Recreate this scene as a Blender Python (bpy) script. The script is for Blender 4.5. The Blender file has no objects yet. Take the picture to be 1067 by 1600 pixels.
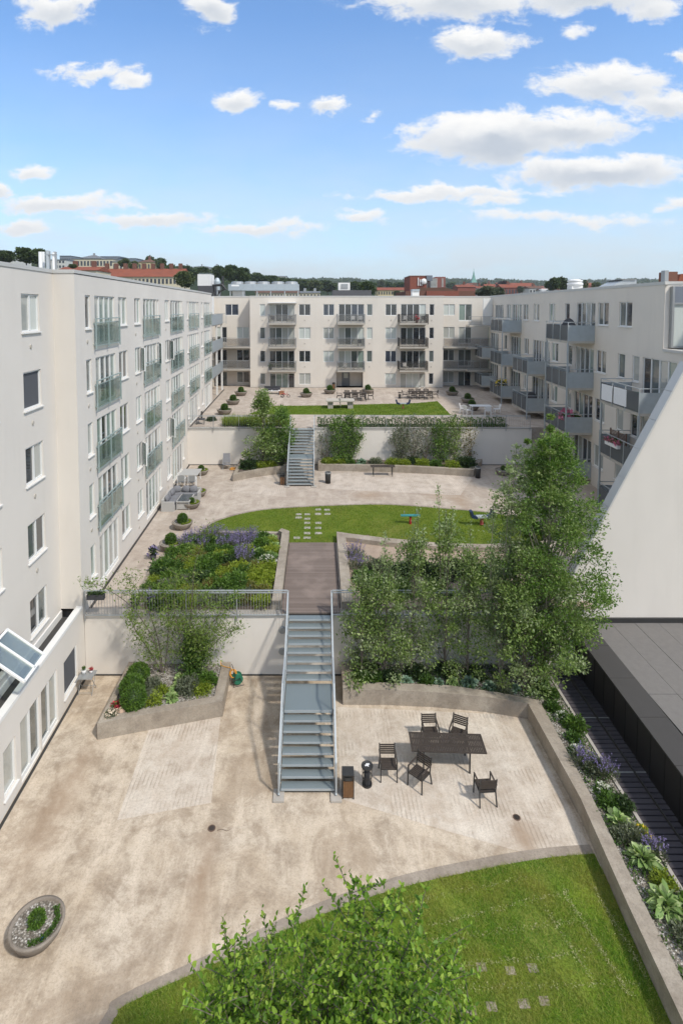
EXPO = 0.63
import bpy, math, random
import numpy as np
from math import sin, cos, tan, atan, pi, radians, sqrt, atan2
from mathutils import Vector, Matrix
random.seed(7); RNG = np.random.default_rng(7)
SC = bpy.context.scene
COL = SC.collection
# ------------------------------------------------------------------ camera
FPX, CX, HY, CZ = 880.0, 495.0, 481.0, 15.2
TH = atan(.0568); PY = HY + FPX * tan(TH)
cd = bpy.data.cameras.new('camera'); cam = bpy.data.objects.new('camera', cd); COL.objects.link(cam)
cam.location = (0, 0, CZ); cam.rotation_euler = (pi / 2 - TH, 0, 0)
cd.sensor_fit = 'HORIZONTAL'; cd.sensor_width = 36; cd.lens = FPX / 1067 * 36
cd.shift_x = (533.5 - CX) / 1067; cd.shift_y = (PY - 800) / 1067
cd.clip_start = .2; cd.clip_end = 9000
SC.camera = cam

def ray(u, v):
    x = (u - CX) / FPX; y = (PY - v) / FPX
    return (x, cos(TH) + y * sin(TH), -sin(TH) + y * cos(TH))
def gz(u, v, z):
    d = ray(u, v); t = (z - CZ) / d[2]; return (d[0] * t, d[1] * t, z)
def pl(u, v, y):
    d = ray(u, v); t = y / d[1]; return (d[0] * t, y, CZ + d[2] * t)

# ------------------------------------------------------------------ materials
MATS = {}
def nt(m):
    m.use_nodes = True; t = m.node_tree; return t, t.nodes, t.links
def base_mat(name, col, rough=.8, metal=0., spec=.5):
    m = bpy.data.materials.new(name); t, N, L = nt(m)
    b = N['Principled BSDF']; b.inputs['Base Color'].default_value = (*col, 1)
    b.inputs['Roughness'].default_value = rough; b.inputs['Metallic'].default_value = metal
    b.inputs['Specular IOR Level'].default_value = spec
    MATS[name] = m; return m, N, L, b
def ramp(N, L, src, stops, interp='LINEAR'):
    r = N.new('ShaderNodeValToRGB'); r.color_ramp.interpolation = interp
    e = r.color_ramp.elements
    while len(e) < len(stops): e.new(.5)
    for el, (p, c) in zip(e, stops):
        el.position = p; el.color = (*c, 1) if len(c) == 3 else c
    L.new(src, r.inputs[0]); return r.outputs[0]
def noise(N, L, vec, scale, detail=5, rough=.55, dist=0., out='Fac'):
    n = N.new('ShaderNodeTexNoise'); n.inputs['Scale'].default_value = scale
    n.inputs['Detail'].default_value = detail; n.inputs['Roughness'].default_value = rough
    n.inputs['Distortion'].default_value = dist
    if vec is not None: L.new(vec, n.inputs['Vector'])
    return n.outputs[out]
def mix(N, L, fac, a, b, mode='MIX'):
    m = N.new('ShaderNodeMix'); m.data_type = 'RGBA'; m.blend_type = mode
    for s, v in ((0, fac), (6, a), (7, b)):
        if isinstance(v, (int, float)): m.inputs[s].default_value = v
        elif isinstance(v, tuple): m.inputs[s].default_value = (*v, 1)
        else: L.new(v, m.inputs[s])
    return m.outputs[2]
def mapping(N, L, vec, scale=(1, 1, 1), rot=(0, 0, 0), loc=(0, 0, 0)):
    m = N.new('ShaderNodeMapping'); m.inputs['Scale'].default_value = scale
    m.inputs['Rotation'].default_value = rot; m.inputs['Location'].default_value = loc
    L.new(vec, m.inputs['Vector']); return m.outputs[0]
def wpos(N):
    return N.new('ShaderNodeNewGeometry').outputs['Position']
def bump(N, L, b, h, strength=.3, dist=.02):
    n = N.new('ShaderNodeBump'); n.inputs['Strength'].default_value = strength
    n.inputs['Distance'].default_value = dist; L.new(h, n.inputs['Height'])
    L.new(n.outputs[0], b.inputs['Normal'])
def mathn(N, L, op, a, b=None, c=None, clamp=False):
    m = N.new('ShaderNodeMath'); m.operation = op; m.use_clamp = clamp
    for i, v in enumerate((a, b, c)):
        if v is None: continue
        if isinstance(v, (int, float)): m.inputs[i].default_value = v
        else: L.new(v, m.inputs[i])
    return m.outputs[0]

def stucco(name, col, dirt=.12):
    m, N, L, b = base_mat(name, col, .9, spec=.2); p = wpos(N)
    n1 = noise(N, L, p, .25, 4); n2 = noise(N, L, mapping(N, L, p, (1.6, 1.6, .3)), 1.0, 5)
    d = tuple(c * (1 - dirt) for c in col)
    c1 = mix(N, L, ramp(N, L, n1, [(.35, (0, 0, 0)), (.7, (1, 1, 1))]), col, d)
    c2 = mix(N, L, mathn(N, L, 'MULTIPLY', ramp(N, L, n2, [(.5, (0, 0, 0)), (.8, (1, 1, 1))]), .22), c1, tuple(c * .74 for c in col))
    n3 = noise(N, L, p, 30, 3)
    c3 = mix(N, L, mathn(N, L, 'MULTIPLY', n3, .12), c2, tuple(c * .6 for c in col))
    L.new(c3, b.inputs['Base Color']); bump(N, L, b, noise(N, L, p, 60, 4), .25, .01)
    return m
stucco('stucco', (.68, .635, .575), .08)
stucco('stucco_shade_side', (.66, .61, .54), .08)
stucco('stucco_gable', (.68, .63, .565), .06)
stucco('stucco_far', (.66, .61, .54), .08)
stucco('white_render', (.72, .71, .68), .05)

def plain(name, col, rough=.6, metal=0., var=.12, scale=6, spec=.5, bmp=0):
    m, N, L, b = base_mat(name, col, rough, metal, spec); p = wpos(N)
    n = noise(N, L, p, scale, 5)
    c = mix(N, L, n, tuple(min(1, x * (1 + var)) for x in col), tuple(x * (1 - var) for x in col))
    L.new(c, b.inputs['Base Color'])
    if bmp: bump(N, L, b, noise(N, L, p, scale * 6, 3), bmp, .01)
    return m
plain('white_frame', (.72, .72, .70), .45, var=.05)
plain('sill_metal', (.68, .67, .64), .5, var=.08)
plain('galvanised', (.36, .40, .42), .5, .35, .18, 3)
plain('galv_light', (.40, .43, .44), .5, .3, .12, 4)
plain('rail_grey', (.30, .31, .31), .5, .3, .1, 5)
plain('green_grey_rail', (.30, .37, .36), .5, .2, .1, 5)
plain('coping', (.50, .49, .46), .5, .1, .1, 2)
plain('slab_concrete', (.36, .33, .29), .85, var=.2, scale=3, bmp=.2)
plain('slab_edge', (.40, .37, .32), .85, var=.15, scale=3)
plain('dark_gap', (.035, .033, .03), .9, var=.1)
plain('blind_grey', (.075, .08, .09), .8, var=.05)
plain('door_grey', (.17, .18, .19), .6, var=.1)
plain('roof_felt', (.155, .145, .135), .95, var=.16, scale=5, bmp=.4)
plain('dark_cladding', (.011, .010, .010), .55, var=.3, scale=2)
plain('cap_metal', (.048, .045, .043), .6, .1, .12, 2)
plain('black_gravel', (.05, .048, .046), .95, var=.5, scale=30, bmp=.6)
plain('dark_wood', (.045, .034, .027), .65, var=.4, scale=9, bmp=.2)
plain('bin_wood', (.17, .085, .035), .6, var=.5, scale=12, bmp=.2)
plain('black_metal', (.035, .034, .033), .5, .2, .2, 8)
plain('bark', (.12, .10, .08), .9, var=.4, scale=12, bmp=.5)
plain('bark_pale', (.26, .23, .18), .9, var=.35, scale=12, bmp=.4)
plain('twig_brown', (.13, .085, .06), .9, var=.3, scale=12)
plain('white_plastic', (.68, .68, .67), .4, var=.04)
plain('wicker_pale', (.38, .37, .35), .8, var=.12, scale=25, bmp=.3)
plain('cushion_grey', (.17, .17, .18), .95, var=.15, scale=8)
plain('grey_metal', (.33, .34, .34), .4, .4, .1, 6)
plain('dark_glass_top', (.05, .06, .07), .15, .0, .1, 4)
plain('hose_green', (.015, .14, .08), .4, var=.1)
plain('hose_yellow', (.65, .30, .03), .5, var=.1)
plain('toy_teal', (.03, .22, .22), .45, var=.1)
plain('toy_navy', (.015, .03, .075), .45, var=.1)
plain('red_paint', (.35, .03, .03), .5, var=.1)
plain('blue_paint', (.03, .15, .45), .5, var=.1)
plain('pink_petal', (.55, .16, .25), .8, var=.3, scale=30)
plain('rose_red', (.42, .03, .05), .8, var=.3, scale=30)
plain('cream_petal', (.60, .50, .38), .8, var=.3, scale=30)
plain('yellow_petal', (.6, .45, .04), .8, var=.3, scale=30)
plain('terracotta', (.33, .15, .08), .8, var=.2)
plain('stone_rough', (.42, .30, .22), .9, var=.3, scale=10, bmp=.5)
plain('cream_wall', (.56, .50, .36), .9, var=.05, scale=.1)
plain('pale_wall', (.50, .50, .46), .9, var=.05, scale=.1)
plain('yellow_wall', (.52, .43, .24), .9, var=.05, scale=.1)
plain('grey_block', (.16, .18, .21), .8, var=.1, scale=.1)
plain('grey_roof', (.13, .14, .15), .8, var=.15, scale=.2)
plain('far_window', (.045, .05, .06), .3, var=.1)
plain('verdigris', (.12, .27, .22), .7, var=.2, scale=.5)
plain('dark_render', (.075, .075, .08), .9, var=.1, scale=1)
plain('fabric_dark', (.05, .05, .055), .95, var=.2)
plain('fabric_white', (.7, .7, .7), .95, var=.08)
plain('soil', (.11, .085, .065), .95, var=.4, scale=14, bmp=.5)

def tiles(name, a, b_):
    m, N, L, b = base_mat(name, a, .9, spec=.2); p = wpos(N)
    n = noise(N, L, p, .35, 6, .7); n2 = noise(N, L, p, 3, 4, .7)
    c = mix(N, L, ramp(N, L, n, [(.35, (0, 0, 0)), (.65, (1, 1, 1))]), a, b_)
    c = mix(N, L, mathn(N, L, 'MULTIPLY', n2, .4), c, tuple(x * .5 for x in a))
    w = N.new('ShaderNodeTexWave'); w.inputs['Scale'].default_value = .8; w.bands_direction = 'Z'; L.new(p, w.inputs[0])
    c = mix(N, L, mathn(N, L, 'MULTIPLY', w.outputs['Fac'], .15), c, tuple(x * .6 for x in a))
    L.new(c, b.inputs['Base Color'])
tiles('red_tiles', (.27, .085, .05), (.20, .07, .045))
tiles('brown_tiles', (.16, .09, .065), (.12, .07, .05))
def brick(name, a, b_):
    m, N, L, b = base_mat(name, a, .9, spec=.2); p = wpos(N)
    br = N.new('ShaderNodeTexBrick'); br.inputs['Scale'].default_value = 3
    br.inputs['Color1'].default_value = (*a, 1); br.inputs['Color2'].default_value = (*b_, 1)
    br.inputs['Mortar'].default_value = (.2, .16, .13, 1); br.inputs['Mortar Size'].default_value = .012
    mp = mapping(N, L, p, (1, 1, 1), (pi / 2, 0, 0)); L.new(mp, br.inputs['Vector'])
    c = mix(N, L, mathn(N, L, 'MULTIPLY', noise(N, L, p, .6, 5), .5), br.outputs[0], tuple(x * .6 for x in a))
    L.new(c, b.inputs['Base Color'])
brick('brick_red', (.28, .085, .055), (.22, .07, .05))
brick('brick_brown', (.19, .08, .055), (.15, .07, .05))

# courtyard concrete: blotched, stained, worn
def ground_mat(name, a, b_, dark, ribs=False, stain=True):
    m, N, L, b = base_mat(name, a, .92, spec=.25); p = wpos(N)
    big = noise(N, L, p, .3, 8, .65, .8); med = noise(N, L, p, 1.25, 10, .78, .25); fine = noise(N, L, p, 13, 8, .85)
    stk = noise(N, L, mapping(N, L, p, (1.6, .35, 1), (0, 0, -.5)), 1.0, 6, .65, .4)
    c = mix(N, L, ramp(N, L, big, [(.38, (0, 0, 0)), (.62, (1, 1, 1))]), a, b_)
    c = mix(N, L, mathn(N, L, 'MULTIPLY', ramp(N, L, med, [(.44, (0, 0, 0)), (.64, (1, 1, 1))]), .85), c, dark)
    c = mix(N, L, mathn(N, L, 'MULTIPLY', ramp(N, L, stk, [(.48, (0, 0, 0)), (.68, (1, 1, 1))]), .6), c, tuple(min(1, x * 1.22) for x in a))
    lg = noise(N, L, p, .55, 9, .72, 1.0)
    c = mix(N, L, mathn(N, L, 'MULTIPLY', ramp(N, L, lg, [(.49, (0, 0, 0)), (.58, (1, 1, 1))]), .45), c, tuple(x * 1.25 for x in dark))
    speck = noise(N, L, p, 18, 6, .85)
    c = mix(N, L, mathn(N, L, 'MULTIPLY', ramp(N, L, speck, [(.5, (0, 0, 0)), (.62, (1, 1, 1))]), .42), c, tuple(x * .7 for x in dark))
    c = mix(N, L, mathn(N, L, 'MULTIPLY', ramp(N, L, fine, [(.38, (0, 0, 0)), (.66, (1, 1, 1))]), .34), c, tuple(x * .52 for x in a))
    if stain:
        # rust / damp trails: run towards each drain, a fixed shape on the slab
        sx = N.new('ShaderNodeSeparateXYZ'); L.new(p, sx.inputs[0])
        for (x0, y0, y1, w) in STAINS:
            dx = mathn(N, L, 'ABSOLUTE', mathn(N, L, 'SUBTRACT', mathn(N, L, 'ADD', sx.outputs[0], mathn(N, L, 'MULTIPLY', mathn(N, L, 'SUBTRACT', med, .5), .5)), x0))
            fx = mathn(N, L, 'SUBTRACT', 1, mathn(N, L, 'DIVIDE', dx, w), clamp=True)
            fy = mathn(N, L, 'SUBTRACT', 1, mathn(N, L, 'DIVIDE', mathn(N, L, 'ABSOLUTE', mathn(N, L, 'SUBTRACT', sx.outputs[1], (y0 + y1) / 2)), (y1 - y0) / 2), clamp=True)
            f = mathn(N, L, 'MULTIPLY', mathn(N, L, 'MULTIPLY', fx, mathn(N, L, 'POWER', fy, .5)), mathn(N, L, 'MULTIPLY', noise(N, L, p, 2.5, 5), 1.35))
            c = mix(N, L, f, c, (.30, .215, .145))
    h = fine
    if ribs:
        w = N.new('ShaderNodeTexWave'); w.bands_direction = 'X'; w.inputs['Scale'].default_value = ribs
        w.inputs['Distortion'].default_value = .9; w.inputs['Detail'].default_value = 5; w.inputs['Detail Scale'].default_value = 1.5
        L.new(p, w.inputs[0])
        br = ramp(N, L, noise(N, L, p, .9, 5, .7), [(.47, (0, 0, 0)), (.62, (1, 1, 1))])
        f = mathn(N, L, 'MULTIPLY', mathn(N, L, 'MULTIPLY', ramp(N, L, w.outputs['Fac'], [(.62, (0, 0, 0)), (.98, (1, 1, 1))]), br), .46)
        c = mix(N, L, f, c, tuple(x * .55 for x in dark))
    L.new(c, b.inputs['Base Color']); bump(N, L, b, h, .35, .02)
    return m
STAINS = [(-3.05, 12.2, 15.9, .5), (-7.9, 14, 19, .8), (5.96, 14.5, 16.1, .35), (6.1, 14.9, 15.9, .6)]
ground_mat('court_concrete', (.60, .515, .41), (.48, .385, .28), (.235, .175, .12))
ground_mat('ribbed_concrete', (.62, .555, .47), (.56, .48, .395), (.37, .295, .225), ribs=2.4)
STAINS = [(8.0, 36.0, 39.5, 1.2), (3.5, 36.2, 38.6, 1.6), (9.4, 34.2, 38.6, .9)]
ground_mat('terrace_concrete', (.50, .435, .365), (.44, .37, .305), (.29, .235, .19))
ground_mat('terrace_ribbed', (.57, .50, .43), (.51, .44, .37), (.36, .30, .245), ribs=2.4, stain=False)
ground_mat('kerb_concrete', (.36, .31, .255), (.31, .26, .21), (.19, .155, .12), stain=False)
ground_mat('wall_concrete', (.38, .335, .275), (.33, .28, .22), (.20, .165, .13), stain=False)
ground_mat('path_sand', (.42, .33, .26), (.36, .28, .22), (.25, .19, .14), stain=False)
ground_mat('bowl_stone', (.31, .27, .225), (.25, .215, .18), (.15, .125, .10), stain=False)
plain('asphalt', (.06, .06, .06), .95, var=.2, scale=.5)

def pebbles():
    m, N, L, b = base_mat('pebbles', (.4, .4, .38), .8); p = wpos(N)
    v = N.new('ShaderNodeTexVoronoi'); v.inputs['Scale'].default_value = 22; L.new(p, v.inputs['Vector'])
    g = N.new('ShaderNodeSeparateColor'); L.new(v.outputs['Color'], g.inputs[0])
    c = ramp(N, L, g.outputs[0], [(0, (.12, .10, .08)), (.4, (.27, .24, .20)), (.8, (.42, .39, .35)), (1, (.60, .58, .54))])
    c = mix(N, L, ramp(N, L, v.outputs['Distance'], [(.35, (0, 0, 0)), (.75, (.8, .8, .8))]), c, (.08, .07, .05))
    L.new(c, b.inputs['Base Color']); bump(N, L, b, v.outputs['Distance'], .8, -.03)
pebbles()
def grassbase(name, a, b_, c_, sc=.9):
    m, N, L, b = base_mat(name, a, .95, spec=.1); p = wpos(N)
    n1 = noise(N, L, p, sc, 6, .65, .5); n2 = noise(N, L, p, sc * .35, 4); n3 = noise(N, L, p, 22, 5, .75)
    c = mix(N, L, ramp(N, L, n1, [(.38, (0, 0, 0)), (.66, (1, 1, 1))]), a, b_)
    c = mix(N, L, ramp(N, L, n2, [(.5, (0, 0, 0)), (.72, (.8, .8, .8))]), c, c_)
    c = mix(N, L, ramp(N, L, n3, [(.4, (0, 0, 0)), (.75, (.7, .7, .7))]), c, tuple(x * .45 for x in a))
    L.new(c, b.inputs['Base Color']); bump(N, L, b, n3, .7, .04)
grassbase('lawn_ground', (.085, .17, .015), (.20, .27, .03), (.30, .26, .085))
grassbase('lawn_ground_far', (.115, .165, .02), (.17, .20, .03), (.20, .19, .05), .5)
grassbase('wooded', (.022, .036, .016), (.03, .045, .02), (.03, .042, .02), .03)

def leafmat(name, cols, trans=.35, rough=.55, patch=.35, pcol=None):
    m = bpy.data.materials.new(name); t, N, L = nt(m); N.clear()
    out = N.new('ShaderNodeOutputMaterial'); g = N.new('ShaderNodeNewGeometry')
    k = len(cols)
    r = ramp(N, L, g.outputs['Random Per Island'], [(i / max(1, k - 1), c) for i, c in enumerate(cols)])
    n = noise(N, L, g.outputs['Position'], .9, 3)
    r = mix(N, L, mathn(N, L, 'MULTIPLY', ramp(N, L, n, [(.4, (0, 0, 0)), (.65, (1, 1, 1))]), patch), r, pcol or tuple(x * .62 for x in cols[0]))
    d = N.new('ShaderNodeBsdfPrincipled'); d.inputs['Roughness'].default_value = rough
    d.inputs['Specular IOR Level'].default_value = .35; L.new(r, d.inputs['Base Color'])
    tr = N.new('ShaderNodeBsdfTranslucent'); L.new(mix(N, L, 1., r, (1., 1.15, .55), 'MULTIPLY'), tr.inputs[0])
    mx = N.new('ShaderNodeMixShader'); mx.inputs[0].default_value = trans
    L.new(d.outputs[0], mx.inputs[1]); L.new(tr.outputs[0], mx.inputs[2]); L.new(mx.outputs[0], out.inputs[0])
    MATS[name] = m
leafmat('leaf_near', [(.065, .145, .014), (.11, .215, .02), (.175, .30, .03), (.26, .395, .045), (.37, .49, .08)], .4, .5, .12)
leafmat('leaf_silver', [(.10, .165, .03), (.155, .235, .05), (.22, .31, .08), (.37, .43, .19)])
leafmat('leaf_silver_pale', [(.16, .23, .07), (.22, .29, .11), (.29, .36, .17), (.44, .48, .31)])
leafmat('leaf_birch', [(.065, .135, .018), (.10, .19, .025), (.155, .26, .045), (.26, .35, .11)])
leafmat('leaf_willow', [(.10, .165, .025), (.14, .21, .035), (.19, .27, .055), (.25, .31, .09)])
leafmat('leaf_green', [(.04, .09, .015), (.07, .14, .022), (.11, .20, .03)])
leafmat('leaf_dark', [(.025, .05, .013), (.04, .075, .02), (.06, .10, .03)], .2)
leafmat('leaf_lime', [(.17, .24, .02), (.25, .32, .03), (.33, .38, .05)])
leafmat('leaf_box', [(.05, .11, .012), (.08, .155, .018), (.12, .20, .03)], .2)
leafmat('leaf_hosta', [(.17, .28, .08), (.28, .40, .14), (.42, .52, .22), (.60, .66, .34)], .25, .4)
leafmat('leaf_hosta_blue', [(.14, .23, .16), (.22, .32, .22), (.32, .42, .29)], .2, .4)
leafmat('leaf_grey', [(.11, .13, .08), (.17, .19, .12), (.22, .24, .17)])
leafmat('leaf_redgreen', [(.14, .10, .03), (.22, .18, .04), (.11, .15, .03), (.20, .22, .05)])
leafmat('leaf_far', [(.045, .075, .022), (.065, .10, .03), (.10, .14, .045)], .15, .8)
leafmat('leaf_far_light', [(.08, .11, .04), (.11, .14, .055), (.14, .17, .07)], .15, .8)
leafmat('leaf_far_grey', [(.09, .11, .07), (.12, .14, .09), (.15, .17, .11)], .15, .8)
leafmat('leaf_far_red', [(.03, .015, .018), (.045, .02, .022), (.06, .03, .03)], .1, .8)
leafmat('petal_purple', [(.13, .10, .24), (.20, .165, .33), (.30, .25, .44)], .2, .8)
leafmat('petal_white', [(.55, .56, .45), (.7, .7, .62)], .2, .8)
leafmat('grass_blade', [(.06, .15, .008), (.11, .23, .012), (.17, .30, .02), (.27, .34, .045), (.36, .35, .10)], .3, .6, .75, (.30, .29, .055))
leafmat('grass_far', [(.10, .19, .012), (.145, .24, .018), (.20, .28, .03)], .3, .6, .25)

def glassy(name, col, rough=.06, stripes=None, spec=.8):
    m, N, L, b = base_mat(name, col, rough, 0, spec)
    b.inputs['Coat Weight'].default_value = .6; b.inputs['Coat Roughness'].default_value = .02
    tc = N.new('ShaderNodeTexCoord'); o = N.new('ShaderNodeObjectInfo')
    if stripes:
        w = N.new('ShaderNodeTexWave'); w.bands_direction = 'X'; w.inputs['Scale'].default_value = 4.5
        w.inputs['Distortion'].default_value = 1.2; L.new(tc.outputs['Object'], w.inputs[0])
        c = mix(N, L, w.outputs['Fac'], col, stripes)
    else:
        c = mix(N, L, noise(N, L, wpos(N), 1.3, 3), tuple(x * 1.6 for x in col), tuple(x * .5 for x in col))
    L.new(c, b.inputs['Base Color'])
glassy('pane_dark', (.025, .028, .032))
glassy('pane_blue', (.035, .045, .065))
glassy('pane_mid', (.10, .115, .11))
glassy('pane_curtain', (.27, .28, .26), stripes=(.46, .47, .43))
glassy('pane_pale', (.46, .50, .47), stripes=(.55, .58, .54))
glassy('pane_green', (.17, .23, .20), stripes=(.27, .33, .29))
def clearglass(name, tint, gl=.18, op=.0, opc=(.3, .3, .3)):
    m = bpy.data.materials.new(name); t, N, L = nt(m); N.clear()
    out = N.new('ShaderNodeOutputMaterial'); tr = N.new('ShaderNodeBsdfTransparent'); tr.inputs[0].default_value = (*tint, 1)
    gs = N.new('ShaderNodeBsdfGlossy'); gs.inputs['Roughness'].default_value = .05
    fr = N.new('ShaderNodeLayerWeight'); fr.inputs[0].default_value = .3
    f = mathn(N, L, 'ADD', mathn(N, L, 'MULTIPLY', fr.outputs['Fresnel'], .6), gl * .4, clamp=True)
    mx = N.new('ShaderNodeMixShader'); L.new(f, mx.inputs[0]); L.new(tr.outputs[0], mx.inputs[1]); L.new(gs.outputs[0], mx.inputs[2])
    last = mx.outputs[0]
    if op:
        df = N.new('ShaderNodeBsdfDiffuse'); df.inputs[0].default_value = (*opc, 1)
        m2 = N.new('ShaderNodeMixShader'); m2.inputs[0].default_value = op
        L.new(last, m2.inputs[1]); L.new(df.outputs[0], m2.inputs[2]); last = m2.outputs[0]
    L.new(last, out.inputs[0]); MATS[name] = m
clearglass('green_glass', (.94, .99, .965), .06, .06, (.50, .60, .55))
clearglass('window_glass', (.8, .86, .83), .4, .12, (.5, .55, .52))
clearglass('perforated', (.8, .8, .8), 0, .62, (.16, .17, .175))
clearglass('smoked_glass', (.85, .83, .81), .2, .12, (.22, .21, .20))
def grating():
    m, N, L, b = base_mat('grating', (.2, .24, .25), .5, .4); p = wpos(N)
    w = N.new('ShaderNodeTexWave'); w.bands_direction = 'X'; w.inputs['Scale'].default_value = 9; L.new(p, w.inputs[0])
    w2 = N.new('ShaderNodeTexWave'); w2.bands_direction = 'Y'; w2.inputs['Scale'].default_value = 9; L.new(p, w2.inputs[0])
    f = mathn(N, L, 'MULTIPLY', mathn(N, L, 'MAXIMUM', w.outputs['Fac'], w2.outputs['Fac']), 1)
    c = mix(N, L, f, (.09, .105, .11), (.25, .30, .31))
    c = mix(N, L, mathn(N, L, 'MULTIPLY', noise(N, L, p, 2, 5), .4), c, (.22, .25, .26))
    L.new(c, b.inputs['Base Color'])
grating()
def planks(name, a, b_, sc, axis='Y'):
    m, N, L, b = base_mat(name, a, .8, spec=.3); p = wpos(N)
    s = N.new('ShaderNodeSeparateXYZ'); L.new(p, s.inputs[0])
    k = mathn(N, L, 'FLOOR', mathn(N, L, 'MULTIPLY', s.outputs[1 if axis == 'Y' else 0], sc))
    wn = N.new('ShaderNodeTexWhiteNoise'); wn.noise_dimensions = '1D'; L.new(k, wn.inputs['W'])
    c = mix(N, L, wn.outputs['Value'], a, b_)
    n = noise(N, L, mapping(N, L, p, (1, 8, 1)), 2.5, 6, .7)
    c = mix(N, L, mathn(N, L, 'MULTIPLY', n, .5), c, tuple(x * .55 for x in a))
    n2 = noise(N, L, p, .9, 4); c = mix(N, L, mathn(N, L, 'MULTIPLY', ramp(N, L, n2, [(.5, (0, 0, 0)), (.7, (1, 1, 1))]), .4), c, tuple(min(1, x * 1.5) for x in a))
    L.new(c, b.inputs['Base Color']); bump(N, L, b, n, .3, .01)
planks('boardwalk_wood', (.215, .17, .145), (.16, .125, .105), 8.3)
planks('deck_dark', (.075, .068, .078), (.055, .05, .058), 6.9)

# ------------------------------------------------------------------ mesh helpers
class MB:
    def __init__(s): s.v = []; s.f = []; s.m = []; s.mi = 0; s.names = []
    def mat(s, name):
        if name not in s.names: s.names.append(name)
        s.mi = s.names.index(name); return s
    def add(s, vs, fs):
        o = len(s.v); s.v += [tuple(p) for p in vs]
        for f in fs: s.f.append([i + o for i in f]); s.m.append(s.mi)
        return s
    def quad(s, a, b, c, d): return s.add([a, b, c, d], [(0, 1, 2, 3)])
    def box(s, x0, x1, y0, y1, z0, z1):
        return s.add([(x0, y0, z0), (x1, y0, z0), (x1, y1, z0), (x0, y1, z0), (x0, y0, z1), (x1, y0, z1), (x1, y1, z1), (x0, y1, z1)],
                     [(3, 2, 1, 0), (4, 5, 6, 7), (0, 1, 5, 4), (1, 2, 6, 5), (2, 3, 7, 6), (3, 0, 4, 7)])
    def bar(s, p, q, w, h=None, up=(0, 0, 1)):
        h = h or w; p = Vector(p); q = Vector(q); d = (q - p).normalized(); u = Vector(up)
        if abs(d.dot(u)) > .98: u = Vector((1, 0, 0))
        a = d.cross(u).normalized() * w / 2; b = a.cross(d).normalized() * h / 2
        vs = [p - a - b, p + a - b, p + a + b, p - a + b, q - a - b, q + a - b, q + a + b, q - a + b]
        return s.add(vs, [(3, 2, 1, 0), (4, 5, 6, 7), (0, 1, 5, 4), (1, 2, 6, 5), (2, 3, 7, 6), (3, 0, 4, 7)])
    def tube(s, pts, rs, n=8):
        pts = [Vector(p) for p in pts]
        if isinstance(rs, (int, float)): rs = [rs] * len(pts)
        o = len(s.v)
        for i, p in enumerate(pts):
            d = (pts[min(i + 1, len(pts) - 1)] - pts[max(i - 1, 0)]).normalized()
            u = Vector((0, 0, 1)) if abs(d.z) < .9 else Vector((1, 0, 0))
            a = d.cross(u).normalized(); b = a.cross(d).normalized()
            for k in range(n):
                t = 2 * pi * k / n; s.v.append(tuple(p + (a * cos(t) + b * sin(t)) * rs[i]))
        for i in range(len(pts) - 1):
            for k in range(n):
                k2 = (k + 1) % n
                s.f.append([o + i * n + k, o + i * n + k2, o + (i + 1) * n + k2, o + (i + 1) * n + k]); s.m.append(s.mi)
        s.f.append([o + k for k in range(n)][::-1]); s.m.append(s.mi)
        s.f.append([o + (len(pts) - 1) * n + k for k in range(n)]); s.m.append(s.mi)
        return s
    def lathe(s, prof, n=24, c=(0, 0, 0)):
        o = len(s.v)
        for r, z in prof:
            for k in range(n):
                t = 2 * pi * k / n; s.v.append((c[0] + r * cos(t), c[1] + r * sin(t), c[2] + z))
        for i in range(len(prof) - 1):
            for k in range(n):
                k2 = (k + 1) % n
                s.f.append([o + i * n + k, o + i * n + k2, o + (i + 1) * n + k2, o + (i + 1) * n + k]); s.m.append(s.mi)
        return s
    def prism(s, poly, z0, z1, top=True, bottom=True):
        n = len(poly); o = len(s.v)
        s.v += [(x, y, z0) for x, y in poly] + [(x, y, z1) for x, y in poly]
        area = sum(poly[i][0] * poly[(i + 1) % n][1] - poly[(i + 1) % n][0] * poly[i][1] for i in range(n))
        fl = area < 0
        def F(f): s.f.append(f[::-1] if fl else f); s.m.append(s.mi)
        for i in range(n):
            j = (i + 1) % n; F([o + i, o + j, o + n + j, o + n + i])
        if top: F([o + n + i for i in range(n)])
        if bottom: F([o + i for i in range(n)][::-1])
        return s
    def build(s, name, mat=None, parent=None, smooth=False, loc=None):
        me = bpy.data.meshes.new(name); me.from_pydata(s.v, [], s.f)
        if s.names:
            for n_ in s.names: me.materials.append(MATS[n_])
            me.polygons.foreach_set('material_index', s.m)
        elif mat: me.materials.append(MATS[mat])
        if smooth: me.polygons.foreach_set('use_smooth', [True] * len(me.polygons))
        me.update()
        return link(me, name, parent, loc)
def link(me, name, parent=None, loc=None):
    o = bpy.data.objects.new(name, me); COL.objects.link(o)
    if parent is not None: o.parent = parent
    if loc is not None: o.location = loc
    return o
def tag(o, label=None, cat=None, group=None, kind=None):
    if label: o['label'] = label
    if cat: o['category'] = cat
    if group: o['group'] = group
    if kind: o['kind'] = kind
    return o
def thing(name, label, cat, loc=(0, 0, 0), rz=0, group=None):
    o = bpy.data.objects.new(name, None); COL.objects.link(o); o.location = loc; o.rotation_euler = (0, 0, rz)
    o.empty_display_size = .1
    return tag(o, label, cat, group)
def struct(name, mb, mat=None, kind='structure', **k):
    o = mb.build(name, mat, **k); o['kind'] = kind; return o
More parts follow.
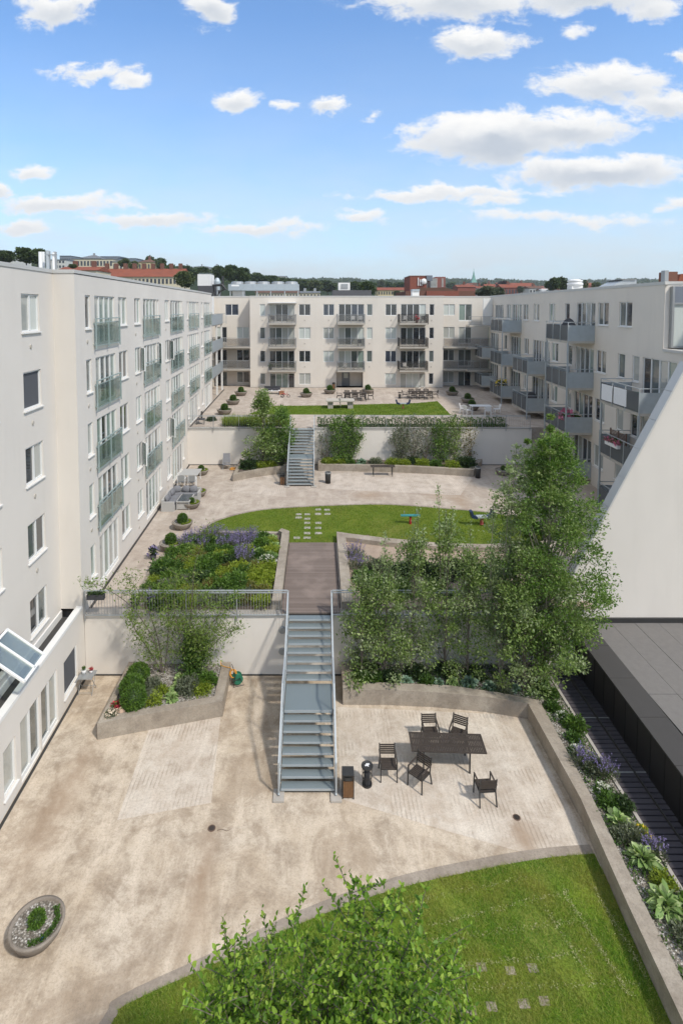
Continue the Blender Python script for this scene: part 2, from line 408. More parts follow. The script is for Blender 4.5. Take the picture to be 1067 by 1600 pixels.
def dup(root, loc, rz=None, label=None, group=None, scale=None):
    r = root.copy(); COL.objects.link(r); r.location = loc
    if rz is not None: r.rotation_euler = (0, 0, rz)
    if label: r['label'] = label
    if group: r['group'] = group
    if scale: r.scale = scale
    for ch in list(root.children):
        c = ch.copy(); COL.objects.link(c); c.parent = r
        for g in ch.children:
            d = g.copy(); COL.objects.link(d); d.parent = c
    return r
def npmesh(name, V, F, mats, mi=None, parent=None, loc=None, smooth=False):
    me = bpy.data.meshes.new(name); V = np.asarray(V, np.float32); F = np.asarray(F, np.int32)
    me.vertices.add(len(V)); me.vertices.foreach_set('co', V.ravel())
    k = F.shape[1]; me.loops.add(F.size); me.loops.foreach_set('vertex_index', F.ravel())
    me.polygons.add(len(F)); me.polygons.foreach_set('loop_start', np.arange(len(F), dtype=np.int32) * k)
    for m in mats: me.materials.append(MATS[m])
    if mi is not None: me.polygons.foreach_set('material_index', np.asarray(mi, np.int32))
    if smooth: me.polygons.foreach_set('use_smooth', np.ones(len(F), bool))
    me.update(calc_edges=True)
    return link(me, name, parent, loc)

def rnd_dirs(n, zb=0.):
    d = RNG.normal(size=(n, 3)); d[:, 2] += zb; return d / np.linalg.norm(d, axis=1)[:, None]
def leaf_quads(C, size, aspect=.5, zb=.3, D=None, jit=.35, fold=.15):
    """one rhombic leaf (two folded halves) at every point of C"""
    n = len(C); D = rnd_dirs(n, zb * .3) if D is None else D
    Nn = rnd_dirs(n, 1.1); S = np.cross(D, Nn); S /= np.linalg.norm(S, axis=1)[:, None] + 1e-6
    Nn = np.cross(S, D); L = size * (1 + jit * RNG.normal(size=(n, 1))).clip(.4, 1.9); W = L * aspect / 2
    b = C; t = C + D * L; m = C + D * L * .45
    l = m + S * W + Nn * W * fold * 2; r = m - S * W + Nn * W * fold * 2
    V = np.stack([b, r, t, l], 1).reshape(-1, 3); F = np.arange(4 * n).reshape(n, 4)
    return V, F
def blades(C, h, w, lean=.35):
    n = len(C); a = RNG.uniform(0, 2 * pi, n); S = np.stack([np.cos(a), np.sin(a), 0 * a], 1) * w / 2
    T = np.concatenate([RNG.normal(size=(n, 2)) * lean, np.ones((n, 1))], 1) * (h * RNG.uniform(.5, 1.3, (n, 1)))
    V = np.stack([C - S, C + S, C + T], 1).reshape(-1, 3); return V, np.arange(3 * n).reshape(n, 3)
def inpoly(P, poly):
    x, y = P[:, 0], P[:, 1]; r = np.zeros(len(P), bool); n = len(poly); j = n - 1
    for i in range(n):
        xi, yi = poly[i]; xj, yj = poly[j]
        c = ((yi > y) != (yj > y)) & (x < (xj - xi) * (y - yi) / (yj - yi + 1e-9) + xi)
        r ^= c; j = i
    return r
def sample_poly(poly, n):
    xs = [p[0] for p in poly]; ys = [p[1] for p in poly]
    P = np.stack([RNG.uniform(min(xs), max(xs), n), RNG.uniform(min(ys), max(ys), n)], 1)
    return P[inpoly(P, poly)]
def curve_pts(pts, k=6):
    """Catmull-Rom through 2-D points"""
    out = []
    for i in range(len(pts) - 1):
        p0 = pts[max(i - 1, 0)]; p1 = pts[i]; p2 = pts[i + 1]; p3 = pts[min(i + 2, len(pts) - 1)]
        for j in range(k):
            t = j / k
            out.append(tuple(.5 * (2 * b + (c - a) * t + (2 * a - 5 * b + 4 * c - d) * t * t + (3 * b - a - 3 * c + d) * t ** 3) for a, b, c, d in zip(p0, p1, p2, p3)))
    out.append(tuple(pts[-1])); return out
# ------------------------------------------------------------------ world, sun
w = bpy.data.worlds.new('World'); SC.world = w; w.use_nodes = True
N = w.node_tree.nodes; L = w.node_tree.links; N.clear()
SUN_EL, SUN_AZ = radians(50), atan2(.707, -.707)      # sun sits behind and to the right
outw = N.new('ShaderNodeOutputWorld'); bg = N.new('ShaderNodeBackground')
sky = N.new('ShaderNodeTexSky'); sky.sky_type = 'NISHITA'; sky.sun_disc = False
sky.sun_elevation = SUN_EL; sky.sun_rotation = SUN_AZ; sky.air_density = 1.0; sky.dust_density = .6; sky.ozone_density = 1.6
tc = N.new('ShaderNodeTexCoord'); D = tc.outputs['Generated']
sp = N.new('ShaderNodeSeparateXYZ'); L.new(D, sp.inputs[0])
yy = mathn(N, L, 'MAXIMUM', sp.outputs[1], .02)
cu = mathn(N, L, 'DIVIDE', sp.outputs[0], yy); cv = mathn(N, L, 'DIVIDE', sp.outputs[2], yy)
cb = N.new('ShaderNodeCombineXYZ'); L.new(cu, cb.inputs[0]); L.new(cv, cb.inputs[1])
P0 = cb.outputs[0]
nw = noise(N, L, mapping(N, L, P0, (1, 1.6, 1)), 9, 7, .62, .2, 'Color')
sub = N.new('ShaderNodeVectorMath'); sub.operation = 'SUBTRACT'; L.new(nw, sub.inputs[0]); sub.inputs[1].default_value = (.5, .5, .5)
scl = N.new('ShaderNodeVectorMath'); scl.operation = 'MULTIPLY'; L.new(sub.outputs[0], scl.inputs[0]); scl.inputs[1].default_value = (.10, .062, 0)
addv = N.new('ShaderNodeVectorMath'); addv.operation = 'ADD'; L.new(P0, addv.inputs[0]); L.new(scl.outputs[0], addv.inputs[1])
PW = addv.outputs[0]
CL = [(100, 26, 72, 34, 1), (330, 26, 46, 40, 1), (150, 124, 85, 16, .8), (212, 136, 45, 14, .9), (372, 162, 44, 21, 1), (507, 171, 34, 19, 1.1), (446, 172, 20, 12, .7),
      (700, 14, 175, 38, 1.1), (905, 8, 165, 34, 1.1), (735, 76, 95, 28, 1.05), (1000, 26, 55, 26, .9), (945, 140, 135, 36, 1), (1030, 168, 75, 32, 1),
      (770, 218, 175, 46, 1.4), (880, 205, 130, 34, 1.1), (925, 273, 175, 30, 1.3), (690, 303, 180, 14, 1), (770, 315, 70, 12, .9), (562, 338, 52, 14, .9),
      (66, 268, 44, 16, .9), (5, 296, 26, 17, 1), (95, 320, 140, 16, .95), (235, 340, 120, 15, .9), (400, 357, 130, 14, .8), (35, 352, 75, 15, .8),
      (880, 342, 200, 12, .6), (1060, 320, 50, 14, .8), (885, 67, 24, 15, .7), (1050, 97, 26, 18, .9), (575, 186, 20, 9, .5)]
acc = None; acs = None
for (px, py, rx, ry, k) in CL:
    s = N.new('ShaderNodeVectorMath'); s.operation = 'SUBTRACT'; L.new(PW, s.inputs[0])
    s.inputs[1].default_value = ((px - CX) / FPX, (HY - py) / FPX, 0)
    q = N.new('ShaderNodeVectorMath'); q.operation = 'MULTIPLY'; L.new(s.outputs[0], q.inputs[0])
    q.inputs[1].default_value = (FPX / rx, FPX / ry, 0)
    ln = N.new('ShaderNodeVectorMath'); ln.operation = 'LENGTH'; L.new(q.outputs[0], ln.inputs[0])
    d = mathn(N, L, 'MULTIPLY_ADD', ln.outputs['Value'], -k, k)
    acc = d if acc is None else mathn(N, L, 'MAXIMUM', acc, d)
    # how low in its own cloud this direction lies (grey undersides)
    sy = N.new('ShaderNodeSeparateXYZ'); L.new(q.outputs[0], sy.inputs[0])
    low = mathn(N, L, 'MULTIPLY', mathn(N, L, 'MULTIPLY_ADD', sy.outputs[1], -.55, .30), mathn(N, L, 'MULTIPLY', mathn(N, L, 'MAXIMUM', d, 0), 2.3 * min(1, ry / 26)))
    acs = low if acs is None else mathn(N, L, 'MAXIMUM', acs, low)
fb = noise(N, L, mapping(N, L, P0, (1, 1.9, 1)), 17, 9, .66, .3)
fb2 = noise(N, L, mapping(N, L, P0, (1, 2.6, 1), loc=(3, 1, 0)), 5, 6, .6)
den = mathn(N, L, 'ADD', acc, mathn(N, L, 'MULTIPLY', mathn(N, L, 'SUBTRACT', fb, .53), 1.9))
mr = N.new('ShaderNodeMapRange'); mr.interpolation_type = 'SMOOTHSTEP'; L.new(den, mr.inputs[0]); mr.inputs[1].default_value = -.06; mr.inputs[2].default_value = .5
cloud = mr.outputs[0]
# thin veil near the skyline
veil = mathn(N, L, 'MULTIPLY', ramp(N, L, cv, [(.02, (1, 1, 1)), (.09, (.85, .85, .85)), (.17, (.52, .52, .52)), (.3, (.2, .2, .2)), (.5, (0, 0, 0))]), ramp(N, L, fb2, [(.3, (.55, .55, .55)), (.62, (1, 1, 1))]))
front = N.new('ShaderNodeMapRange'); L.new(sp.outputs[1], front.inputs[0]); front.inputs[1].default_value = .05; front.inputs[2].default_value = .2
top = N.new('ShaderNodeMapRange'); L.new(cv, top.inputs[0]); top.inputs[1].default_value = .62; top.inputs[2].default_value = .95; top.inputs[3].default_value = 1; top.inputs[4].default_value = 0
fm = mathn(N, L, 'MULTIPLY', front.outputs[0], top.outputs[0])
rear = ramp(N, L, noise(N, L, mapping(N, L, D, (1, 1, 2)), 2.6, 8, .6, .4), [(.42, (0, 0, 0)), (.56, (1, 1, 1))])  # unseen broken cloud behind and overhead, added for whiter, brighter fill light
cloud = mathn(N, L, 'ADD', mathn(N, L, 'MULTIPLY', cloud, fm), mathn(N, L, 'MULTIPLY', rear, mathn(N, L, 'SUBTRACT', 1, fm)))
ccol = mix(N, L, mathn(N, L, 'ADD', acs, mathn(N, L, 'MULTIPLY', mathn(N, L, 'SUBTRACT', fb, .5), .5), clamp=True), (4.6, 4.55, 4.45), (2.5, 2.75, 3.1))
skyc = mix(N, L, 1., sky.outputs[0], (.66, .87, 1.04), 'MULTIPLY')
c1 = mix(N, L, veil, skyc, (3.3, 3.62, 3.78))
c2 = mix(N, L, cloud, c1, ccol)
L.new(c2, bg.inputs['Color']); bg.inputs['Strength'].default_value = .15
L.new(bg.outputs[0], outw.inputs[0])
w.cycles.sampling_method = 'MANUAL'; w.cycles.sample_map_resolution = 512
sd = bpy.data.lights.new('sun', 'SUN'); so = bpy.data.objects.new('sun', sd); COL.objects.link(so)
sd.energy = 2.45; sd.angle = radians(4); sd.color = (1, .94, .85)
sv = Vector((.707 * cos(SUN_EL), -.707 * cos(SUN_EL), sin(SUN_EL)))
so.rotation_euler = sv.to_track_quat('Z', 'Y').to_euler(); so.location = (30, -40, 60)
SC.view_settings.view_transform = 'Standard'; SC.view_settings.look = 'None'
SC.view_settings.exposure = EXPO; SC.view_settings.gamma = 1

# ------------------------------------------------------------------ windows and facades
def make_window(w_, h, n, panes, sill=True, door=False, frame='white_frame'):
    """local X along the wall, Y into it, Z up; origin bottom centre on the wall's face"""
    mb = MB(); t = .055; y0, y1 = .05, .12
    mb.box(-w_ / 2 + .003, -w_ / 2 + t, y0, y1, .003, h - .003); mb.box(w_ / 2 - t, w_ / 2 - .003, y0, y1, .003, h - .003)
    mb.box(-w_ / 2 + t, w_ / 2 - t, y0, y1, .003, t + (.09 if door else .01)); mb.box(-w_ / 2 + t, w_ / 2 - t, y0, y1, h - t, h - .003)
    lw = w_ / n; pn = MB()
    for i in range(n):
        x0 = -w_ / 2 + i * lw; x1 = x0 + lw
        if i: mb.box(x0 - .04, x0 + .04, y0 - .012, y1, t + .01, h - t)
        pn.mat(panes[i % len(panes)]); z0 = t if not door else t + .09
        pn.quad((x0 + .03, y1 - .03, z0), (x1 - .03, y1 - .03, z0), (x1 - .03, y1 - .03, h - t), (x0 + .03, y1 - .03, h - t))
    return mb, pn, ((MB().box(-w_ / 2 - .06, w_ / 2 + .06, -.07, .05, -.055, -.012)) if sill else None)
WCACHE = {}
def add_window(root, name, P, rz, w_, h, n, panes, sill=True, door=False, frame='white_frame'):
    key = (name, round(w_, 2), round(h, 2), n, tuple(panes), sill, door, frame)
    if key not in WCACHE:
        a, b, c = make_window(w_, h, n, panes, sill, door)
        o = a.build(name, frame, root); p = b.build('pane', None, o)
        WCACHE[key] = (o.data, p.data, c)
        if c: s = c.build('sill', 'sill_metal', o); WCACHE[key] = (o.data, p.data, s.data)
    else:
        d = WCACHE[key]; o = link(d[0], name, root); link(d[1], 'pane', o)
        if d[2]: link(d[2], 'sill', o)
    o.location = Vector(P) - root.location; o.rotation_euler = (0, 0, rz); return o
class Facade:
    def __init__(s, root, P, a, s0, s1, z0, z1):
        s.root, s.P, s.a, s.r, s.ops = root, P, a, (s0, s1, z0, z1), []
    def w(s, x, y, z): return (s.P[0] + x * cos(s.a) - y * sin(s.a), s.P[1] + x * sin(s.a) + y * cos(s.a), z)
    def op(s, x0, x1, z0, z1): s.ops.append((x0, x1, z0, z1))
    def win(s, name, x0, x1, z0, z1, n, panes, **k):
        s.op(x0, x1, z0, z1)
        return add_window(s.root, name, s.w((x0 + x1) / 2, 0, z0), s.a, x1 - x0, z1 - z0, n, panes, **k)
    def build(s, mat, name='wall', depth=.13):
        s0, s1, z0, z1 = s.r; mb = MB()
        xs = sorted({s0, s1} | {v for o in s.ops for v in o[:2] if s0 < v < s1}); zs = sorted({z0, z1} | {v for o in s.ops for v in o[2:] if z0 < v < z1})
        for i in range(len(xs) - 1):
            for j in range(len(zs) - 1):
                cx, cz = (xs[i] + xs[i + 1]) / 2, (zs[j] + zs[j + 1]) / 2
                if any(o[0] < cx < o[1] and o[2] < cz < o[3] for o in s.ops): continue
                mb.quad((xs[i], 0, zs[j]), (xs[i + 1], 0, zs[j]), (xs[i + 1], 0, zs[j + 1]), (xs[i], 0, zs[j + 1]))
        for a, b, c, d in s.ops:
            mb.quad((a, 0, c), (a, depth, c), (a, depth, d), (a, 0, d)); mb.quad((b, depth, c), (b, 0, c), (b, 0, d), (b, depth, d))
            mb.quad((a, 0, c), (b, 0, c), (b, depth, c), (a, depth, c)); mb.quad((a, depth, d), (b, depth, d), (b, 0, d), (a, 0, d))
        o = mb.build(name, mat, s.root); o.location = Vector((s.P[0], s.P[1], 0)) - s.root.location; o.rotation_euler = (0, 0, s.a); return o
def part(mb, name, mat, root, P=(0, 0, 0), rz=0, smooth=False):
    o = mb.build(name, mat, root, smooth); o.location = Vector(P) - root.location; o.rotation_euler = (0, 0, rz); return o
def vents(F, pts):
    mb = MB()
    for x, z in pts:
        mb.lathe([(.07, 0), (.06, .035), (0, .035)], 10, (0, 0, 0))
        for i in range(len(mb.v) - 30, len(mb.v)):
            a, b, c = mb.v[i]; mb.v[i] = (x + a, -c, z + b * 1.3)
    return mb
RW = random.Random(5)
def rp(n, pal): return [RW.choice(pal) for _ in range(n)]

# ================================================================== LEFT WING
LW = thing('apartment_building', 'long cream apartment wing on the left with green glass balconies', 'building', (-10, 22.3, 0))
AL = pi / 2 + .0335
FL = Facade(LW, (-9.567, 22.3), AL, 0, 35.3, 0, 16.55)
rows = [15.74, 13.04, 10.33, 7.69, 5.02]
bays = [((23.38, 23.97), (24.46, 27.13), (27.67, 29.05)), ((30.43, 31.53), (32.17, 35.19), (35.29, 35.79)), ((37.41, 38.64), (39.07, 42.44), (42.54, 43.05)),
        ((44.84, 45.42), (45.69, 49.16), (49.3, 50.11)), ((51.37, 52.37), (52.98, 56.48), None)]
palL = ['pane_green', 'pane_mid', 'pane_curtain', 'pane_curtain', 'pane_dark', 'pane_green']
def juliet(root, P, a, L_, zt, zb):
    """green glass panels on steel posts, local X along the wall, outwards = -Y"""
    mb = MB(); y = -.13
    for x in (0, L_ / 2, L_): mb.box(x - .03, x + .03, y - .02, y + .03, zb - .12, zt)
    mb.bar((0, y, zt + .02), (L_, y, zt + .02), .06, .045); mb.box(0, L_, y - .005, y + .02, zb, zb + .04)
    mb.box(0, L_, y - .005, y + .02, zt - .16, zt - .13)
    for x in (.02, L_ - .02): mb.box(x - .015, x + .015, y + .03, -.002, zt - .2, zt - .15); mb.box(x - .015, x + .015, y + .03, -.002, zb + .05, zb + .1)
    o = mb.build('balcony_railing', 'green_grey_rail', root); 
    for x0, x1 in ((.05, L_ / 2 - .05), (L_ / 2 + .05, L_ - .05)): MB().box(x0, x1, y - .004, y + .010, zb + .05, zt - .17).build('glass_panel', 'green_glass', o)
    o.location = Vector(P) - root.location; o.rotation_euler = (0, 0, a)
vp = []
for r, zt in enumerate(rows):
    for b, (n1, t3, n2) in enumerate(bays):
        if r == 4 and b >= 3: continue
        ground = (r == 4) or (r == 3 and b >= 3)
        for q in (n1, n2):
            if q is None: continue
            wd = q[1] - q[0]
            FL.win('window', q[0] - 22.3, q[1] - 22.3, zt - 1.4, zt, 2 if wd > 1.1 else 1, rp(2 if wd > 1.1 else 1, palL))
        FL.win('balcony_door', t3[0] - 22.3, t3[1] - 22.3, zt - 2.2, zt, 4, rp(4, palL), sill=False, door=True)
        if not ground: juliet(LW, FL.w(t3[0] - 22.5, 0, 0), AL, t3[1] - t3[0] + .55, zt - 1.02, zt - 2.2)
        vp.append((n1[0] - 22.3 + .15, zt - 1.95))
# lower extension front is the same plane
FL2 = Facade(LW, (-9.567, 22.3), AL, -17, 0, 0, 2.95)
FL2.win('window', -6.24, -5.5, .45, 1.93, 1, ['pane_curtain'])
FL2.win('terrace_door', -5.2, -3.85, .06, 2.07, 2, ['pane_curtain', 'pane_mid'], sill=False, door=True)
FL2.win('terrace_door', -3.75, -2.44, .06, 2.05, 2, ['pane_mid', 'pane_curtain'], sill=False, door=True)
FL2.win('window_with_blind', -1.88, -.57, .47, 1.87, 1, ['blind_grey'])
FL2.win('window', -9.2, -8.4, .45, 1.93, 1, ['pane_curtain']); FL2.build('stucco', 'extension_wall')
FL.build('stucco')
[part(vents(FL, [q]), 'vent', 'slab_edge', LW, FL.w(0, 0, 0), AL) for q in vp]
NF = Facade(LW, (-10.42, 22.3), AL, -17, 0, 2.5, 16.62)
nrows = [15.71, 12.92, 10.2, 7.4, 4.62]; vn = []
for r, zt in enumerate(nrows):
    for c, (a, b) in enumerate(((19.72, 21.08), (16.6, 17.95), (13.4, 14.8))):
        if r == 1 and c == 0: NF.win('window_with_blind', a - 22.3, b - 22.3, zt - 1.37, zt, 1, ['blind_grey'])
        elif r == 4 and c == 1: NF.op(a - 22.3, b - 22.3, zt - 1.37, zt)
        else: NF.win('window', a - 22.3, b - 22.3, zt - 1.37, zt, 2, [['pane_curtain', 'pane_pale'], ['pane_mid', 'pane_curtain'], ['pane_dark', 'pane_curtain'], ['pane_mid', 'pane_dark'], ['pane_dark', 'pane_mid']][(r + c) % 5])
        vn.append((a - 22.3 + .6, zt - 1.9))
NF.build('stucco'); [part(vents(NF, [q]), 'vent', 'slab_edge', LW, NF.w(0, 0, 0), AL) for q in vn]
# step wall facing the camera, roof and parapet
x_s0, x_s1 = -10.42, -9.567
m = MB().mat('stucco'); m.quad((x_s0, 22.3, 2.95), (x_s1, 22.3, 2.95), (x_s1, 22.3, 16.6), (x_s0, 22.3, 16.6))
part(m, 'corner_wall', None, LW)
def xl(y): return -9.567 - .0335 * (y - 22.3)
m = MB(); e = 57.6
m.prism([(xl(22.3) + .03, 22.27), (xl(e) + .03, e), (xl(e) - 11, e), (-21.5, 5), (-10.42 + .57 + .03, 5.3), (x_s0 + .03, 22.27)], 16.58, 16.72)
part(m, 'roof_parapet', 'coping', LW)
m = MB(); m.quad((xl(e), e, 0), (xl(e) - 11, e, 0), (xl(e) - 11, e, 16.6), (xl(e), e, 16.6)); m.quad((-21.5, 5, 0), (-21.5, e, 0), (-21.5, e, 16.6), (-21.5, 5, 16.6)); m.quad((-21.5, 5.3, 0), (-9.0, 5.3, 0), (-9.85, 5.3, 16.6), (-21.5, 5.3, 16.6))
part(m, 'rear_wall', 'stucco', LW)
m = MB(); m.box(-17, 0, -.03, .22, 2.95, 3.07);
part(m, 'extension_parapet', 'white_render', LW, FL2.w(0, 0, 0), AL)
m = MB(); m.box(-17, -.01, .22, 1.02, 2.5, 2.62); part(m, 'extension_roof', 'black_gravel', LW, FL2.w(0, 0, 0), AL)
m = MB(); m.box(-17, -.02, .16, .22, 2.5, 2.95); m.box(-17, -.01, .80, .90, 2.62, 2.9)
part(m, 'parapet_upstand', 'white_render', LW, FL2.w(0, 0, 0), AL)
# open top-hung window on the near wall
ow = MB(); W_, H_ = 1.35, 1.50
for x in (-W_ / 2, 0, W_ / 2): ow.box(x - .04, x + .04, -.03, .03, -H_, 0)
ow.box(-W_ / 2, W_ / 2, -.03, .03, -.06, .02); ow.box(-W_ / 2, W_ / 2, -.03, .03, -H_ - .02, -H_ + .06)
o = part(ow, 'open_window', 'white_frame', LW, NF.w(17.3 - 22.3, -.06, 4.62), AL)
o.rotation_euler = (radians(-53), 0, AL)
g = MB(); g.box(-W_ / 2 + .05, -.05, -.008, .008, -H_ + .07, -.07); g.build('pane', 'window_glass', o); MB().box(.05, W_ / 2 - .05, -.008, .008, -H_ + .07, -.07).build('pane', 'window_glass', o)
m = MB(); m.quad((-5.7, .5, 3.25), (-4.35, .5, 3.25), (-4.35, .5, 4.62), (-5.7, .5, 4.62)); m.quad((-5.7, .13, 3.25), (-5.7, .5, 3.25), (-5.7, .5, 4.62), (-5.7, .13, 4.62)); m.quad((-4.35, .13, 3.25), (-4.35, .5, 3.25), (-4.35, .5, 4.62), (-4.35, .13, 4.62)); m.quad((-5.7, .13, 3.25), (-4.35, .13, 3.25), (-4.35, .5, 3.25), (-5.7, .5, 3.25))
part(m, 'window_recess', 'pane_mid', LW, NF.w(0, 0, 0), AL)
part(MB().box(-5.76, -4.29, -.07, .05, 3.195, 3.238), 'sill', 'sill_metal', LW, NF.w(0, 0, 0), AL)
# a few open side-hung sashes
for (y, zt, wd) in ((24.0, 0, 0), (31.5, 13.04, .5), (35.6, 13.04, .4), (38.6, 13.04, .6), (31.5, 7.69, .5), (29.0, 2, 0), (38.6, 7.69, .6)):
    if not wd: continue
    m = MB(); m.box(0, wd, -.025, .025, 0, .06); m.box(0, wd, -.025, .025, 1.24, 1.3); m.box(0, .05, -.025, .025, .06, 1.24); m.box(wd - .05, wd, -.025, .025, .06, 1.24)
    s_ = part(m, 'open_sash', 'white_frame', LW, FL.w(y - 22.3, -.03, zt - 1.35), AL + pi + radians(38))
    MB().box(.05, wd - .05, -.006, .006, .06, 1.24).build('pane', 'window_glass', s_)
# corner galleries at the far end of the left wing
def gallery_rail(L_, h=1.05, bars=.11, mat='rail_grey', glass=None, name='railing'):
    m = MB(); m.bar((0, 0, h), (L_, 0, h), .05, .04); m.bar((0, 0, .06), (L_, 0, .06), .03, .04)
    n = max(1, int(round(L_ / 1.6)))
    for i in range(n + 1): m.box(L_ * i / n - .022, L_ * i / n + .022, -.02, .02, -.15, h)
    k = int(L_ / bars)
    for i in range(1, k): m.box(L_ * i / k - .007, L_ * i / k + .007, -.007, .007, .07, h - .02)
    return m
m = MB()
m.quad((-12.6, 57.6, 2), (-12.6, 69.6, 2), (-12.6, 69.6, 16.6), (-12.6, 57.6, 16.6)); part(m, 'gallery_wall', 'stucco_far', LW)
for zf in (13.5, 10.7, 8.0):
    m = MB(); m.prism([(-12.6, 57.62), (xl(57.6) - .02, 57.62), (xl(66) - .02, 66), (-12.6, 67.3)], zf - .2, zf); part(m, 'gallery_floor', 'slab_concrete', LW)
    m = MB(); m.box(0, 8.3, -.02, .02, -.1, 1.05); r_ = part(m, 'gallery_panel', 'galvanised', LW, (xl(57.8), 57.8, zf), pi / 2 + .034)
    m = gallery_rail(1.9, 1.05); part(m, 'railing', 'rail_grey', LW, (-12.5, 66.0, zf))
for y in (57.75, 61.8, 65.9):
    part(MB().box(xl(y) - .22, xl(y) - .04, y - .09, y + .09, 5.6, 14.6 if y < 60 else 13.4), 'gallery_post', 'white_render', LW)
part(MB().box(-10.9, -10.68 + .0, 57.65, 58.6, 14.6, 16.4), 'corner_fin', 'white_render', LW)
for zf in (13.5, 10.7, 8.0, 5.6): add_window(LW, 'gallery_door', (-12.56, 60.5, zf + .05), AL, 1.6, 2.1, 2, ['pane_dark', 'pane_mid'], sill=False, door=True)

# ================================================================== FAR BLOCK
FB = thing('apartment_building', 'cream four storey apartment block across the end of the courtyard with three stacks of balconies', 'building', (3.5, 67.8, 5.6))
FY = 67.8
def X_(u, Y=FY): return (u - CX) / FPX * Y
F1 = Facade(FB, (0, FY), 0, -8.05, 15.25, 5.6, 16.55)
frow = [15.68, 12.87, 10.06, 7.33]
palF = ['pane_dark', 'pane_blue', 'pane_pale', 'pane_curtain', 'pane_mid', 'pane_dark']
def ww(F, u0, u1, zt, n, panes, **k): return F.win('window', X_(u0), X_(u1), zt - 1.38, zt, n, panes, **k)
cfg = {  # u0,u1,n : pane kinds for the four rows
    (406, 414.4, 1): ['pane_pale', 'pane_mid', 'pane_dark', 'pane_mid'], (467, 485, 2): ['pane_dark', 'pane_pale', 'pane_dark', 'pane_curtain'],
    (505, 522, 2): ['pane_blue', 'pane_curtain', 'pane_pale', None], (573, 581.7, 1): ['pane_mid', 'pane_pale', 'pane_mid', None],
    (602, 619.5, 2): ['pane_dark', 'pane_pale', 'pane_blue', 'pane_pale'], (670.5, 678, 1): ['pane_dark', 'pane_dark', 'pane_mid', 'pane_dark']}
vf = []
for (u0, u1, n), ks in cfg.items():
    for zt, k in zip(frow, ks):
        if k: ww(F1, u0, u1, zt, n, [k] * n, sill=False); vf.append((X_((u0 + u1) / 2), zt - 1.95))
dk = [[['pane_curtain', 'pane_dark', 'pane_dark', 'pane_curtain'], ['pane_mid', 'pane_mid', 'pane_curtain', 'pane_curtain'], ['pane_dark', 'pane_dark', 'pane_mid', 'pane_dark'], ['pane_mid', 'pane_green', 'pane_green', 'pane_dark']],
      [['pane_dark', 'pane_dark', 'pane_blue', 'pane_blue'], ['pane_curtain', 'pane_mid', 'pane_curtain', 'pane_pale'], ['pane_curtain', 'pane_pale', 'pane_mid', 'pane_green'], None],
      [['pane_dark', 'pane_dark', 'pane_dark', 'pane_pale'], ['pane_dark', 'pane_mid', 'pane_dark', 'pane_dark'], ['pane_dark', 'pane_dark', 'pane_dark', 'pane_mid'], ['pane_curtain', 'pane_pale', 'pane_pale', 'pane_curtain']]]
def far_balcony(x0, x1, zf, r_):
    m = MB(); m.box(x0, x1, FY - 1.35, FY - .002, zf - .2, zf); b = part(m, 'balcony', 'slab_edge', FB)
    m = gallery_rail(x1 - x0); g = m.build('railing', r_, b); g.location = (x0 - FB.location.x + FB.location.x, FY - 1.33, zf)
    g.location = (x0, FY - 1.33, zf)
    for x in (x0 + .02, x1 - .02):
        g = gallery_rail(1.3).build('railing', r_, b); g.location = (x, FY - 1.33, zf); g.rotation_euler = (0, 0, pi / 2)
    g = MB().box(x0 + .05, x1 - .05, FY - 1.31, FY - 1.30, zf + .1, zf + .95).build('smoked_panel', 'smoked_glass', b)
    for ch in [b]:
        pass
    return b
for ci, ((u0, u1), (b0, b1)) in enumerate((((421, 460), (419, 462.4)), ((529, 568.6), (527, 570)), ((625.8, 665), (624, 669)))):
    for ri, zt in enumerate(frow):
        if dk[ci][ri]: F1.win('balcony_door', X_(u0), X_(u1), zt - 2.2, zt, 4, dk[ci][ri], sill=False, door=True)
        if ri < 3: far_balcony(X_(b0, FY - 1.3), X_(b1, FY - 1.3), zt - 2.25, ['rail_grey', 'rail_grey', 'black_metal'][ci])
F1.op(X_(525.5), X_(567.5), 5.6, 7.45)
F1.build('stucco_far', depth=1.2); [part(vents(F1, [q]), 'vent', 'slab_edge', FB, (0, FY, 0)) for q in vf]
part(MB().quad((X_(525.5), FY + 1.2, 5.6), (X_(567.5), FY + 1.2, 5.6), (X_(567.5), FY + 1.2, 7.45), (X_(525.5), FY + 1.2, 7.45)), 'entrance_wall', 'stucco_far', FB)
d_ = part(MB().box(X_(535), X_(547.5), FY + 1.12, FY + 1.19, 5.62, 7.42), 'entrance_door', 'door_grey', FB)
MB().box(X_(538), X_(544.5), FY + 1.09, FY + 1.115, 6.6, 7.2).build('pane', 'pane_pale', d_)
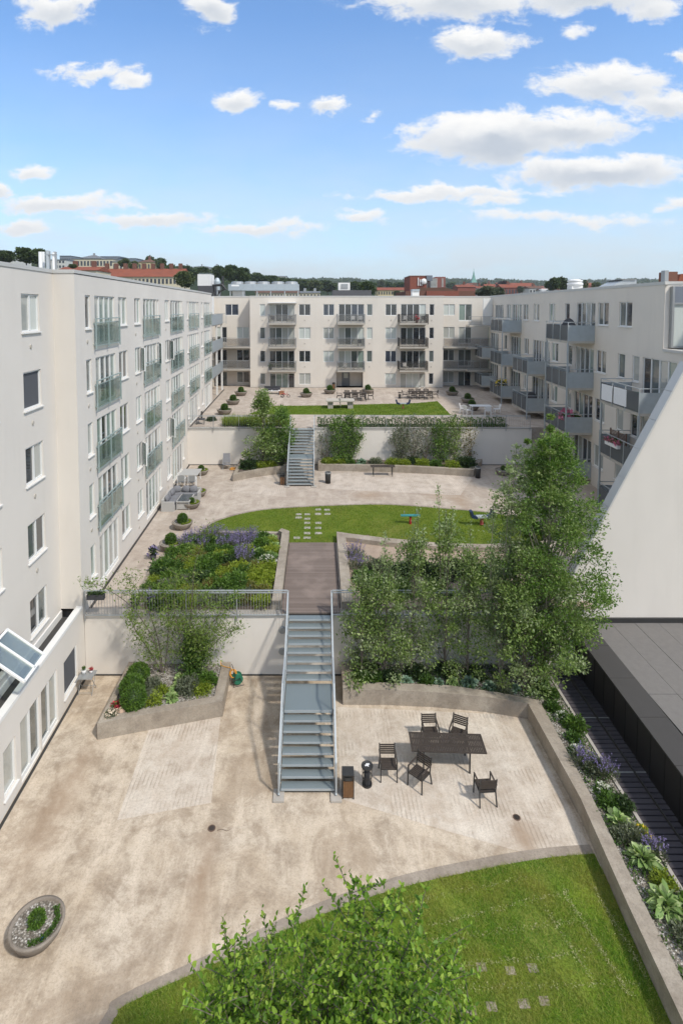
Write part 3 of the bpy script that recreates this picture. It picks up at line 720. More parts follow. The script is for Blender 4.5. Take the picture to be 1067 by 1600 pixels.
# recesses left and right with open galleries
F2 = Facade(FB, (0, FY + 1.7), 0, -12.6, -8.05, 5.6, 16.55)
F3 = Facade(FB, (0, FY + 1.7), 0, 15.25, 21.2, 5.6, 16.55)
for ri, zt in enumerate(frow):
    F2.win('window', -11.3 + .0, -9.9 + .25, zt - 1.38, zt, 2, [['pane_blue', 'pane_blue'], ['pane_pale', 'pane_pale'], ['pane_dark', 'pane_dark'], ['pane_dark', 'pane_mid']][ri], sill=False) if ri == 0 else None
    if ri:
        F2.win('window', -9.9, -8.35, zt - 1.38, zt, 2, [None, ['pane_pale', 'pane_pale'], ['pane_dark', 'pane_dark'], ['pane_mid', 'pane_dark']][ri], sill=False)
        F2.win('balcony_door', -12.4, -11.1, zt - 2.0, zt, 2, [None, ['pane_pale', 'pane_dark'], ['pane_dark', 'pane_dark'], ['pane_dark', 'pane_mid']][ri], sill=False, door=True)
    F3.win('window', 15.6, 17.0, zt - 1.38, zt, 2, [['pane_pale'] * 2, ['pane_curtain'] * 2, ['pane_mid'] * 2, ['pane_curtain'] * 2][ri], sill=False)
    F3.win('balcony_door', 17.5, 19.1, zt - 2.1, zt, 2, [['pane_green', 'pane_mid'], ['pane_curtain', 'pane_mid'], ['pane_mid', 'pane_mid'], ['pane_mid', 'pane_dark']][ri], sill=False, door=True)
F2.build('stucco_far'); F3.build('stucco_far')
part(MB().quad((-8.05, FY, 5.6), (-8.05, FY + 1.7, 5.6), (-8.05, FY + 1.7, 16.55), (-8.05, FY, 16.55)).quad((15.25, FY, 5.6), (15.25, FY + 1.7, 5.6), (15.25, FY + 1.7, 16.55), (15.25, FY, 16.55)), 'side_wall', 'stucco_far', FB)
for zf in (10.55, 7.85):
    for (x0, x1) in ((-12.6, -8.06), (15.26, 20.7)):
        g = part(MB().box(x0, x1, FY - .1, FY + 1.69, zf - .2, zf), 'gallery_floor', 'slab_edge', FB)
        q = gallery_rail(x1 - x0 - .1).build('railing', 'rail_grey', g); q.location = (x0 + .05, FY - .05, zf)
        q2 = MB().box(x0 + .05, x1 - .05, FY - .02, FY - .01, zf + .1, zf + .95).build('smoked_panel', 'smoked_glass', g)
m = MB().prism([(-12.8, FY + 1.67), (-8.08, FY + 1.67), (-8.08, FY - .03), (15.28, FY - .03), (15.28, FY + 1.67), (21.4, FY + 1.67), (21.4, 82), (-12.8, 82)], 16.53, 16.68)
part(m, 'roof_parapet', 'coping', FB)
part(MB().quad((-12.8, 81.9, 0), (21.4, 81.9, 0), (21.4, 81.9, 16.6), (-12.8, 81.9, 16.6)), 'rear_wall', 'stucco_far', FB)
aw = part(MB().box(X_(419.5), X_(463), FY - .95, FY - .01, 15.78, 15.92), 'awning', 'white_render', FB)

# ================================================================== RIGHT WING
RWG = thing('apartment_building', 'grey beige apartment wing on the right with rows of projecting metal balconies', 'building', (20, 45, 0))
AR = -pi / 2 - .041
def xr(y): return 18 + .041 * y
FR = Facade(RWG, (xr(67.9), 67.9), AR, 0, 44.4, 0, 16.5)
rr = [15.6, 12.3, 8.9, 5.65]
palR = ['pane_dark', 'pane_mid', 'pane_curtain', 'pane_mid', 'pane_green', 'pane_dark']
def rwin(a, b, r, n=None, door=False, h=1.57):
    zt = rr[r]; n = n or (2 if b - a > 1.1 else 1)
    FR.win('balcony_door' if door else 'window', 67.9 - b, 67.9 - a, zt - (2.45 if door else h), zt, n, rp(n, palR), sill=not door, door=door)
for a, b in ((34.72, 36.32), (37.75, 39.33), (47.02, 48.51), (50.89, 52.42), (53.86, 55.39), (66.3, 67.6)): rwin(a, b, 0, 2)
rwin(44.2, 45.05, 0); rwin(39.75, 42.85, 0, 4, True); rwin(55.9, 58.9, 0, 4, True); rwin(62.1, 65.4, 0, 4)
rwin(59.5, 60.9, 0, 2)
for r in (1, 2, 3):
    rwin(35.4, 36.3, r); rwin(37.93, 39.4, r, 2); rwin(39.8, 42.85, r, 4, True); rwin(43.5, 44.35, r); rwin(46.3, 47.75, r, 2); rwin(48.1, 52.4, r, 6, True)
    rwin(33.7, 34.5, r)
    if r < 3: rwin(53.6, 54.9, r, 2); rwin(56.0, 59.2, r, 4, True); rwin(60.6, 61.6, r); rwin(63.9, 67.2, r, 4, True)
    rwin(29.9, 33.3, r, 4, True); rwin(26.2, 27.6, r, 2)
FR.op(67.9 - 31.3, 44.4, 12.95, 16.5)
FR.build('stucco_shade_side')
m = MB(); y0 = 31.3; X0 = xr(y0)
m.quad((X0, y0, 12.95), (X0 + 4, y0, 12.95), (X0 + 4, y0, 16.5), (X0, y0, 16.5)); m.quad((X0 + 2.6, 23.5, 12.95), (X0 + 2.6, y0, 12.95), (X0 + 2.6, y0, 16.5), (X0 + 2.6, 23.5, 16.5))
part(m, 'terrace_wall', 'stucco', RWG)
part(MB().prism([(xr(31.3) - .06, 31.25), (xr(23.5) - .06, 23.5), (xr(23.5) + 2.6, 23.5), (X0 + 2.6, 31.25)], 12.8, 12.93), 'roof_terrace', 'coping', RWG)
g = part(MB().box(X0 + .28, X0 + .40, 31.05, 31.28, 13.0, 16.4).box(X0 + .40, X0 + 2.55, 31.05, 31.28, 15.4, 15.5).box(X0 + .40, X0 + 2.55, 31.05, 31.28, 13.0, 13.1), 'corner_window', 'grey_metal', RWG)
MB().box(X0 + .40, X0 + 2.55, 31.15, 31.18, 15.5, 16.4).build('spandrel', 'grey_block', g)
MB().box(X0 + .40, X0 + 2.55, 31.15, 31.18, 13.1, 15.4).build('pane', 'pane_pale', g)
part(MB().prism([(xr(67.9) - .03, 67.75), (xr(31.3) - .03, 31.27), (X0 + 12, 31.27), (X0 + 12, 67.75)], 16.5, 16.68), 'roof_parapet', 'coping', RWG)
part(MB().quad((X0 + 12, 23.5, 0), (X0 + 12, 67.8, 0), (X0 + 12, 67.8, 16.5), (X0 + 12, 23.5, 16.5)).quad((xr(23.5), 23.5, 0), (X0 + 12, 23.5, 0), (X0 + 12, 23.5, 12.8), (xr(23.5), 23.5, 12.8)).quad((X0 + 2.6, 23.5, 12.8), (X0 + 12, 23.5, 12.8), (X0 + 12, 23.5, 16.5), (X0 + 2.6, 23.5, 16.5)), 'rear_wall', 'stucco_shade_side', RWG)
def side_balcony(y0, y1, zf, deep=1.88):
    """slab, perforated long front, solid galvanised ends, handrail, corner post"""
    L_ = y1 - y0
    b = part(MB().box(0, L_, -deep, -.003, -.16, 0), 'balcony', 'slab_edge', RWG, (xr(y1), y1, zf), AR)
    for xe in (0, L_ - .03): MB().box(xe, xe + .03, -deep, -.02, .0, 1.12).build('end_panel', 'galvanised', b)
    n = 3
    for i in range(n): MB().box(L_ * i / n + .05, L_ * (i + 1) / n - .05, -deep - .012, -deep + .012, .04, 1.12).build('front_panel', 'perforated', b)
    m = MB(); m.bar((0, -deep, 1.34), (L_, -deep, 1.34), .05, .04)
    for x in (.02, L_ - .02): m.bar((x, -deep, 1.34), (x, 0, 1.34), .05, .04)
    for i in range(n + 1): m.box(L_ * i / n - .025, L_ * i / n + .025, -deep - .02, -deep + .03, -.16, 1.34)
    m.build('handrail', 'galv_light', b)
    return b
zs_ = [12.86, 9.52, 6.3, 3.06]
for r in (0, 1, 2, 3): side_balcony(39.7, 43.9, zs_[r])
for r in (1, 2, 3): side_balcony(48.1, 52.2, zs_[r])
for r in (0, 1, 2): side_balcony(55.8, 60.0, zs_[r])
for r in (1, 2): side_balcony(64.3, 67.6, zs_[r], 1.7)
for r in (1, 2, 3): side_balcony(30.0, 34.5, zs_[r])
for (y, zt, zb) in ((39.75, 12.7, 2.6), (43.8, 12.7, 2.6), (48.15, 9.4, 2.6), (55.85, 12.7, 5.6), (34.4, 9.4, 2.6), (30.1, 9.4, 2.6)):
    part(MB().box(xr(y) - 1.93, xr(y) - 1.84, y - .045, y + .045, zb, zt), 'balcony_post', 'galvanised', RWG)
for zf in (13.15, 10.55, 7.85):
    b = part(MB().prism([(17.9, 67.6), (17.9, 66.3), (20.7, 66.3), (20.7, 67.6)], zf - .18, zf), 'balcony', 'slab_edge', RWG)
    q = gallery_rail(2.8).build('railing', 'rail_grey', b); q.location = (17.9, 66.32, zf)
part(MB().box(19.6, 20.72, 66.5, 66.7, 13.2, 16.35), 'corner_fin', 'white_render', RWG)
# ================================================================== GROUND, TERRACES
struct('street_ground', MB().quad((-4000, -600, -.6), (4000, -600, -.6), (4000, 8000, -.6), (-4000, 8000, -.6)), 'wooded')
struct('courtyard_floor', MB().box(-9.75, 10.8, 2, 22.55, -.5, 0), 'court_concrete')
T1 = 22.5; T2 = 44.6
struct('middle_terrace', MB().box(-10.6, 10.6, T1 + .28, T2 + .2, -.5, 2.6).box(10.6, 20.2, T1 + 1.2, T2 + .2, -.5, 2.6), 'terrace_concrete')
struct('upper_terrace', MB().box(-12.8, 21.5, T2 + .28, 69.6, -.5, 5.6), 'terrace_concrete')
def ssheet(name, poly, z, mat): return struct(name, MB().prism(poly, z - .05, z), mat)
def P2(pts, z): return [gz(u, v, z)[:2] for u, v in pts]
ssheet('ribbed_paving', P2([(233, 1140), (345, 1119), (330, 1255), (183, 1282)], 0), .004, 'ribbed_concrete')
ssheet('ribbed_paving', [(.78, 20.64), (7.68, 20.2), (7.68, 14.85), (6.2, 14.75), (3.9, 15.5), (.72, 16.62)], .004, 'ribbed_concrete')
ssheet('ribbed_paving', [(-5.81, 38.05), (-6.05, 40.64), (-2.39, 42.3), (-2.05, 36.87)], 2.604, 'terrace_ribbed')
ssheet('ribbed_paving', [(.24, 42.4), (10.3, 42.1), (11.62, 41.3), (9.65, 37.25), (.22, 38.67)], 2.604, 'terrace_ribbed')
# lower lawn
LAWN1 = curve_pts([(-5.2, 9.6), (-4.35, 11.13), (-4.15, 11.45), (-2.44, 12.18), (-.24, 13.13), (2.09, 13.9), (4.42, 14.4), (6.27, 14.72), (7.72, 14.85)], 4) + [(7.72, 12), (7.55, 2.5), (-5.2, 2.5)]
K1 = curve_pts([(-5.45, 9.6), (-4.58, 11.2), (-4.35, 11.6), (-2.5, 12.42), (-.3, 13.42), (2.07, 14.2), (4.42, 14.7), (6.27, 15.0), (7.72, 15.12)], 4)
nk = len(K1); kb = MB().prism(K1 + LAWN1[:nk][::-1], -.04, .012); kb.prism([(-5.45, 2.5), (-5.2, 2.5), (-5.2, 9.6), (-5.45, 9.6)], -.04, .012); struct('lawn_kerb', kb, 'kerb_concrete')
ssheet('lawn_soil', LAWN1, .008, 'lawn_ground')
# middle lawn
a_ = curve_pts([(-6.15, 30.0), (-6.35, 31.3), (-5.9, 32.64), (-4.16, 34.1), (-1.81, 34.85), (2.66, 35.4), (5.11, 35.33), (8.6, 34.55), (11.21, 33.73), (12.6, 32.4), (12.9, 30.8), (11.6, 29.3)], 4)
LAWN2 = a_ + [(8.71, 28.6), (6.44, 28.6), (3.51, 29.1), (1.6, 29.85), (.96, 29.55), (-1.47, 29.55), (-1.9, 30.3), (-5.57, 30.6)]
ssheet('lawn_soil', LAWN2, 2.608, 'lawn_ground_far')
k2 = [(x * 1.0 + (x - 3) * .018, y + .0 + (y - 29) * .03) for x, y in a_]
struct('lawn_kerb', MB().prism(k2 + a_[::-1], 2.5, 2.614), 'kerb_concrete')
# upper lawn
LAWN3 = [(-6.2, 50.4), (-5.2, 53.0), (-4.35, 54.8), (.32, 55.0), (10.04, 56.4), (12.43, 57.6), (12.01, 49.9), (.29, 50.3)]
ssheet('lawn_soil', LAWN3, 5.608, 'lawn_ground_far')
def grass(name, poly, z, n, h, wd, mat, lean=.4):
    P = sample_poly(poly, n); C = np.concatenate([P, np.full((len(P), 1), z)], 1)
    # sparse where worn
    keep = (np.sin(P[:, 0] * 1.7 + 2 * np.sin(P[:, 1] * .9)) * np.cos(P[:, 1] * 1.3 + np.sin(P[:, 0] * 2.1)) > -.55) | (RNG.random(len(P)) < .45)
    V, F = blades(C[keep], h, wd, lean); o = npmesh(name, V, F, [mat]); o['kind'] = 'stuff'; return o
grass('grass', [(x, max(y, 9.8)) for x, y in LAWN1], .008, 200000, .06, .013, 'grass_blade', .8)
grass('grass', LAWN2, 2.608, 90000, .05, .022, 'grass_far', .6)
grass('grass', LAWN3, 5.608, 40000, .06, .05, 'grass_far', .6)
# worn stepping stones
def slab(name, pts, z, label, grp, half, cat='paving slab'):
    for i, (x, y) in enumerate(pts):
        m = MB(); r = random.Random(i + len(name)); hx, hy = half
        poly = [(x + sx * hx * r.uniform(.85, 1.05), y + sy * hy * r.uniform(.85, 1.05)) for sx, sy in ((-1, -1), (1, -1), (1, 1), (-1, 1))]
        m.prism([(p[0] - x, p[1] - y) for p in poly], 0, .035); o = m.build(name, 'slab_concrete' if z > 1 else 'kerb_concrete', None, loc=(x, y, z)); tag(o, label, cat, grp)
slab('paving_slab', [(-.59, 33.73), (-.56, 32.35), (-.55, 31.63), (-.54, 30.85), (-.53, 30.2), (-1.1, 33.73), (-1.1, 33.2), (-1.1, 30.2), (.09, 34.55), (.09, 33.79), (.09, 32.35), (.09, 31.6), (.09, 30.85), (.64, 34.5), (.64, 33.79), (-.56, 33.0)],
     2.588, 'pale concrete stepping slab set in the middle lawn beyond the boardwalk', 'stepping slabs in the middle lawn', (.19, .15))
slab('paving_slab', [gz(u, v, 0)[:2] for u, v in ((717, 1516), (752, 1513), (797, 1518), (832, 1514), (735, 1581), (768, 1575), (818, 1570), (850, 1566))],
     -.014, 'worn earthy slab almost level with the grass of the near lawn', 'stepping slabs in the near lawn', (.12, .09))
# straw like mowing traces
def straw(p0, p1, n, wd=.035):
    p0 = np.array(gz(*p0, 0)); p1 = np.array(gz(*p1, 0)); t = RNG.random((n, 1)); C = p0 * (1 - t) + p1 * t; C[:, 0:2] += RNG.normal(size=(n, 2)) * wd; C[:, 2] = .035 + RNG.random(n) * .03
    D = rnd_dirs(n); D[:, 2] *= .15; return leaf_quads(C, .05, .16, D=D)
Vs, Fs, o_ = [], [], 0
for p0, p1, n in (((670, 1450), (890, 1395), 260), ((640, 1478), (900, 1442), 300), ((700, 1515), (925, 1490), 300), ((700, 1548), (1000, 1540), 260), ((880, 1395), (985, 1560), 420), ((925, 1385), (1010, 1530), 380), ((850, 1420), (930, 1540), 200), ((610, 1420), (830, 1372), 160)):
    V, F = straw(p0, p1, n); Vs.append(V); Fs.append(F + o_); o_ += len(V)
plain('straw', (.36, .35, .17), .9, var=.3, scale=20)
o = npmesh('dry_clippings', np.concatenate(Vs), np.concatenate(Fs), ['straw']); o['kind'] = 'stuff'

# ---- retaining walls
def rwall(x0, x1, y, z0, z1, label, mat='stucco', gaps=None):
    t = thing('retaining_wall', label, 'wall', ((x0 + x1) / 2, y, z0))
    part(MB().box(x0, x1, y, y + .27, z0, z1 - .05), 'wall', mat, t)
    part(MB().box(x0, x1, y - .02, y + .45, z1 - .05, z1 + .012), 'coping', 'slab_concrete', t)
    part(MB().box(x0, x1, y - .035, y - .001, z0 + .005, z0 + .05), 'base_joint', 'dark_gap', t); return t
WA = rwall(-9.56, -1.2, T1, 0, 2.6, 'pale rendered retaining wall left of the lower steel stair')
WB = rwall(.62, 10.62, T1, 0, 2.6, 'pale rendered retaining wall behind the birches right of the lower steel stair')
rwall(-10.4, -2.1, T2, 2.6, 5.6, 'pale rendered retaining wall left of the upper steel stair'); rwall(-.2, 17.2, T2, 2.6, 5.6, 'pale rendered retaining wall right of the upper steel stair')
struct('retaining_wall_behind_stair', MB().box(-1.199, .619, T1 + .02, T1 + .26, 0, 2.54), 'stucco')
struct('retaining_wall_behind_stair', MB().box(-2.099, -.201, T2 + .02, T2 + .26, 2.6, 5.55), 'stucco')
# wall lamps beside the stair (dark discs)
for z, tx in ((1.95, 'upper'), (1.05, 'lower')):
    m = MB(); m.lathe([(0, 0), (.15, 0), (.15, .06), (.12, .09), (0, .09)], 18); m.v = [(x, -zz, y) for x, y, zz in m.v]
    tag(m.build('wall_lamp', 'grey_metal', None, loc=(-1.42, T1 - .001, z)), tx + ' round grey lamp on the retaining wall beside the lower stair', 'wall lamp')
# gutter along the left facade
m = MB(); m.prism([(xl(5) + .02, 5), (xl(5) + .12, 5), (xl(22.2) + .12, 22.2), (xl(22.2) + .02, 22.2)], -.02, .006); struct('drain_gap', m, 'dark_gap')
m = MB(); m.prism([(xl(22.8) + .02, 22.8), (xl(22.8) + .14, 22.8), (xl(44.6) + .14, 44.6), (xl(44.6) + .02, 44.6)], 2.5, 2.606); struct('drain_gap', m, 'dark_gap')
m = MB(); m.prism([(xl(44.9) + .02, 44.9), (xl(44.9) + .16, 44.9), (xl(66) + .16, 66), (xl(66) + .02, 66)], 5.5, 5.606); struct('drain_gap', m, 'dark_gap')
struct('drain_gap', MB().box(-8.0, 15.2, FY - .2, FY - .02, 5.5, 5.607), 'dark_gap')

# ---- boardwalk
m = MB()
y = 22.55
while y < 29.45: m.box(-1.47, .97, y, y + .11, 2.60, 2.655); y += .12
bw = struct('boardwalk', m, 'boardwalk_wood')
ssheet('boardwalk_base', [(-1.5, 22.5), (1.0, 22.5), (1.0, 29.5), (-1.5, 29.5)], 2.606, 'dark_gap')

# ---- steel stairs
def stair(label, x0, x1, y0, zb, zt, y_top, land_y0, land_y1, n_low, n_up):
    t = thing('steel_stair', label, 'stair', ((x0 + x1) / 2, y0, zb)); rise = (zt - zb) / (n_low + n_up + 1)
    pts = []; g = (land_y0 - y0) / n_low
    for i in range(n_low):
        z = zb + rise * (i + 1); part(MB().box(x0 + .03, x1 - .03, y0 + g * i, y0 + g * i + .285, z - .035, z).mat('grating'), 'tread', None, t)
        part(MB().box(x0 + .03, x1 - .03, y0 + g * i - .012, y0 + g * i - .001, z - .06, z + .004), 'nosing', 'galv_light', t)
    zl = zb + rise * (n_low + 1); m = MB().mat('grating').box(x0 + .03, x1 - .03, land_y0, land_y1, zl - .04, zl); part(m, 'landing', None, t)
    part(MB().box(x0 + .03, x1 - .03, land_y0 - .012, land_y0 - .001, zl - .09, zl + .004), 'nosing', 'galv_light', t)
    g2 = (y_top - land_y1) / n_up
    for i in range(n_up):
        z = zl + rise * (i + 1); yy = land_y1 + .02 + g2 * i
        part(MB().box(x0 + .03, x1 - .03, yy, yy + g2 + .01, z - .035, z).mat('grating'), 'tread', None, t)
        part(MB().box(x0 + .03, x1 - .03, yy - .012, yy - .001, z - .06, z + .004), 'nosing', 'galv_light', t)
    for m_ in (): pass
    for x in (x0 - .02, x1 + .02):
        path = [(y0 - .12, zb + rise * .6), (land_y0 - .05, zl), (land_y1, zl), (y_top + .1, zt)]
        m = MB()
        for (ya, za), (yb, zb_) in zip(path, path[1:]):
            m.bar((x, ya, za - .08), (x, yb, zb_ - .08), .045, .24)
        part(m, 'stringer', 'galvanised', t)
        m = MB(); H = 1.0
        for (ya, za), (yb, zb_) in zip(path, path[1:]):
            m.bar((x, ya, za + H), (x, yb, zb_ + H), .05, .05); m.bar((x, ya, za + .14), (x, yb, zb_ + .14), .03, .03)
        if True:
            m.bar((x, y_top + .1, zt + H), (x, y_top + .1, zt), .045, .045); m.bar((x, y0 - .12, zb + rise * .6 + H), (x, y0 - .12, zb + .02), .05, .05)
        for (yy, zz) in (path[1], path[2], (y0 + .9, None)):
            if zz is None: continue
            m.bar((x, yy, zz + H), (x, yy, zz - .05), .04, .04)
        part(m, 'handrail', 'galv_light', t)
        m = MB()
        for (ya, za), (yb, zb_) in zip(path, path[1:]):
            k = int((yb - ya) / .115)
            for i in range(1, k):
                f = i / k; yy = ya + (yb - ya) * f; zz = za + (zb_ - za) * f; m.box(x - .006, x + .006, yy - .006, yy + .006, zz + .14, zz + H)
        part(m, 'balusters', 'galvanised', t)
        part(MB().box(x - .17, x + .17, y0 - .34, y0 + .12, zb + .003, zb + .06), 'footing', 'slab_concrete', t)
    for yy, zz in ((land_y0 + .1, zl - .05), (land_y1 - .1, zl - .05)):
        for x in (x0 + .05, x1 - .05): part(MB().box(x - .04, x + .04, yy - .04, yy + .04, zb, zz), 'column', 'galvanised', t)
    return t
stair('long galvanised steel stair with grating treads from the near courtyard up to the boardwalk', -1.16, .58, 16.8, 0, 2.6, 22.4, 18.72, 20.1, 7, 8)
stair('smaller galvanised steel stair in the distance up to the upper terrace', -2.07, -.23, 39.2, 2.6, 5.6, 44.5, 41.2, 42.3, 8, 9)
def railing(label, pts, z, h=1.05, bars=.115, thick=1.0, drop=.22, glass=False):
    """posts, double top rail, bottom rail and thin bars along a polyline"""
    t = thing('railing', label, 'railing', (pts[0][0], pts[0][1], z)); post = MB(); rail = MB(); bal = MB()
    for (xa, ya), (xb, yb) in zip(pts, pts[1:]):
        L_ = sqrt((xb - xa) ** 2 + (yb - ya) ** 2); n = max(1, round(L_ / 2.0))
        for zz, w_ in ((h, .045), (h - .09, .03), (.02, .035)): rail.bar((xa, ya, z + zz), (xb, yb, z + zz), w_ * thick)
        for i in range(n + 1):
            f = i / n; x, y = xa + (xb - xa) * f, ya + (yb - ya) * f; post.box(x - .025 * thick, x + .025 * thick, y - .02, y + .02, z - drop, z + h)
        k = int(L_ / bars)
        for i in range(1, k):
            f = i / k; x, y = xa + (xb - xa) * f, ya + (yb - ya) * f; bal.box(x - .0065 * thick, x + .0065 * thick, y - .0065, y + .0065, z + .03, z + h - .09)
    part(rail, 'rail', 'galv_light', t); part(post, 'posts', 'rail_grey', t); part(bal, 'balusters', 'rail_grey', t); return t
railing('galvanised railing along the middle terrace edge, left of the stair', [(-9.5, 22.4), (-1.2, 22.42)], 2.6)
railing('galvanised railing along the middle terrace edge behind the birches', [(.64, 22.42), (10.6, 22.4)], 2.6)
railing('thin grey railing on the upper terrace edge, left of the far stair', [(-10.3, 44.5), (-2.12, 44.5)], 5.6, thick=.75, bars=.15)
railing('thin grey railing on the upper terrace edge, in front of the hedge', [(-.18, 44.5), (17.0, 44.5)], 5.6, thick=.75, bars=.15)

# ---- planter walls: outer and inner outline
def kerb_wall(t, outer, inner, z0, z1, mat='wall_concrete', closed=False, name='kerb'):
    m = MB(); m.prism(outer + inner[::-1], z0, z1); return part(m, name, mat, t)
# left lower bed
PB1 = thing('raised_bed', 'wedge shaped concrete raised bed against the left retaining wall', 'planter', (-5.5, 20.5, 0))
o1 = [(-7.75, 22.45), (-7.72, 19.0), (-6.05, 19.46), (-3.5, 20.14), (-3.55, 22.45)]
i1 = [(-7.52, 22.45), (-7.5, 19.4), (-6.1, 19.78), (-3.86, 20.42), (-3.9, 22.45)]
kerb_wall(PB1, o1, i1, .0, .6); part(MB().prism(i1, .3, .52), 'gravel', 'pebbles', PB1)
# right lower bed (L shaped) with its long side running towards the camera
PB2 = thing('raised_bed', 'long L shaped concrete raised bed with birches, right of the near courtyard', 'planter', (5, 20.6, 0))
o2 = [(1.0, 22.45), (1.0, 20.75), (2.58, 20.75), (4.52, 20.62), (6.39, 20.36), (7.80, 20.0), (7.86, 16), (7.62, 13), (7.5, 10.8), (7.3, 4)]
i2 = [(1.42, 22.45), (1.42, 21.2), (2.64, 21.18), (5.11, 21.02), (6.92, 20.6), (8.28, 20.2), (8.22, 16), (8.03, 13), (7.92, 11), (7.72, 4)]
kerb_wall(PB2, o2, i2, 0, .6)
part(MB().prism(i2 + [(9.0, 4), (9.12, 11), (9.2, 16), (9.25, 21), (9.3, 22.45)], .2, .5), 'soil', 'pebbles', PB2)
part(MB().prism([(9.0, 4), (9.12, 11), (9.2, 16), (9.25, 21), (9.3, 22.45), (9.4, 22.45), (9.35, 21), (9.3, 16), (9.22, 11), (9.1, 4)], 0, .54), 'edge_board', 'slab_concrete', PB2)
# dark deck and low dark building
m = MB(); y = 4.0
while y < 22.4: m.box(9.41, 10.62, y, y + .15, .28, .34); y += .195
struct('dark_deck', m, 'deck_dark'); struct('deck_void', MB().box(9.42, 10.7, 4, 22.4, -.4, .2), 'dark_gap')
for y in (13.2, 17.2, 19.6): tag(MB().box(9.42, 10.6, y, y + .04, .34, .352).build('deck_strip', 'grey_metal'), None, None, None, 'structure')
AX = thing('garage_roof', 'low flat roofed building clad in black panels with a grey felt roof at right', 'building', (12, 14, 0))
def xa_(y): return 10.05 + .0285 * y
m = MB(); y = 4.0
k = 0
while y < 22.3:
    m.prism([(xa_(y), y), (xa_(y), y + .74), (xa_(y) + .3, y + .74), (xa_(y) + .3, y)], .0, 1.8); m.prism([(xa_(y) - .018, y + .74), (xa_(y) - .018, y + .765), (xa_(y) + .3, y + .765), (xa_(y) + .3, y + .74)], 0, 1.8); y += .765
part(m, 'cladding', 'dark_cladding', AX)
m = MB(); y = 4.0
while y < 23.2:
    y2 = min(y + 1.95, 23.28); m.prism([(xa_(y) - .05, y), (xa_(y) + .88, y), (xa_(y2) + .88, y2 - .012), (xa_(y2) - .05, y2 - .012)], 1.8, 1.86); y += 1.95
part(m, 'roof_edge', 'cap_metal', AX)
part(MB().box(xa_(4) - .03, xa_(4) + .0, 4, 22, .34, .42), 'base_rail', 'cap_metal', AX)
m = MB()
for i in range(5):
    for j in range(4):
        m.box(11.5 + i * 1.0 - .55 * 0, 12.485 + i * 1.0, 3.8 + j * 5, 8.78 + j * 5, 1.7, 1.825 + .004 * ((i + j) % 2))
part(m, 'roof', 'roof_felt', AX)
part(MB().box(11, 17, 4, 23.2, 0, 1.7), 'body', 'dark_cladding', AX)
# gable wall with sloping coping
GB = thing('gable_wall', 'tall pale end wall with a steep sloping metal coping at the right', 'wall', (13, 23.3, 0))
gp = [(8.9, 23.3 * 0 + .0), (18.2, .0), (18.2, 18.0), (9.35, 1.95)]
sl = (12.57 - 6.47) / (15.22 - 12.15)
xb0 = 12.15 - (6.47 - 1.9) / sl
zt_ = 6.47 + (19.5 - 12.15) * sl
m = MB(); ys = (23.3, 23.62)
poly = [(xb0, 1.9), (17.2, 1.9), (17.2, 12.95), (15.41, 12.95)]
def xz_prism(mb, poly, y0, y1):
    n = len(poly); o = len(mb.v); mb.v += [(x, y0, z) for x, z in poly] + [(x, y1, z) for x, z in poly]
    mb.f.append([o + i for i in range(n)]); mb.m.append(mb.mi); mb.f.append([o + n + i for i in range(n)][::-1]); mb.m.append(mb.mi)
    for i in range(n):
        j = (i + 1) % n; mb.f.append([o + j, o + i, o + n + i, o + n + j]); mb.m.append(mb.mi)
    return mb
part(xz_prism(MB(), poly, *ys), 'wall', 'stucco_gable', GB)
nx, nz = -sl / sqrt(1 + sl * sl), 1 / sqrt(1 + sl * sl)
m = MB(); a = (xb0 - .1, 1.9 - .1 * sl + .0); 
for i in range(9):
    f0, f1 = i / 9, (i + 1) / 9 - .001; x0_, x1_ = xb0 + (15.41 - xb0) * f0, xb0 + (15.41 - xb0) * f1; z0_, z1_ = 1.9 + (x0_ - xb0) * sl, 1.9 + (x1_ - xb0) * sl
    xz_prism(m, [(x0_, z0_), (x1_, z1_), (x1_ + nx * .07, z1_ + nz * .07), (x0_ + nx * .07, z0_ + nz * .07)], 23.2, 23.72)
part(m, 'coping', 'coping', GB)
part(MB().box(xb0, 17.2, 23.2, 23.298, 1.83, 2.02), 'flashing', 'black_metal', GB)
part(MB().box(xb0 + .02, 17.2, 23.3, 23.6, 0, 1.9), 'base', 'dark_cladding', GB)
# middle bed left
BM1 = thing('raised_bed', 'large planted bed with low concrete sides left of the boardwalk', 'planter', (-4.5, 26.5, 2.6))
o3 = [(-1.5, 22.85), (-1.5, 30.2), (-1.95, 30.6)]; i3 = [(-1.88, 22.85), (-1.9, 30.05), (-2.1, 30.25)]
kerb_wall(BM1, o3, i3, 2.6, 3.0)
o4 = [(-7.5, 22.85), (-7.85, 24.5), (-8.05, 27.1), (-6.9, 29.9), (-5.5, 30.75), (-1.95, 30.6)]; i4 = [(-7.2, 22.85), (-7.55, 24.5), (-7.75, 27.0), (-6.7, 29.7), (-5.4, 30.5), (-2.0, 30.35)]
kerb_wall(BM1, o4, i4, 2.6, 2.8)
BEDL = [(-1.9, 22.85), (-1.9, 30.3), (-5.4, 30.5), (-6.7, 29.7), (-7.75, 27.0), (-7.55, 24.5), (-7.2, 22.85)]
part(MB().prism(BEDL, 2.6, 2.76), 'soil', 'soil', BM1)
BM2 = thing('raised_bed', 'planted bed with a broad curved concrete rim right of the boardwalk', 'planter', (6, 26.5, 2.6))
o5 = [(1.05, 22.85), (1.08, 30.25), (1.9, 29.95), (3.59, 29.43), (6.44, 28.75), (8.71, 28.6), (11.6, 28.9)]; i5 = [(1.5, 22.85), (1.55, 29.45), (2.0, 29.35), (3.5, 28.85), (6.4, 28.3), (8.71, 28.15), (11.6, 28.4)]
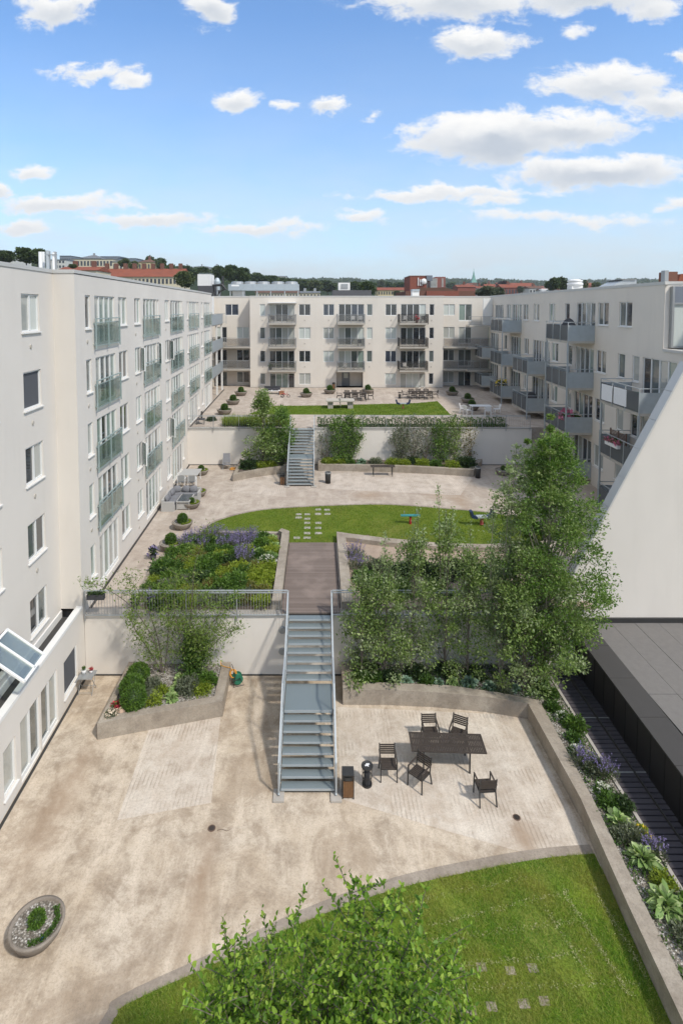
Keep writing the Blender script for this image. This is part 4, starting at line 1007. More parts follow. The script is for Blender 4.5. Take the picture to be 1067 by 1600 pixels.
kerb_wall(BM2, o5, i5, 2.6, 2.95)
part(MB().prism(i5 + [(11.6, 22.85)], 2.6, 2.72), 'soil', 'path_sand', BM2)
# beds in front of the upper retaining wall
BU1 = thing('raised_bed', 'concrete raised bed left of the distant stair', 'planter', (-4, 43, 2.6))
o6 = [(-6.15, 44.55), (-6.1, 40.3), (-4.32, 41.5), (-2.3, 42.4), (-2.3, 44.55)]; i6 = [(-5.85, 44.55), (-5.85, 40.85), (-4.4, 41.85), (-2.6, 42.65), (-2.6, 44.55)]
kerb_wall(BU1, o6, i6, 2.6, 3.1); part(MB().prism(i6, 2.7, 3.02), 'soil', 'soil', BU1)
BU2 = thing('raised_bed', 'long concrete raised bed right of the distant stair', 'planter', (6, 43, 2.6))
o7 = [(0.1, 44.55), (.1, 42.95), (4.65, 42.7), (7.55, 42.35), (11.72, 41.45), (13.25, 44.55)]; i7 = [(.35, 44.55), (.35, 43.25), (4.7, 43.05), (7.65, 42.7), (11.45, 41.9), (12.9, 44.55)]
kerb_wall(BU2, o7, i7, 2.6, 3.1); part(MB().prism(i7, 2.7, 3.02), 'soil', 'soil', BU2)
# ================================================================== PLANT AND TREE MAKERS
def leaf_ovals(C, D, size, aspect=.5, fold=.18, jit=.25, droop=.12):
    n = len(C); Nn = rnd_dirs(n, 1.3); S = np.cross(D, Nn); S /= np.linalg.norm(S, axis=1)[:, None] + 1e-6
    Nn = np.cross(S, D); L = size * (1 + jit * RNG.normal(size=(n, 1))).clip(.45, 1.7); W = L * aspect / 2; dz = np.array([[0, 0, 1.]])
    P = [C, C + D * L * .3 + S * W + Nn * W * fold, C + D * L * .68 + S * W * .8 + Nn * W * fold - dz * L * droop * .5, C + D * L - dz * L * droop,
         C + D * L * .68 - S * W * .8 + Nn * W * fold - dz * L * droop * .5, C + D * L * .3 - S * W + Nn * W * fold]
    V = np.stack(P, 1).reshape(-1, 3); b = np.arange(n)[:, None] * 6
    F = np.concatenate([b + np.array([[0, 1, 2, 3]]), b + np.array([[0, 3, 4, 5]])], 0); return V, F
def merge(parts):
    Vs, Fs, M, o = [], [], [], 0
    for V, F, m in parts: Vs.append(V); Fs.append(F + o); M.append(np.full(len(F), m)); o += len(V)
    return np.concatenate(Vs), np.concatenate(Fs), np.concatenate(M)
def trunk_mesh(mb, pts, r0, r1, n=7):
    k = len(pts); mb.tube(pts, [r0 + (r1 - r0) * i / (k - 1) for i in range(k)], n)
def clump_tree(name, label, loc, H, R, cb, nclump, per, size, leaf, bark='bark', tr=.09, rc=.35, prof=None, lean=(0, 0), group=None, aspect=.55, shoots=0, off=(0, 0), leaf2=None, cat='tree', seed=None, squash=(1, 1), flat=.75):
    """trunk and limbs carrying many leaf clumps spread through the crown volume"""
    rr_ = random.Random(seed or len(label) * 13 + int(H * 10)); t = thing(name, label, cat, loc, 0, group)
    prof = prof or (lambda s: sin(pi * min(1, max(0, s)) ** .8) ** .6)
    top = Vector((lean[0], lean[1], H)); tp = [Vector((0, 0, -.05))]
    for i in range(1, 8):
        f = i / 7; tp.append(Vector((lean[0] * f ** 1.5 + rr_.uniform(-.05, .05) * tr * 12, lean[1] * f ** 1.5 + rr_.uniform(-.05, .05) * tr * 12, H * f * .96)))
    mb = MB(); trunk_mesh(mb, tp, tr, tr * .15)
    C = []; S = []
    for k in range(nclump):
        s = rr_.random(); a = rr_.uniform(0, 2 * pi); rad = R * prof(s) * (rr_.random() ** .55)
        zc = H * (cb + (1 - cb) * s); f = zc / H
        cx = lean[0] * f ** 1.5 + off[0] + cos(a) * rad * squash[0]; cy = lean[1] * f ** 1.5 + off[1] + sin(a) * rad * squash[1]
        c = Vector((cx, cy, zc + rr_.uniform(-.1, .1))); rk = rc * rr_.uniform(.55, 1.3); C.append(c); S.append(rk)
        if k % 2 == 0:
            fz = max(.08, f - .12 - .25 * rad / max(R, .1)); p = Vector((lean[0] * fz ** 1.5, lean[1] * fz ** 1.5, H * fz)); q = (p + c) / 2 + Vector((0, 0, -.06 * rad))
            mb.tube([p, q, c], [tr * .3 * (1.1 - fz), tr * .18, tr * .05], 5)
    for k in range(shoots):
        a = rr_.uniform(0, 2 * pi); rad = R * .55 * rr_.random(); z0 = H * rr_.uniform(.6, .85)
        p = Vector((cos(a) * rad + off[0] + lean[0] * .7, sin(a) * rad + off[1], z0)); q = p + Vector((cos(a) * .25, sin(a) * .25, H * rr_.uniform(.15, .32)))
        mb.tube([p - Vector((0, 0, .8)), (p + q) / 2, q], [.018, .012, .004], 4)
        for j in range(7): C.append(p.lerp(q, j / 6)); S.append(rc * .42 * (1 - .08 * j))
    mb.build('trunk', bark, t)
    n = len(C) * per; ci = RNG.integers(0, len(C), n); Ca = np.array([tuple(c) for c in C]); Sa = np.array(S)
    G = rnd_dirs(n) * (RNG.random((n, 1)) ** .45); G[:, 2] *= flat
    P = Ca[ci] + G * Sa[ci][:, None]; out = G + np.array([[0, 0, .25]]) + RNG.normal(size=(n, 3)) * .5; out /= np.linalg.norm(out, axis=1)[:, None]
    V, F = leaf_quads(P, size, aspect, D=out)
    if leaf2:
        mi = ((ci % 3) == 0).astype(int); npmesh('crown', V, F, [leaf, leaf2], mi, t)
    else: npmesh('crown', V, F, [leaf], None, t)
    return t
def shoot_tree(name, label, loc, shoots, size, leaf, dens=60, bark='bark_pale', r0=.035, rad=.22, group=None, aspect=.5, twigs=7, cat='tree', tl=.5, seed=3, brush=0):
    """slender multi-stemmed tree: each shoot a polyline, side twigs and leaves along it"""
    rr_ = random.Random(seed); t = thing(name, label, cat, loc, 0, group); mb = MB(); C = []
    for sh in shoots:
        pts = [Vector(p) for p in curve_pts(sh, 5)]; trunk_mesh(mb, pts, r0, r0 * .2, 6); n = len(pts)
        for k in range(twigs):
            f = .15 + .83 * (k + rr_.random()) / twigs; i = min(n - 1, int(f * n)); p = pts[i]; a = rr_.uniform(0, 2 * pi); l = tl * (1.15 - f * .75) * rr_.uniform(.5, 1.3)
            q = p + Vector((cos(a) * l, sin(a) * l * .8, l * rr_.uniform(.1, .8))); mb.tube([p, (p + q) / 2 + Vector((0, 0, .04)), q], [r0 * .28, r0 * .2, r0 * .08], 4)
            for j in range(int(dens * l / tl * .5)): C.append(tuple(p.lerp(q, rr_.random() ** .6) + Vector([rr_.gauss(0, rad * .35) for _ in range(3)])))
        for j in range(dens):
            f = rr_.random() ** .7; i = min(n - 1, int((.12 + .88 * f) * n)); C.append(tuple(pts[i] + Vector([rr_.gauss(0, rad * .5 * (1.2 - f)) for _ in range(3)])))
    mb.build('trunk', bark, t); C = np.array(C); D = rnd_dirs(len(C), .5)
    V, F = leaf_quads(C, size, aspect, D=D); npmesh('crown', V, F, [leaf], None, t); return t

PROTO = {}
def plant(kind, loc, r=.35, label='', group=None, name=None, cat='plant', rz=None, sc=1., sub=None):
    key = (kind, round(r, 2))
    nm = name or {'ball': 'box_ball', 'hosta': 'hosta', 'hostab': 'hosta', 'lav': 'lavender', 'tuft': 'ornamental_grass'}.get(kind, 'shrub')
    rz = random.uniform(0, 6.28) if rz is None else rz
    if key in PROTO:
        o = dup(PROTO[key], loc, rz, label, group, (sc, sc, sc)); o.name = nm; o['category'] = cat
        if not group and 'group' in o: del o['group']
        return o
    t = thing(nm, label, cat, loc, rz, group); t.scale = (sc, sc, sc)
    def hemi(n, rx, h, ex=.4):
        d = rnd_dirs(n); d[:, 2] = abs(d[:, 2]); return d * np.array([rx, rx, h]) * (RNG.random((n, 1)) ** ex), d
    if kind == 'ball':
        n = int(2600 * (r / .3) ** 2); d = rnd_dirs(n); C = d * r * (.93 + .09 * RNG.random((n, 1))) + np.array([0, 0, r * .85]); V, F = leaf_quads(C, .05, .6, D=(d + RNG.normal(size=(n, 3)) * .6) / 1.3)
        npmesh('foliage', V, F, ['leaf_box'], None, t)
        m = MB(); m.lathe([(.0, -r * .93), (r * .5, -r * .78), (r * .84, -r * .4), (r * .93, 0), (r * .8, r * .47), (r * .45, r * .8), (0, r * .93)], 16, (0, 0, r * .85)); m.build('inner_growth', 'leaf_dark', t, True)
    elif kind in ('hosta', 'hostab'):
        n = 150; a = RNG.uniform(0, 2 * pi, n); el = RNG.uniform(.25, 1.3, n); D = np.stack([np.cos(a) * np.cos(el), np.sin(a) * np.cos(el), np.sin(el)], 1)
        C = D * np.array([r, r, r * .75]) * RNG.uniform(.15, .5, (n, 1)); D[:, 2] -= .35; D /= np.linalg.norm(D, axis=1)[:, None]
        V, F = leaf_ovals(C + np.array([0, 0, r * .12]), D, r * .44, .56, .25, droop=.3); npmesh('foliage', V, F, ['leaf_hosta' if kind == 'hosta' else 'leaf_hosta_blue'], None, t)
    elif kind == 'lav':
        n = 700; C, d = hemi(n, r, r * .8, .5); V1, F1_ = leaf_quads(C, .09, .25, D=(d + np.array([0, 0, .6])) / 1.4)
        st = 46; a = RNG.uniform(0, 2 * pi, st); q = RNG.uniform(.05, .55, st); parts_ = [(V1, F1_, 0)]
        Cs = np.stack([np.cos(a) * r * .5 * q * 2, np.sin(a) * r * .5 * q * 2, np.full(st, r * .35)], 1); Ds = np.stack([np.cos(a) * q, np.sin(a) * q, np.ones(st)], 1); Ds /= np.linalg.norm(Ds, axis=1)[:, None]
        L_ = RNG.uniform(.7, 1.25, (st, 1)) * r
        V2, F2 = leaf_quads(Cs, 1., .02, D=Ds, jit=0); V2 = (V2.reshape(st, 4, 3) - Cs[:, None]) * L_[:, None] + Cs[:, None]; parts_.append((V2.reshape(-1, 3), F2, 0))
        k = 12; t_ = RNG.uniform(.5, 1.05, (st, k)); Pp = Cs[:, None] + Ds[:, None] * (L_[:, None] * t_[..., None]); Pp = Pp.reshape(-1, 3) + RNG.normal(size=(st * k, 3)) * .012
        V3, F3 = leaf_quads(Pp, .032, .8); npmesh('foliage', *merge(parts_)[:2], ['leaf_grey'], None, t); npmesh('flowers', V3, F3, ['petal_purple'], None, t)
    elif kind == 'tuft':
        n = 420; a = RNG.uniform(0, 2 * pi, n); el = RNG.uniform(.5, 1.5, n); D = np.stack([np.cos(a) * np.cos(el), np.sin(a) * np.cos(el), np.sin(el)], 1)
        V, F = leaf_quads(D * .03, r * 1.4, .035, D=D); npmesh('foliage', V, F, ['leaf_grey'], None, t)
    else:
        mat, size, fl = {'clump': ('leaf_green', .075, None), 'lime': ('leaf_lime', .06, None), 'dark': ('leaf_dark', .085, None), 'grey': ('leaf_grey', .07, None),
                         'daisy': ('leaf_green', .06, 'petal_white'), 'redg': ('leaf_redgreen', .06, None), 'pink': ('leaf_green', .06, 'pink_petal'), 'rose': ('leaf_green', .05, 'rose_red'),
                         'cream': ('leaf_grey', .05, 'cream_petal'), 'bright': ('leaf_box', .08, None), 'yellowf': ('leaf_lime', .05, 'yellow_petal')}[kind]
        n = int(1500 * (r / .35) ** 1.7)
        C, d = hemi(n, r, r * .85, .35)
        lump = 1 + .22 * np.sin(d[:, 0:1] * 7 + 1) * np.cos(d[:, 1:2] * 6) + .12 * np.sin(d[:, 2:3] * 11); C *= lump
        D = d + RNG.normal(size=(n, 3)) * .6; D /= np.linalg.norm(D, axis=1)[:, None]; V, F = leaf_quads(C, size, .55, D=D); npmesh('foliage', V, F, [mat], None, t)
        if fl:
            n = int(80 * (r / .35) ** 1.5); C, d = hemi(n, r * 1.05, r * .95, .08); V, F = leaf_quads(np.repeat(C, 4, 0) + RNG.normal(size=(4 * n, 3)) * .012, .055 if fl != 'pink_petal' else .07, .8, D=rnd_dirs(4 * n, .6)); npmesh('flowers', V, F, [fl], None, t)
    PROTO[key] = t; return t

# ================================================================== BOWL PLANTERS
def bowl(x, y, z, label, s=1., ball=.2, cover=True, rz=0, dark=False):
    t = thing('bowl_planter', label, 'planter', (x, y, z), rz, 'round stone bowl planters')
    m = MB(); m.lathe([(0, 0), (.34, 0), (.40, .03), (.53, .20), (.60, .36), (.605, .40), (.53, .40), (.52, .33), (0, .33)], 32); m.v = [(a * s, b * s, c * s) for a, b, c in m.v]; m.build('bowl', 'bowl_stone', t, True)
    m = MB(); m.lathe([(0, 0), (.52 * s, 0)], 24, (0, 0, .352 * s)); m.build('gravel', 'pebbles', t)
    n = int(2200 * (ball / .2) ** 2); d = rnd_dirs(n); d2 = d * np.array([1, 1, 1.05]); C = d2 * ball * (.92 + .1 * RNG.random((n, 1))) + np.array([0, 0, .36 * s + ball * .75])
    V, F = leaf_quads(C, .04, .6, D=(d + RNG.normal(size=(n, 3)) * .5) / 1.2); sh = npmesh('shrub', V, F, ['leaf_box'], None, t)
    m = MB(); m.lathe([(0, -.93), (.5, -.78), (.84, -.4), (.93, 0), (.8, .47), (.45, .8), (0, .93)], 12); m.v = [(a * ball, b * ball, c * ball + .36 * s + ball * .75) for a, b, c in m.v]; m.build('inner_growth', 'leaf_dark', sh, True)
    if cover:
        n = 700; a = RNG.uniform(-1.5, .9, n) + rz; q = np.sqrt(RNG.uniform(.6, 1, n)) * .49 * s; C = np.stack([np.cos(a) * q, np.sin(a) * q, .36 * s + RNG.random(n) * .06], 1); V, F = leaf_quads(C, .045, .6, D=rnd_dirs(n, 1.5)); npmesh('ground_cover', V, F, ['leaf_lime' if cover == 2 else 'leaf_green'], None, t)
    return t
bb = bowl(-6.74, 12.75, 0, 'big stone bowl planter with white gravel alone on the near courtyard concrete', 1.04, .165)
tag(MB().box(-.03, .03, -.05, .05, 0, .03).build('toy_brick', 'blue_paint', None, loc=(-6.46, 12.42, .375)), 'tiny blue plastic piece lying on the gravel of the near bowl planter', 'toy')
for (x, y, s, b_, lab) in ((-7.62, 28.75, .98, .27, 'stone bowl planter nearest the planted bed, left side of the middle terrace'), (-7.69, 31.6, .98, .27, 'stone bowl planter second behind the planted bed, beside the left facade path'),
        (-7.9, 34.9, .92, .16, 'stone bowl planter with low shrub in front of the wicker coffee table'), (-7.95, 37.1, .95, .14, 'stone bowl planter with tiny shrub just behind the wicker sofa'), (-8.75, 42.0, .95, .2, 'stone bowl planter with bushy shrub behind the pale dining table')):
    bowl(x, y, 2.6, lab, s, b_, 2)
bowl(14.1, 42.0, 2.6, 'stone bowl planter near the litter bin at the right end of the distant bed', 1, .16, 2); bowl(14.3, 38.6, 2.6, 'stone bowl planter half hidden by foliage right of the middle lawn', 1.05, .3)
for (x, y, lab) in ((-8.33, 61.4, 'stone bowl planter farthest back by the left gallery, upper terrace'), (-8.35, 55.7, 'stone bowl planter in the middle of the left row on the upper terrace'), (-8.35, 50.5, 'stone bowl planter nearest the left railing on the upper terrace'),
        (-1.15, 60.4, 'stone bowl planter in front of the far block beside the red tricycle'), (1.45, 62.8, 'stone bowl planter left of the grey entrance door'), (5.75, 63.1, 'stone bowl planter right of the grey entrance door'),
        (14.9, 61.6, 'stone bowl planter farthest back at right on the upper terrace'), (15.3, 56.7, 'stone bowl planter second back at right on the upper terrace'), (14.6, 52.6, 'stone bowl planter behind the white chairs on the upper terrace')):
    bowl(x, y, 5.6, lab, 1.15, .3, True)

# ================================================================== FURNITURE
def armchair(label, loc, rz, group=None, mat='dark_wood', frame='black_metal', first=[None]):
    if mat == 'dark_wood' and first[0] is not None: return dup(first[0], loc, rz, label, group)
    t = thing('garden_chair', label, 'chair', loc, rz, group)
    m = MB()
    for i in range(7): m.box(-.24, .24, -.25 + i * .066, -.25 + i * .066 + .052, .43, .45)
    m.build('seat', mat, t)
    m = MB()
    for i in range(5): z = .56 + i * .062; m.box(-.24, .24, .225 + i * .012, .243 + i * .012, z, z + .045)
    m.build('backrest', mat, t)
    for sx in (-1, 1):
        m = MB(); m.bar((sx * .265, -.27, 0), (sx * .255, -.25, .65), .034); m.build('leg', frame, t)
        m = MB(); m.bar((sx * .265, .30, 0), (sx * .25, .20, .45), .034).bar((sx * .25, .20, .45), (sx * .25, .29, .88), .032); m.build('leg', frame, t)
        m = MB(); m.bar((sx * .257, -.27, .655), (sx * .257, .27, .68), .045, .022); m.build('armrest', mat, t)
    m = MB(); m.bar((-.25, -.24, .42), (.25, -.24, .42), .025).bar((-.25, .21, .42), (.25, .21, .42), .025).bar((-.25, -.24, .42), (-.25, .21, .42), .025).bar((.25, -.24, .42), (.25, .21, .42), .025); m.build('seat_frame', frame, t)
    if mat == 'dark_wood': first[0] = t
    return t
G1 = 'dark slatted garden chairs around the table in the near courtyard'
armchair('dark slatted garden chair left of the long table, beside the round ash bin', (2.31, 17.48, 0), 0, G1)
armchair('dark slatted garden chair behind the long table, at its left end', (3.96, 18.86, 0), radians(2), G1)
armchair('dark slatted garden chair behind the long table, turned askew near its middle', (4.93, 18.80, 0), radians(-27), G1)
armchair('dark slatted garden chair turned sideways in front of the long table', (3.27, 17.12, 0), radians(-44), G1)
armchair("dark slatted garden chair alone in front of the long table's right end", (5.2, 16.6, 0), radians(184), G1)
def table(label, loc, L_, W_, rz, mat='dark_wood', legmat='black_metal', legx=None, H=.74, group=None, slats=True, bow=0):
    t = thing('garden_table', label, 'table', loc, rz, group); m = MB(); legx = legx or (-L_ / 2 + .12, L_ / 2 - .12)
    if slats:
        n = int(L_ / .055)
        for i in range(n):
            x = -L_ / 2 + L_ * i / n; b = bow * (1 - (2 * i / n - 1) ** 2)
            m.box(x, x + L_ / n * .84, -W_ / 2 + .04 + b * 0, W_ / 2 - .04 + b, H - .02, H)
        for y in (-W_ / 2, -W_ / 6 - .015, W_ / 6 - .015, W_ / 2 - .04): m.box(-L_ / 2, L_ / 2, y, y + .04, H - .028, H + .004)
        for x in (-L_ / 2 - .04, L_ / 2): m.box(x, x + .04, -W_ / 2, W_ / 2, H - .028, H + .004)
    else: m.box(-L_ / 2, L_ / 2, -W_ / 2, W_ / 2, H - .03, H)
    m.build('tabletop', mat, t)
    for x in legx:
        for y in (-W_ / 2 + .05, W_ / 2 - .05): MB().bar((x, y, 0), (x, y, H - .03), .045).build('leg', legmat, t)
    m = MB(); m.bar((legx[0], 0, H - .07), (legx[1], 0, H - .07), .04, .06)
    for x in legx: m.bar((x, -W_ / 2 + .05, H - .07), (x, W_ / 2 - .05, H - .07), .04, .06)
    m.build('frame', legmat, t); return t
table('long dark slatted garden table in the near courtyard', (4.33, 17.97, 0), 2.36, .84, radians(-2.4), legx=(-.82, .68))
# bins
def wood_bin(label, x, y, z, rz=0, group=None):
    t = thing('litter_bin', label, 'bin', (x, y, z), rz, group); m = MB(); w = .17
    for sx, sy in ((-1, -1), (1, -1), (1, 1), (-1, 1)): m.box(sx * w - .015, sx * w + .015, sy * w - .015, sy * w + .015, 0, .74)
    m.box(-w + .02, w - .02, -w + .02, w - .02, .03, .70); m.build('body', 'black_metal', t)
    m = MB()
    for i in range(5):
        a = -w + .022 + i * .062
        m.box(a, a + .05, -w - .008, -w + .018, .05, .56); m.box(a, a + .05, w - .018, w + .008, .05, .56); m.box(-w - .008, -w + .018, a, a + .05, .05, .56); m.box(w - .018, w + .008, a, a + .05, .05, .56)
    m.build('slats', 'bin_wood', t); MB().box(-.185, .185, -.185, .185, .74, .765).build('lid', 'black_metal', t)
    MB().box(-.10, .10, -w - .012, -w - .002, .58, .68).build('slot', 'dark_gap', t); return t
def round_bin(label, x, y, z, litter=True):
    t = thing('ash_bin', label, 'bin', (x, y, z)); m = MB()
    for k in range(16):
        a = 2 * pi * k / 16; m.bar((.14 * cos(a), .14 * sin(a), .05), (.155 * cos(a), .155 * sin(a), .62), .026, .006)
    m.build('slats', 'black_metal', t); m = MB(); m.lathe([(.0, .0), (.16, 0), (.16, .045), (.0, .045)], 20, (0, 0, .02)); m.lathe([(.155, .0), (.165, .0), (.165, .03), (.155, .03)], 20, (0, 0, .3)); m.build('base', 'black_metal', t)
    m = MB(); m.lathe([(0, 0), (.10, 0), (.10, .4), (0, .4)], 12, (0, 0, .06)); m.build('liner', 'fabric_dark', t)
    m = MB(); m.lathe([(0, .0), (.12, .0), (.185, .0), (.19, .03), (.185, .05), (.16, .05), (.13, .035), (0, .03)], 24, (0, 0, .62)); m.build('top', 'black_metal', t)
    if litter:
        m = MB(); m.bar((-.07, -.03, .67), (.07, .04, .68), .05, .012).bar((-.02, .06, .675), (.03, -.06, .675), .04, .012); tag(m.build('paper_litter', 'fabric_white', None, loc=(x, y, z)), 'scrap of white paper on top of the round ash bin', 'litter')
    return t
wood_bin('square litter bin with brown wooden slats at the foot of the near stair', .97, 16.78, 0, 0, None)
round_bin('round black slatted ash bin beside the near courtyard chairs', 1.6, 17.12, 0)
wood_bin('square dark litter bin at the foot of the distant stair', -2.45, 39.6, 2.6)
for x, y, lab in ((.8, 39.9, 'black round litter bin right of the distant stair'), (11.95, 41.2, 'black round litter bin at the right end of the distant bed')):
    t = thing('round_litter_bin', lab, 'bin', (x, y, 2.6)); m = MB(); m.lathe([(0, 0), (.19, 0), (.21, .75), (.19, .78), (.14, .78), (.14, .6), (0, .6)], 18); m.build('body', 'black_metal', t, True); MB().lathe([(.2, .72), (.225, .72), (.225, .82), (.2, .82)], 18).build('rim', 'rail_grey', t)
# drains
for x, y, lab in ((-3.07, 15.62, 'small round floor drain on the open concrete left of the stair'), (5.96, 15.97, 'small round floor drain on the ribbed concrete at right')):
    t = thing('floor_drain', lab, 'drain', (x, y, .005)); MB().lathe([(0, .0), (.115, 0), (.11, .012), (.09, .012), (.085, .004), (0, .004)], 20).build('rim', 'twig_brown', t)
    m = MB()
    for i in range(-3, 4): h_ = sqrt(max(0, .085 ** 2 - (i * .024) ** 2)); m.box(i * .024 - .006, i * .024 + .006, -h_, h_, .005, .014)
    m.build('grate', 'black_metal', t)
m = MB(); pts = [(0, 0, .01), (.12, .03, .02), (.3, -.02, .012), (.42, .05, .02)]; m.tube(pts, [.006, .006, .005, .003], 5); tag(m.build('twig', 'twig_brown', None, loc=(-2.9, 15.55, 0)), 'thin fallen twig beside the left floor drain', 'twig')
# hose reel
t = thing('hose_reel', 'green garden hose reel with carrying handle against the left retaining wall', 'hose reel', (-3.2, 21.95, 0), radians(20))
m = MB(); 
def ytube(mb, prof, n=20):
    o = len(mb.v); mb.lathe(prof, n); mb.v[o:] = [(a, c, b) for a, b, c in mb.v[o:]]; return mb
m = MB(); ytube(m, [(0, -.13), (.06, -.13), (.06, .13), (0, .13)]); m.v = [(a, b, c + .26) for a, b, c in m.v]
for y in (-.13, .12): 
    o = len(m.v); ytube(m, [(0, y), (.2, y), (.2, y + .012), (0, y + .012)]); m.v[o:] = [(a, b, c + .26) for a, b, c in m.v[o:]]
m.build('drum', 'hose_green', t)
m = MB(); 
for k in range(5):
    y = -.1 + k * .045; ring = [(.14 * cos(2 * pi * i / 16), y, .26 + .14 * sin(2 * pi * i / 16)) for i in range(17)]; m.tube(ring, .02, 6)
m.build('hose', 'hose_green', t)
MB().tube([(-.2, -.16, .02), (-.12, -.16, .5), (-.2, -.16, .78), (-.2, .16, .78), (-.12, .16, .5), (-.2, .16, .02)], .014, 6).tube([(-.2, -.16, .02), (.22, -.16, .02), (.05, -.16, .35)], .014, 6).tube([(-.2, .16, .02), (.22, .16, .02), (.05, .16, .35)], .014, 6).build('frame', 'black_metal', t)
MB().tube([(.0, -.12, .3), (-.15, -.2, .3), (-.3, -.15, .35)], .014, 5).build('crank', 'black_metal', t)
m = MB(); lp = [(-3.95, 22.3, .75), (-3.9, 22.2, .62), (-3.7, 22.1, .62), (-3.5, 22.0, .66)]
for i in range(26): a = i * .7; lp.append((-3.42 + .13 * cos(a) + .003 * i, 21.98 + .05 * sin(a) , .42 + .15 * sin(a)))
m.tube(lp, .013, 5); tag(m.build('garden_hose', 'hose_yellow', None), 'coiled thin yellow hose hanging between the bed corner and the green reel', 'hose')
# small side table with flower pots
t = thing('side_table', 'small pale folding table with spindly legs against the left facade', 'table', (-9.1, 21.5, 0)); MB().box(-.3, .3, -.28, .28, .68, .70).build('tabletop', 'grey_metal', t)
for sx in (-1, 1):
    MB().bar((sx * .27, -.24, 0), (sx * .27, .22, .68), .018).build('leg', 'grey_metal', t); MB().bar((sx * .27, .24, 0), (sx * .27, -.22, .68), .018).build('leg', 'grey_metal', t)
MB().bar((-.27, -.22, .1), (.27, -.22, .1), .014).bar((-.27, .22, .1), (.27, .22, .1), .014).build('stretcher', 'grey_metal', t)
def pot(label, loc, r, h, mat, kind, pr, sc=1.):
    t = thing('flower_pot', label, 'plant pot', loc); MB().lathe([(0, 0), (r * .75, 0), (r, h), (r * .9, h), (r * .88, h * .85), (0, h * .85)], 16).build('pot', mat, t, True)
    n = 220; C, = (rnd_dirs(n, .6) * pr * .8 * (RNG.random((n, 1)) ** .4) + np.array([0, 0, h + pr * .4]),); V, F = leaf_quads(C, pr * .35, .6, D=rnd_dirs(n, .6)); npmesh('foliage', V, F, [kind[0]], None, t)
    if len(kind) > 1: C = rnd_dirs(60, .8) * pr + np.array([0, 0, h + pr * .4]); V, F = leaf_quads(C, pr * .45, .9, D=rnd_dirs(60, .6)); npmesh('flowers', V, F, [kind[1]], None, t)
    return t
pot('white pot with a tiny green bush on the small folding table', (-9.25, 21.58, .70), .10, .16, 'white_plastic', ('leaf_box',), .10)
pot('small pot of dark red flowers on the small folding table', (-8.98, 21.62, .70), .07, .10, 'white_plastic', ('leaf_green', 'rose_red'), .08)
# window box and pots on the railing / path
t = thing('window_box', 'dark plastic flower box hanging on the railing next to the left facade', 'flower box', (-9.0, 22.32, 3.35)); MB().box(-.35, .35, -.1, .1, 0, .2).build('box', 'fabric_dark', t)
V, F = leaf_quads(np.stack([RNG.uniform(-.33, .33, 260), RNG.uniform(-.1, .1, 260), .2 + RNG.random(260) * .08], 1), .07, .6, D=rnd_dirs(260, 1)); npmesh('foliage', V, F, ['leaf_dark'], None, t)
pot('dark pot with a leafy plant behind the left railing', (-7.6, 22.95, 2.6), .18, .3, 'fabric_dark', ('leaf_green',), .3)
pot('dark pot with purple flowers behind the left railing', (-7.0, 23.0, 2.76), .16, .25, 'fabric_dark', ('leaf_dark', 'petal_purple'), .22)
pot('pot of deep violet flowers at the corner of the middle left bed', (-8.2, 27.6, 2.6), .16, .25, 'fabric_dark', ('leaf_dark', 'petal_purple'), .26)
# ---- middle terrace lounge
t = thing('corner_sofa', 'pale wicker corner sofa with dark grey cushions against the left facade', 'sofa', (-9.2, 35.3, 2.6), radians(1))
m = MB(); m.box(-.45, .35, -1.1, 1.5, .0, .36); m.box(-.45, -.30, -1.1, 1.5, .36, .72); m.box(-.30, 1.55, .72, 1.5, 0, .36); m.box(-.30, 1.55, 1.36, 1.5, .36, .72); m.box(-.3, .35, -1.1, -.98, .36, .6); m.box(1.43, 1.55, .72, 1.36, .36, .6); m.build('frame', 'wicker_pale', t)
for (a, b, c, d) in ((-.28, .34, -.95, -.1), (-.28, .34, -.08, .7), (-.28, .5, .73, 1.35), (.52, 1.42, .73, 1.35)): MB().box(a, b, c, d, .362, .48).build('seat_cushion', 'cushion_grey', t)
for i, (x, y, rz) in enumerate(((-.18, -.6, 80), (-.18, 0, 100), (-.15, .6, 75), (0, 1.2, 20), (.6, 1.22, -5), (1.1, 1.2, 8))):
    m = MB(); m.tube([(-.24, 0, 0), (-.2, 0, .0), (0, 0, 0), (.2, 0, 0), (.24, 0, 0)], [.1, .2, .22, .2, .1], 8); m.v = [(a, b * .4, c) for a, b, c in m.v]
    o = m.build('back_cushion', 'cushion_grey', t, True); o.location = (x, y, .68); o.rotation_euler = (radians(-15), 0, radians(rz))
t = thing('coffee_table', 'low pale wicker coffee table with dark glass top', 'table', (-8.35, 35.15, 2.6), radians(0)); MB().box(-.42, .42, -.72, .72, .5, .56).build('top_frame', 'wicker_pale', t); MB().box(-.36, .36, -.66, .66, .561, .572).build('tabletop', 'dark_glass_top', t); MB().box(-.36, .36, -.64, .64, .05, .5).build('base', 'wicker_pale', t)
for sx, sy in ((-1, -1), (1, -1), (1, 1), (-1, 1)): MB().bar((sx * .38, sy * .67, 0), (sx * .38, sy * .67, .5), .05).build('leg', 'wicker_pale', t)
table('pale grey dining table against the left facade on the middle terrace', (-9.15, 40.2, 2.6), 1.35, 1.6, 0, 'wicker_pale', 'white_plastic', slats=False)
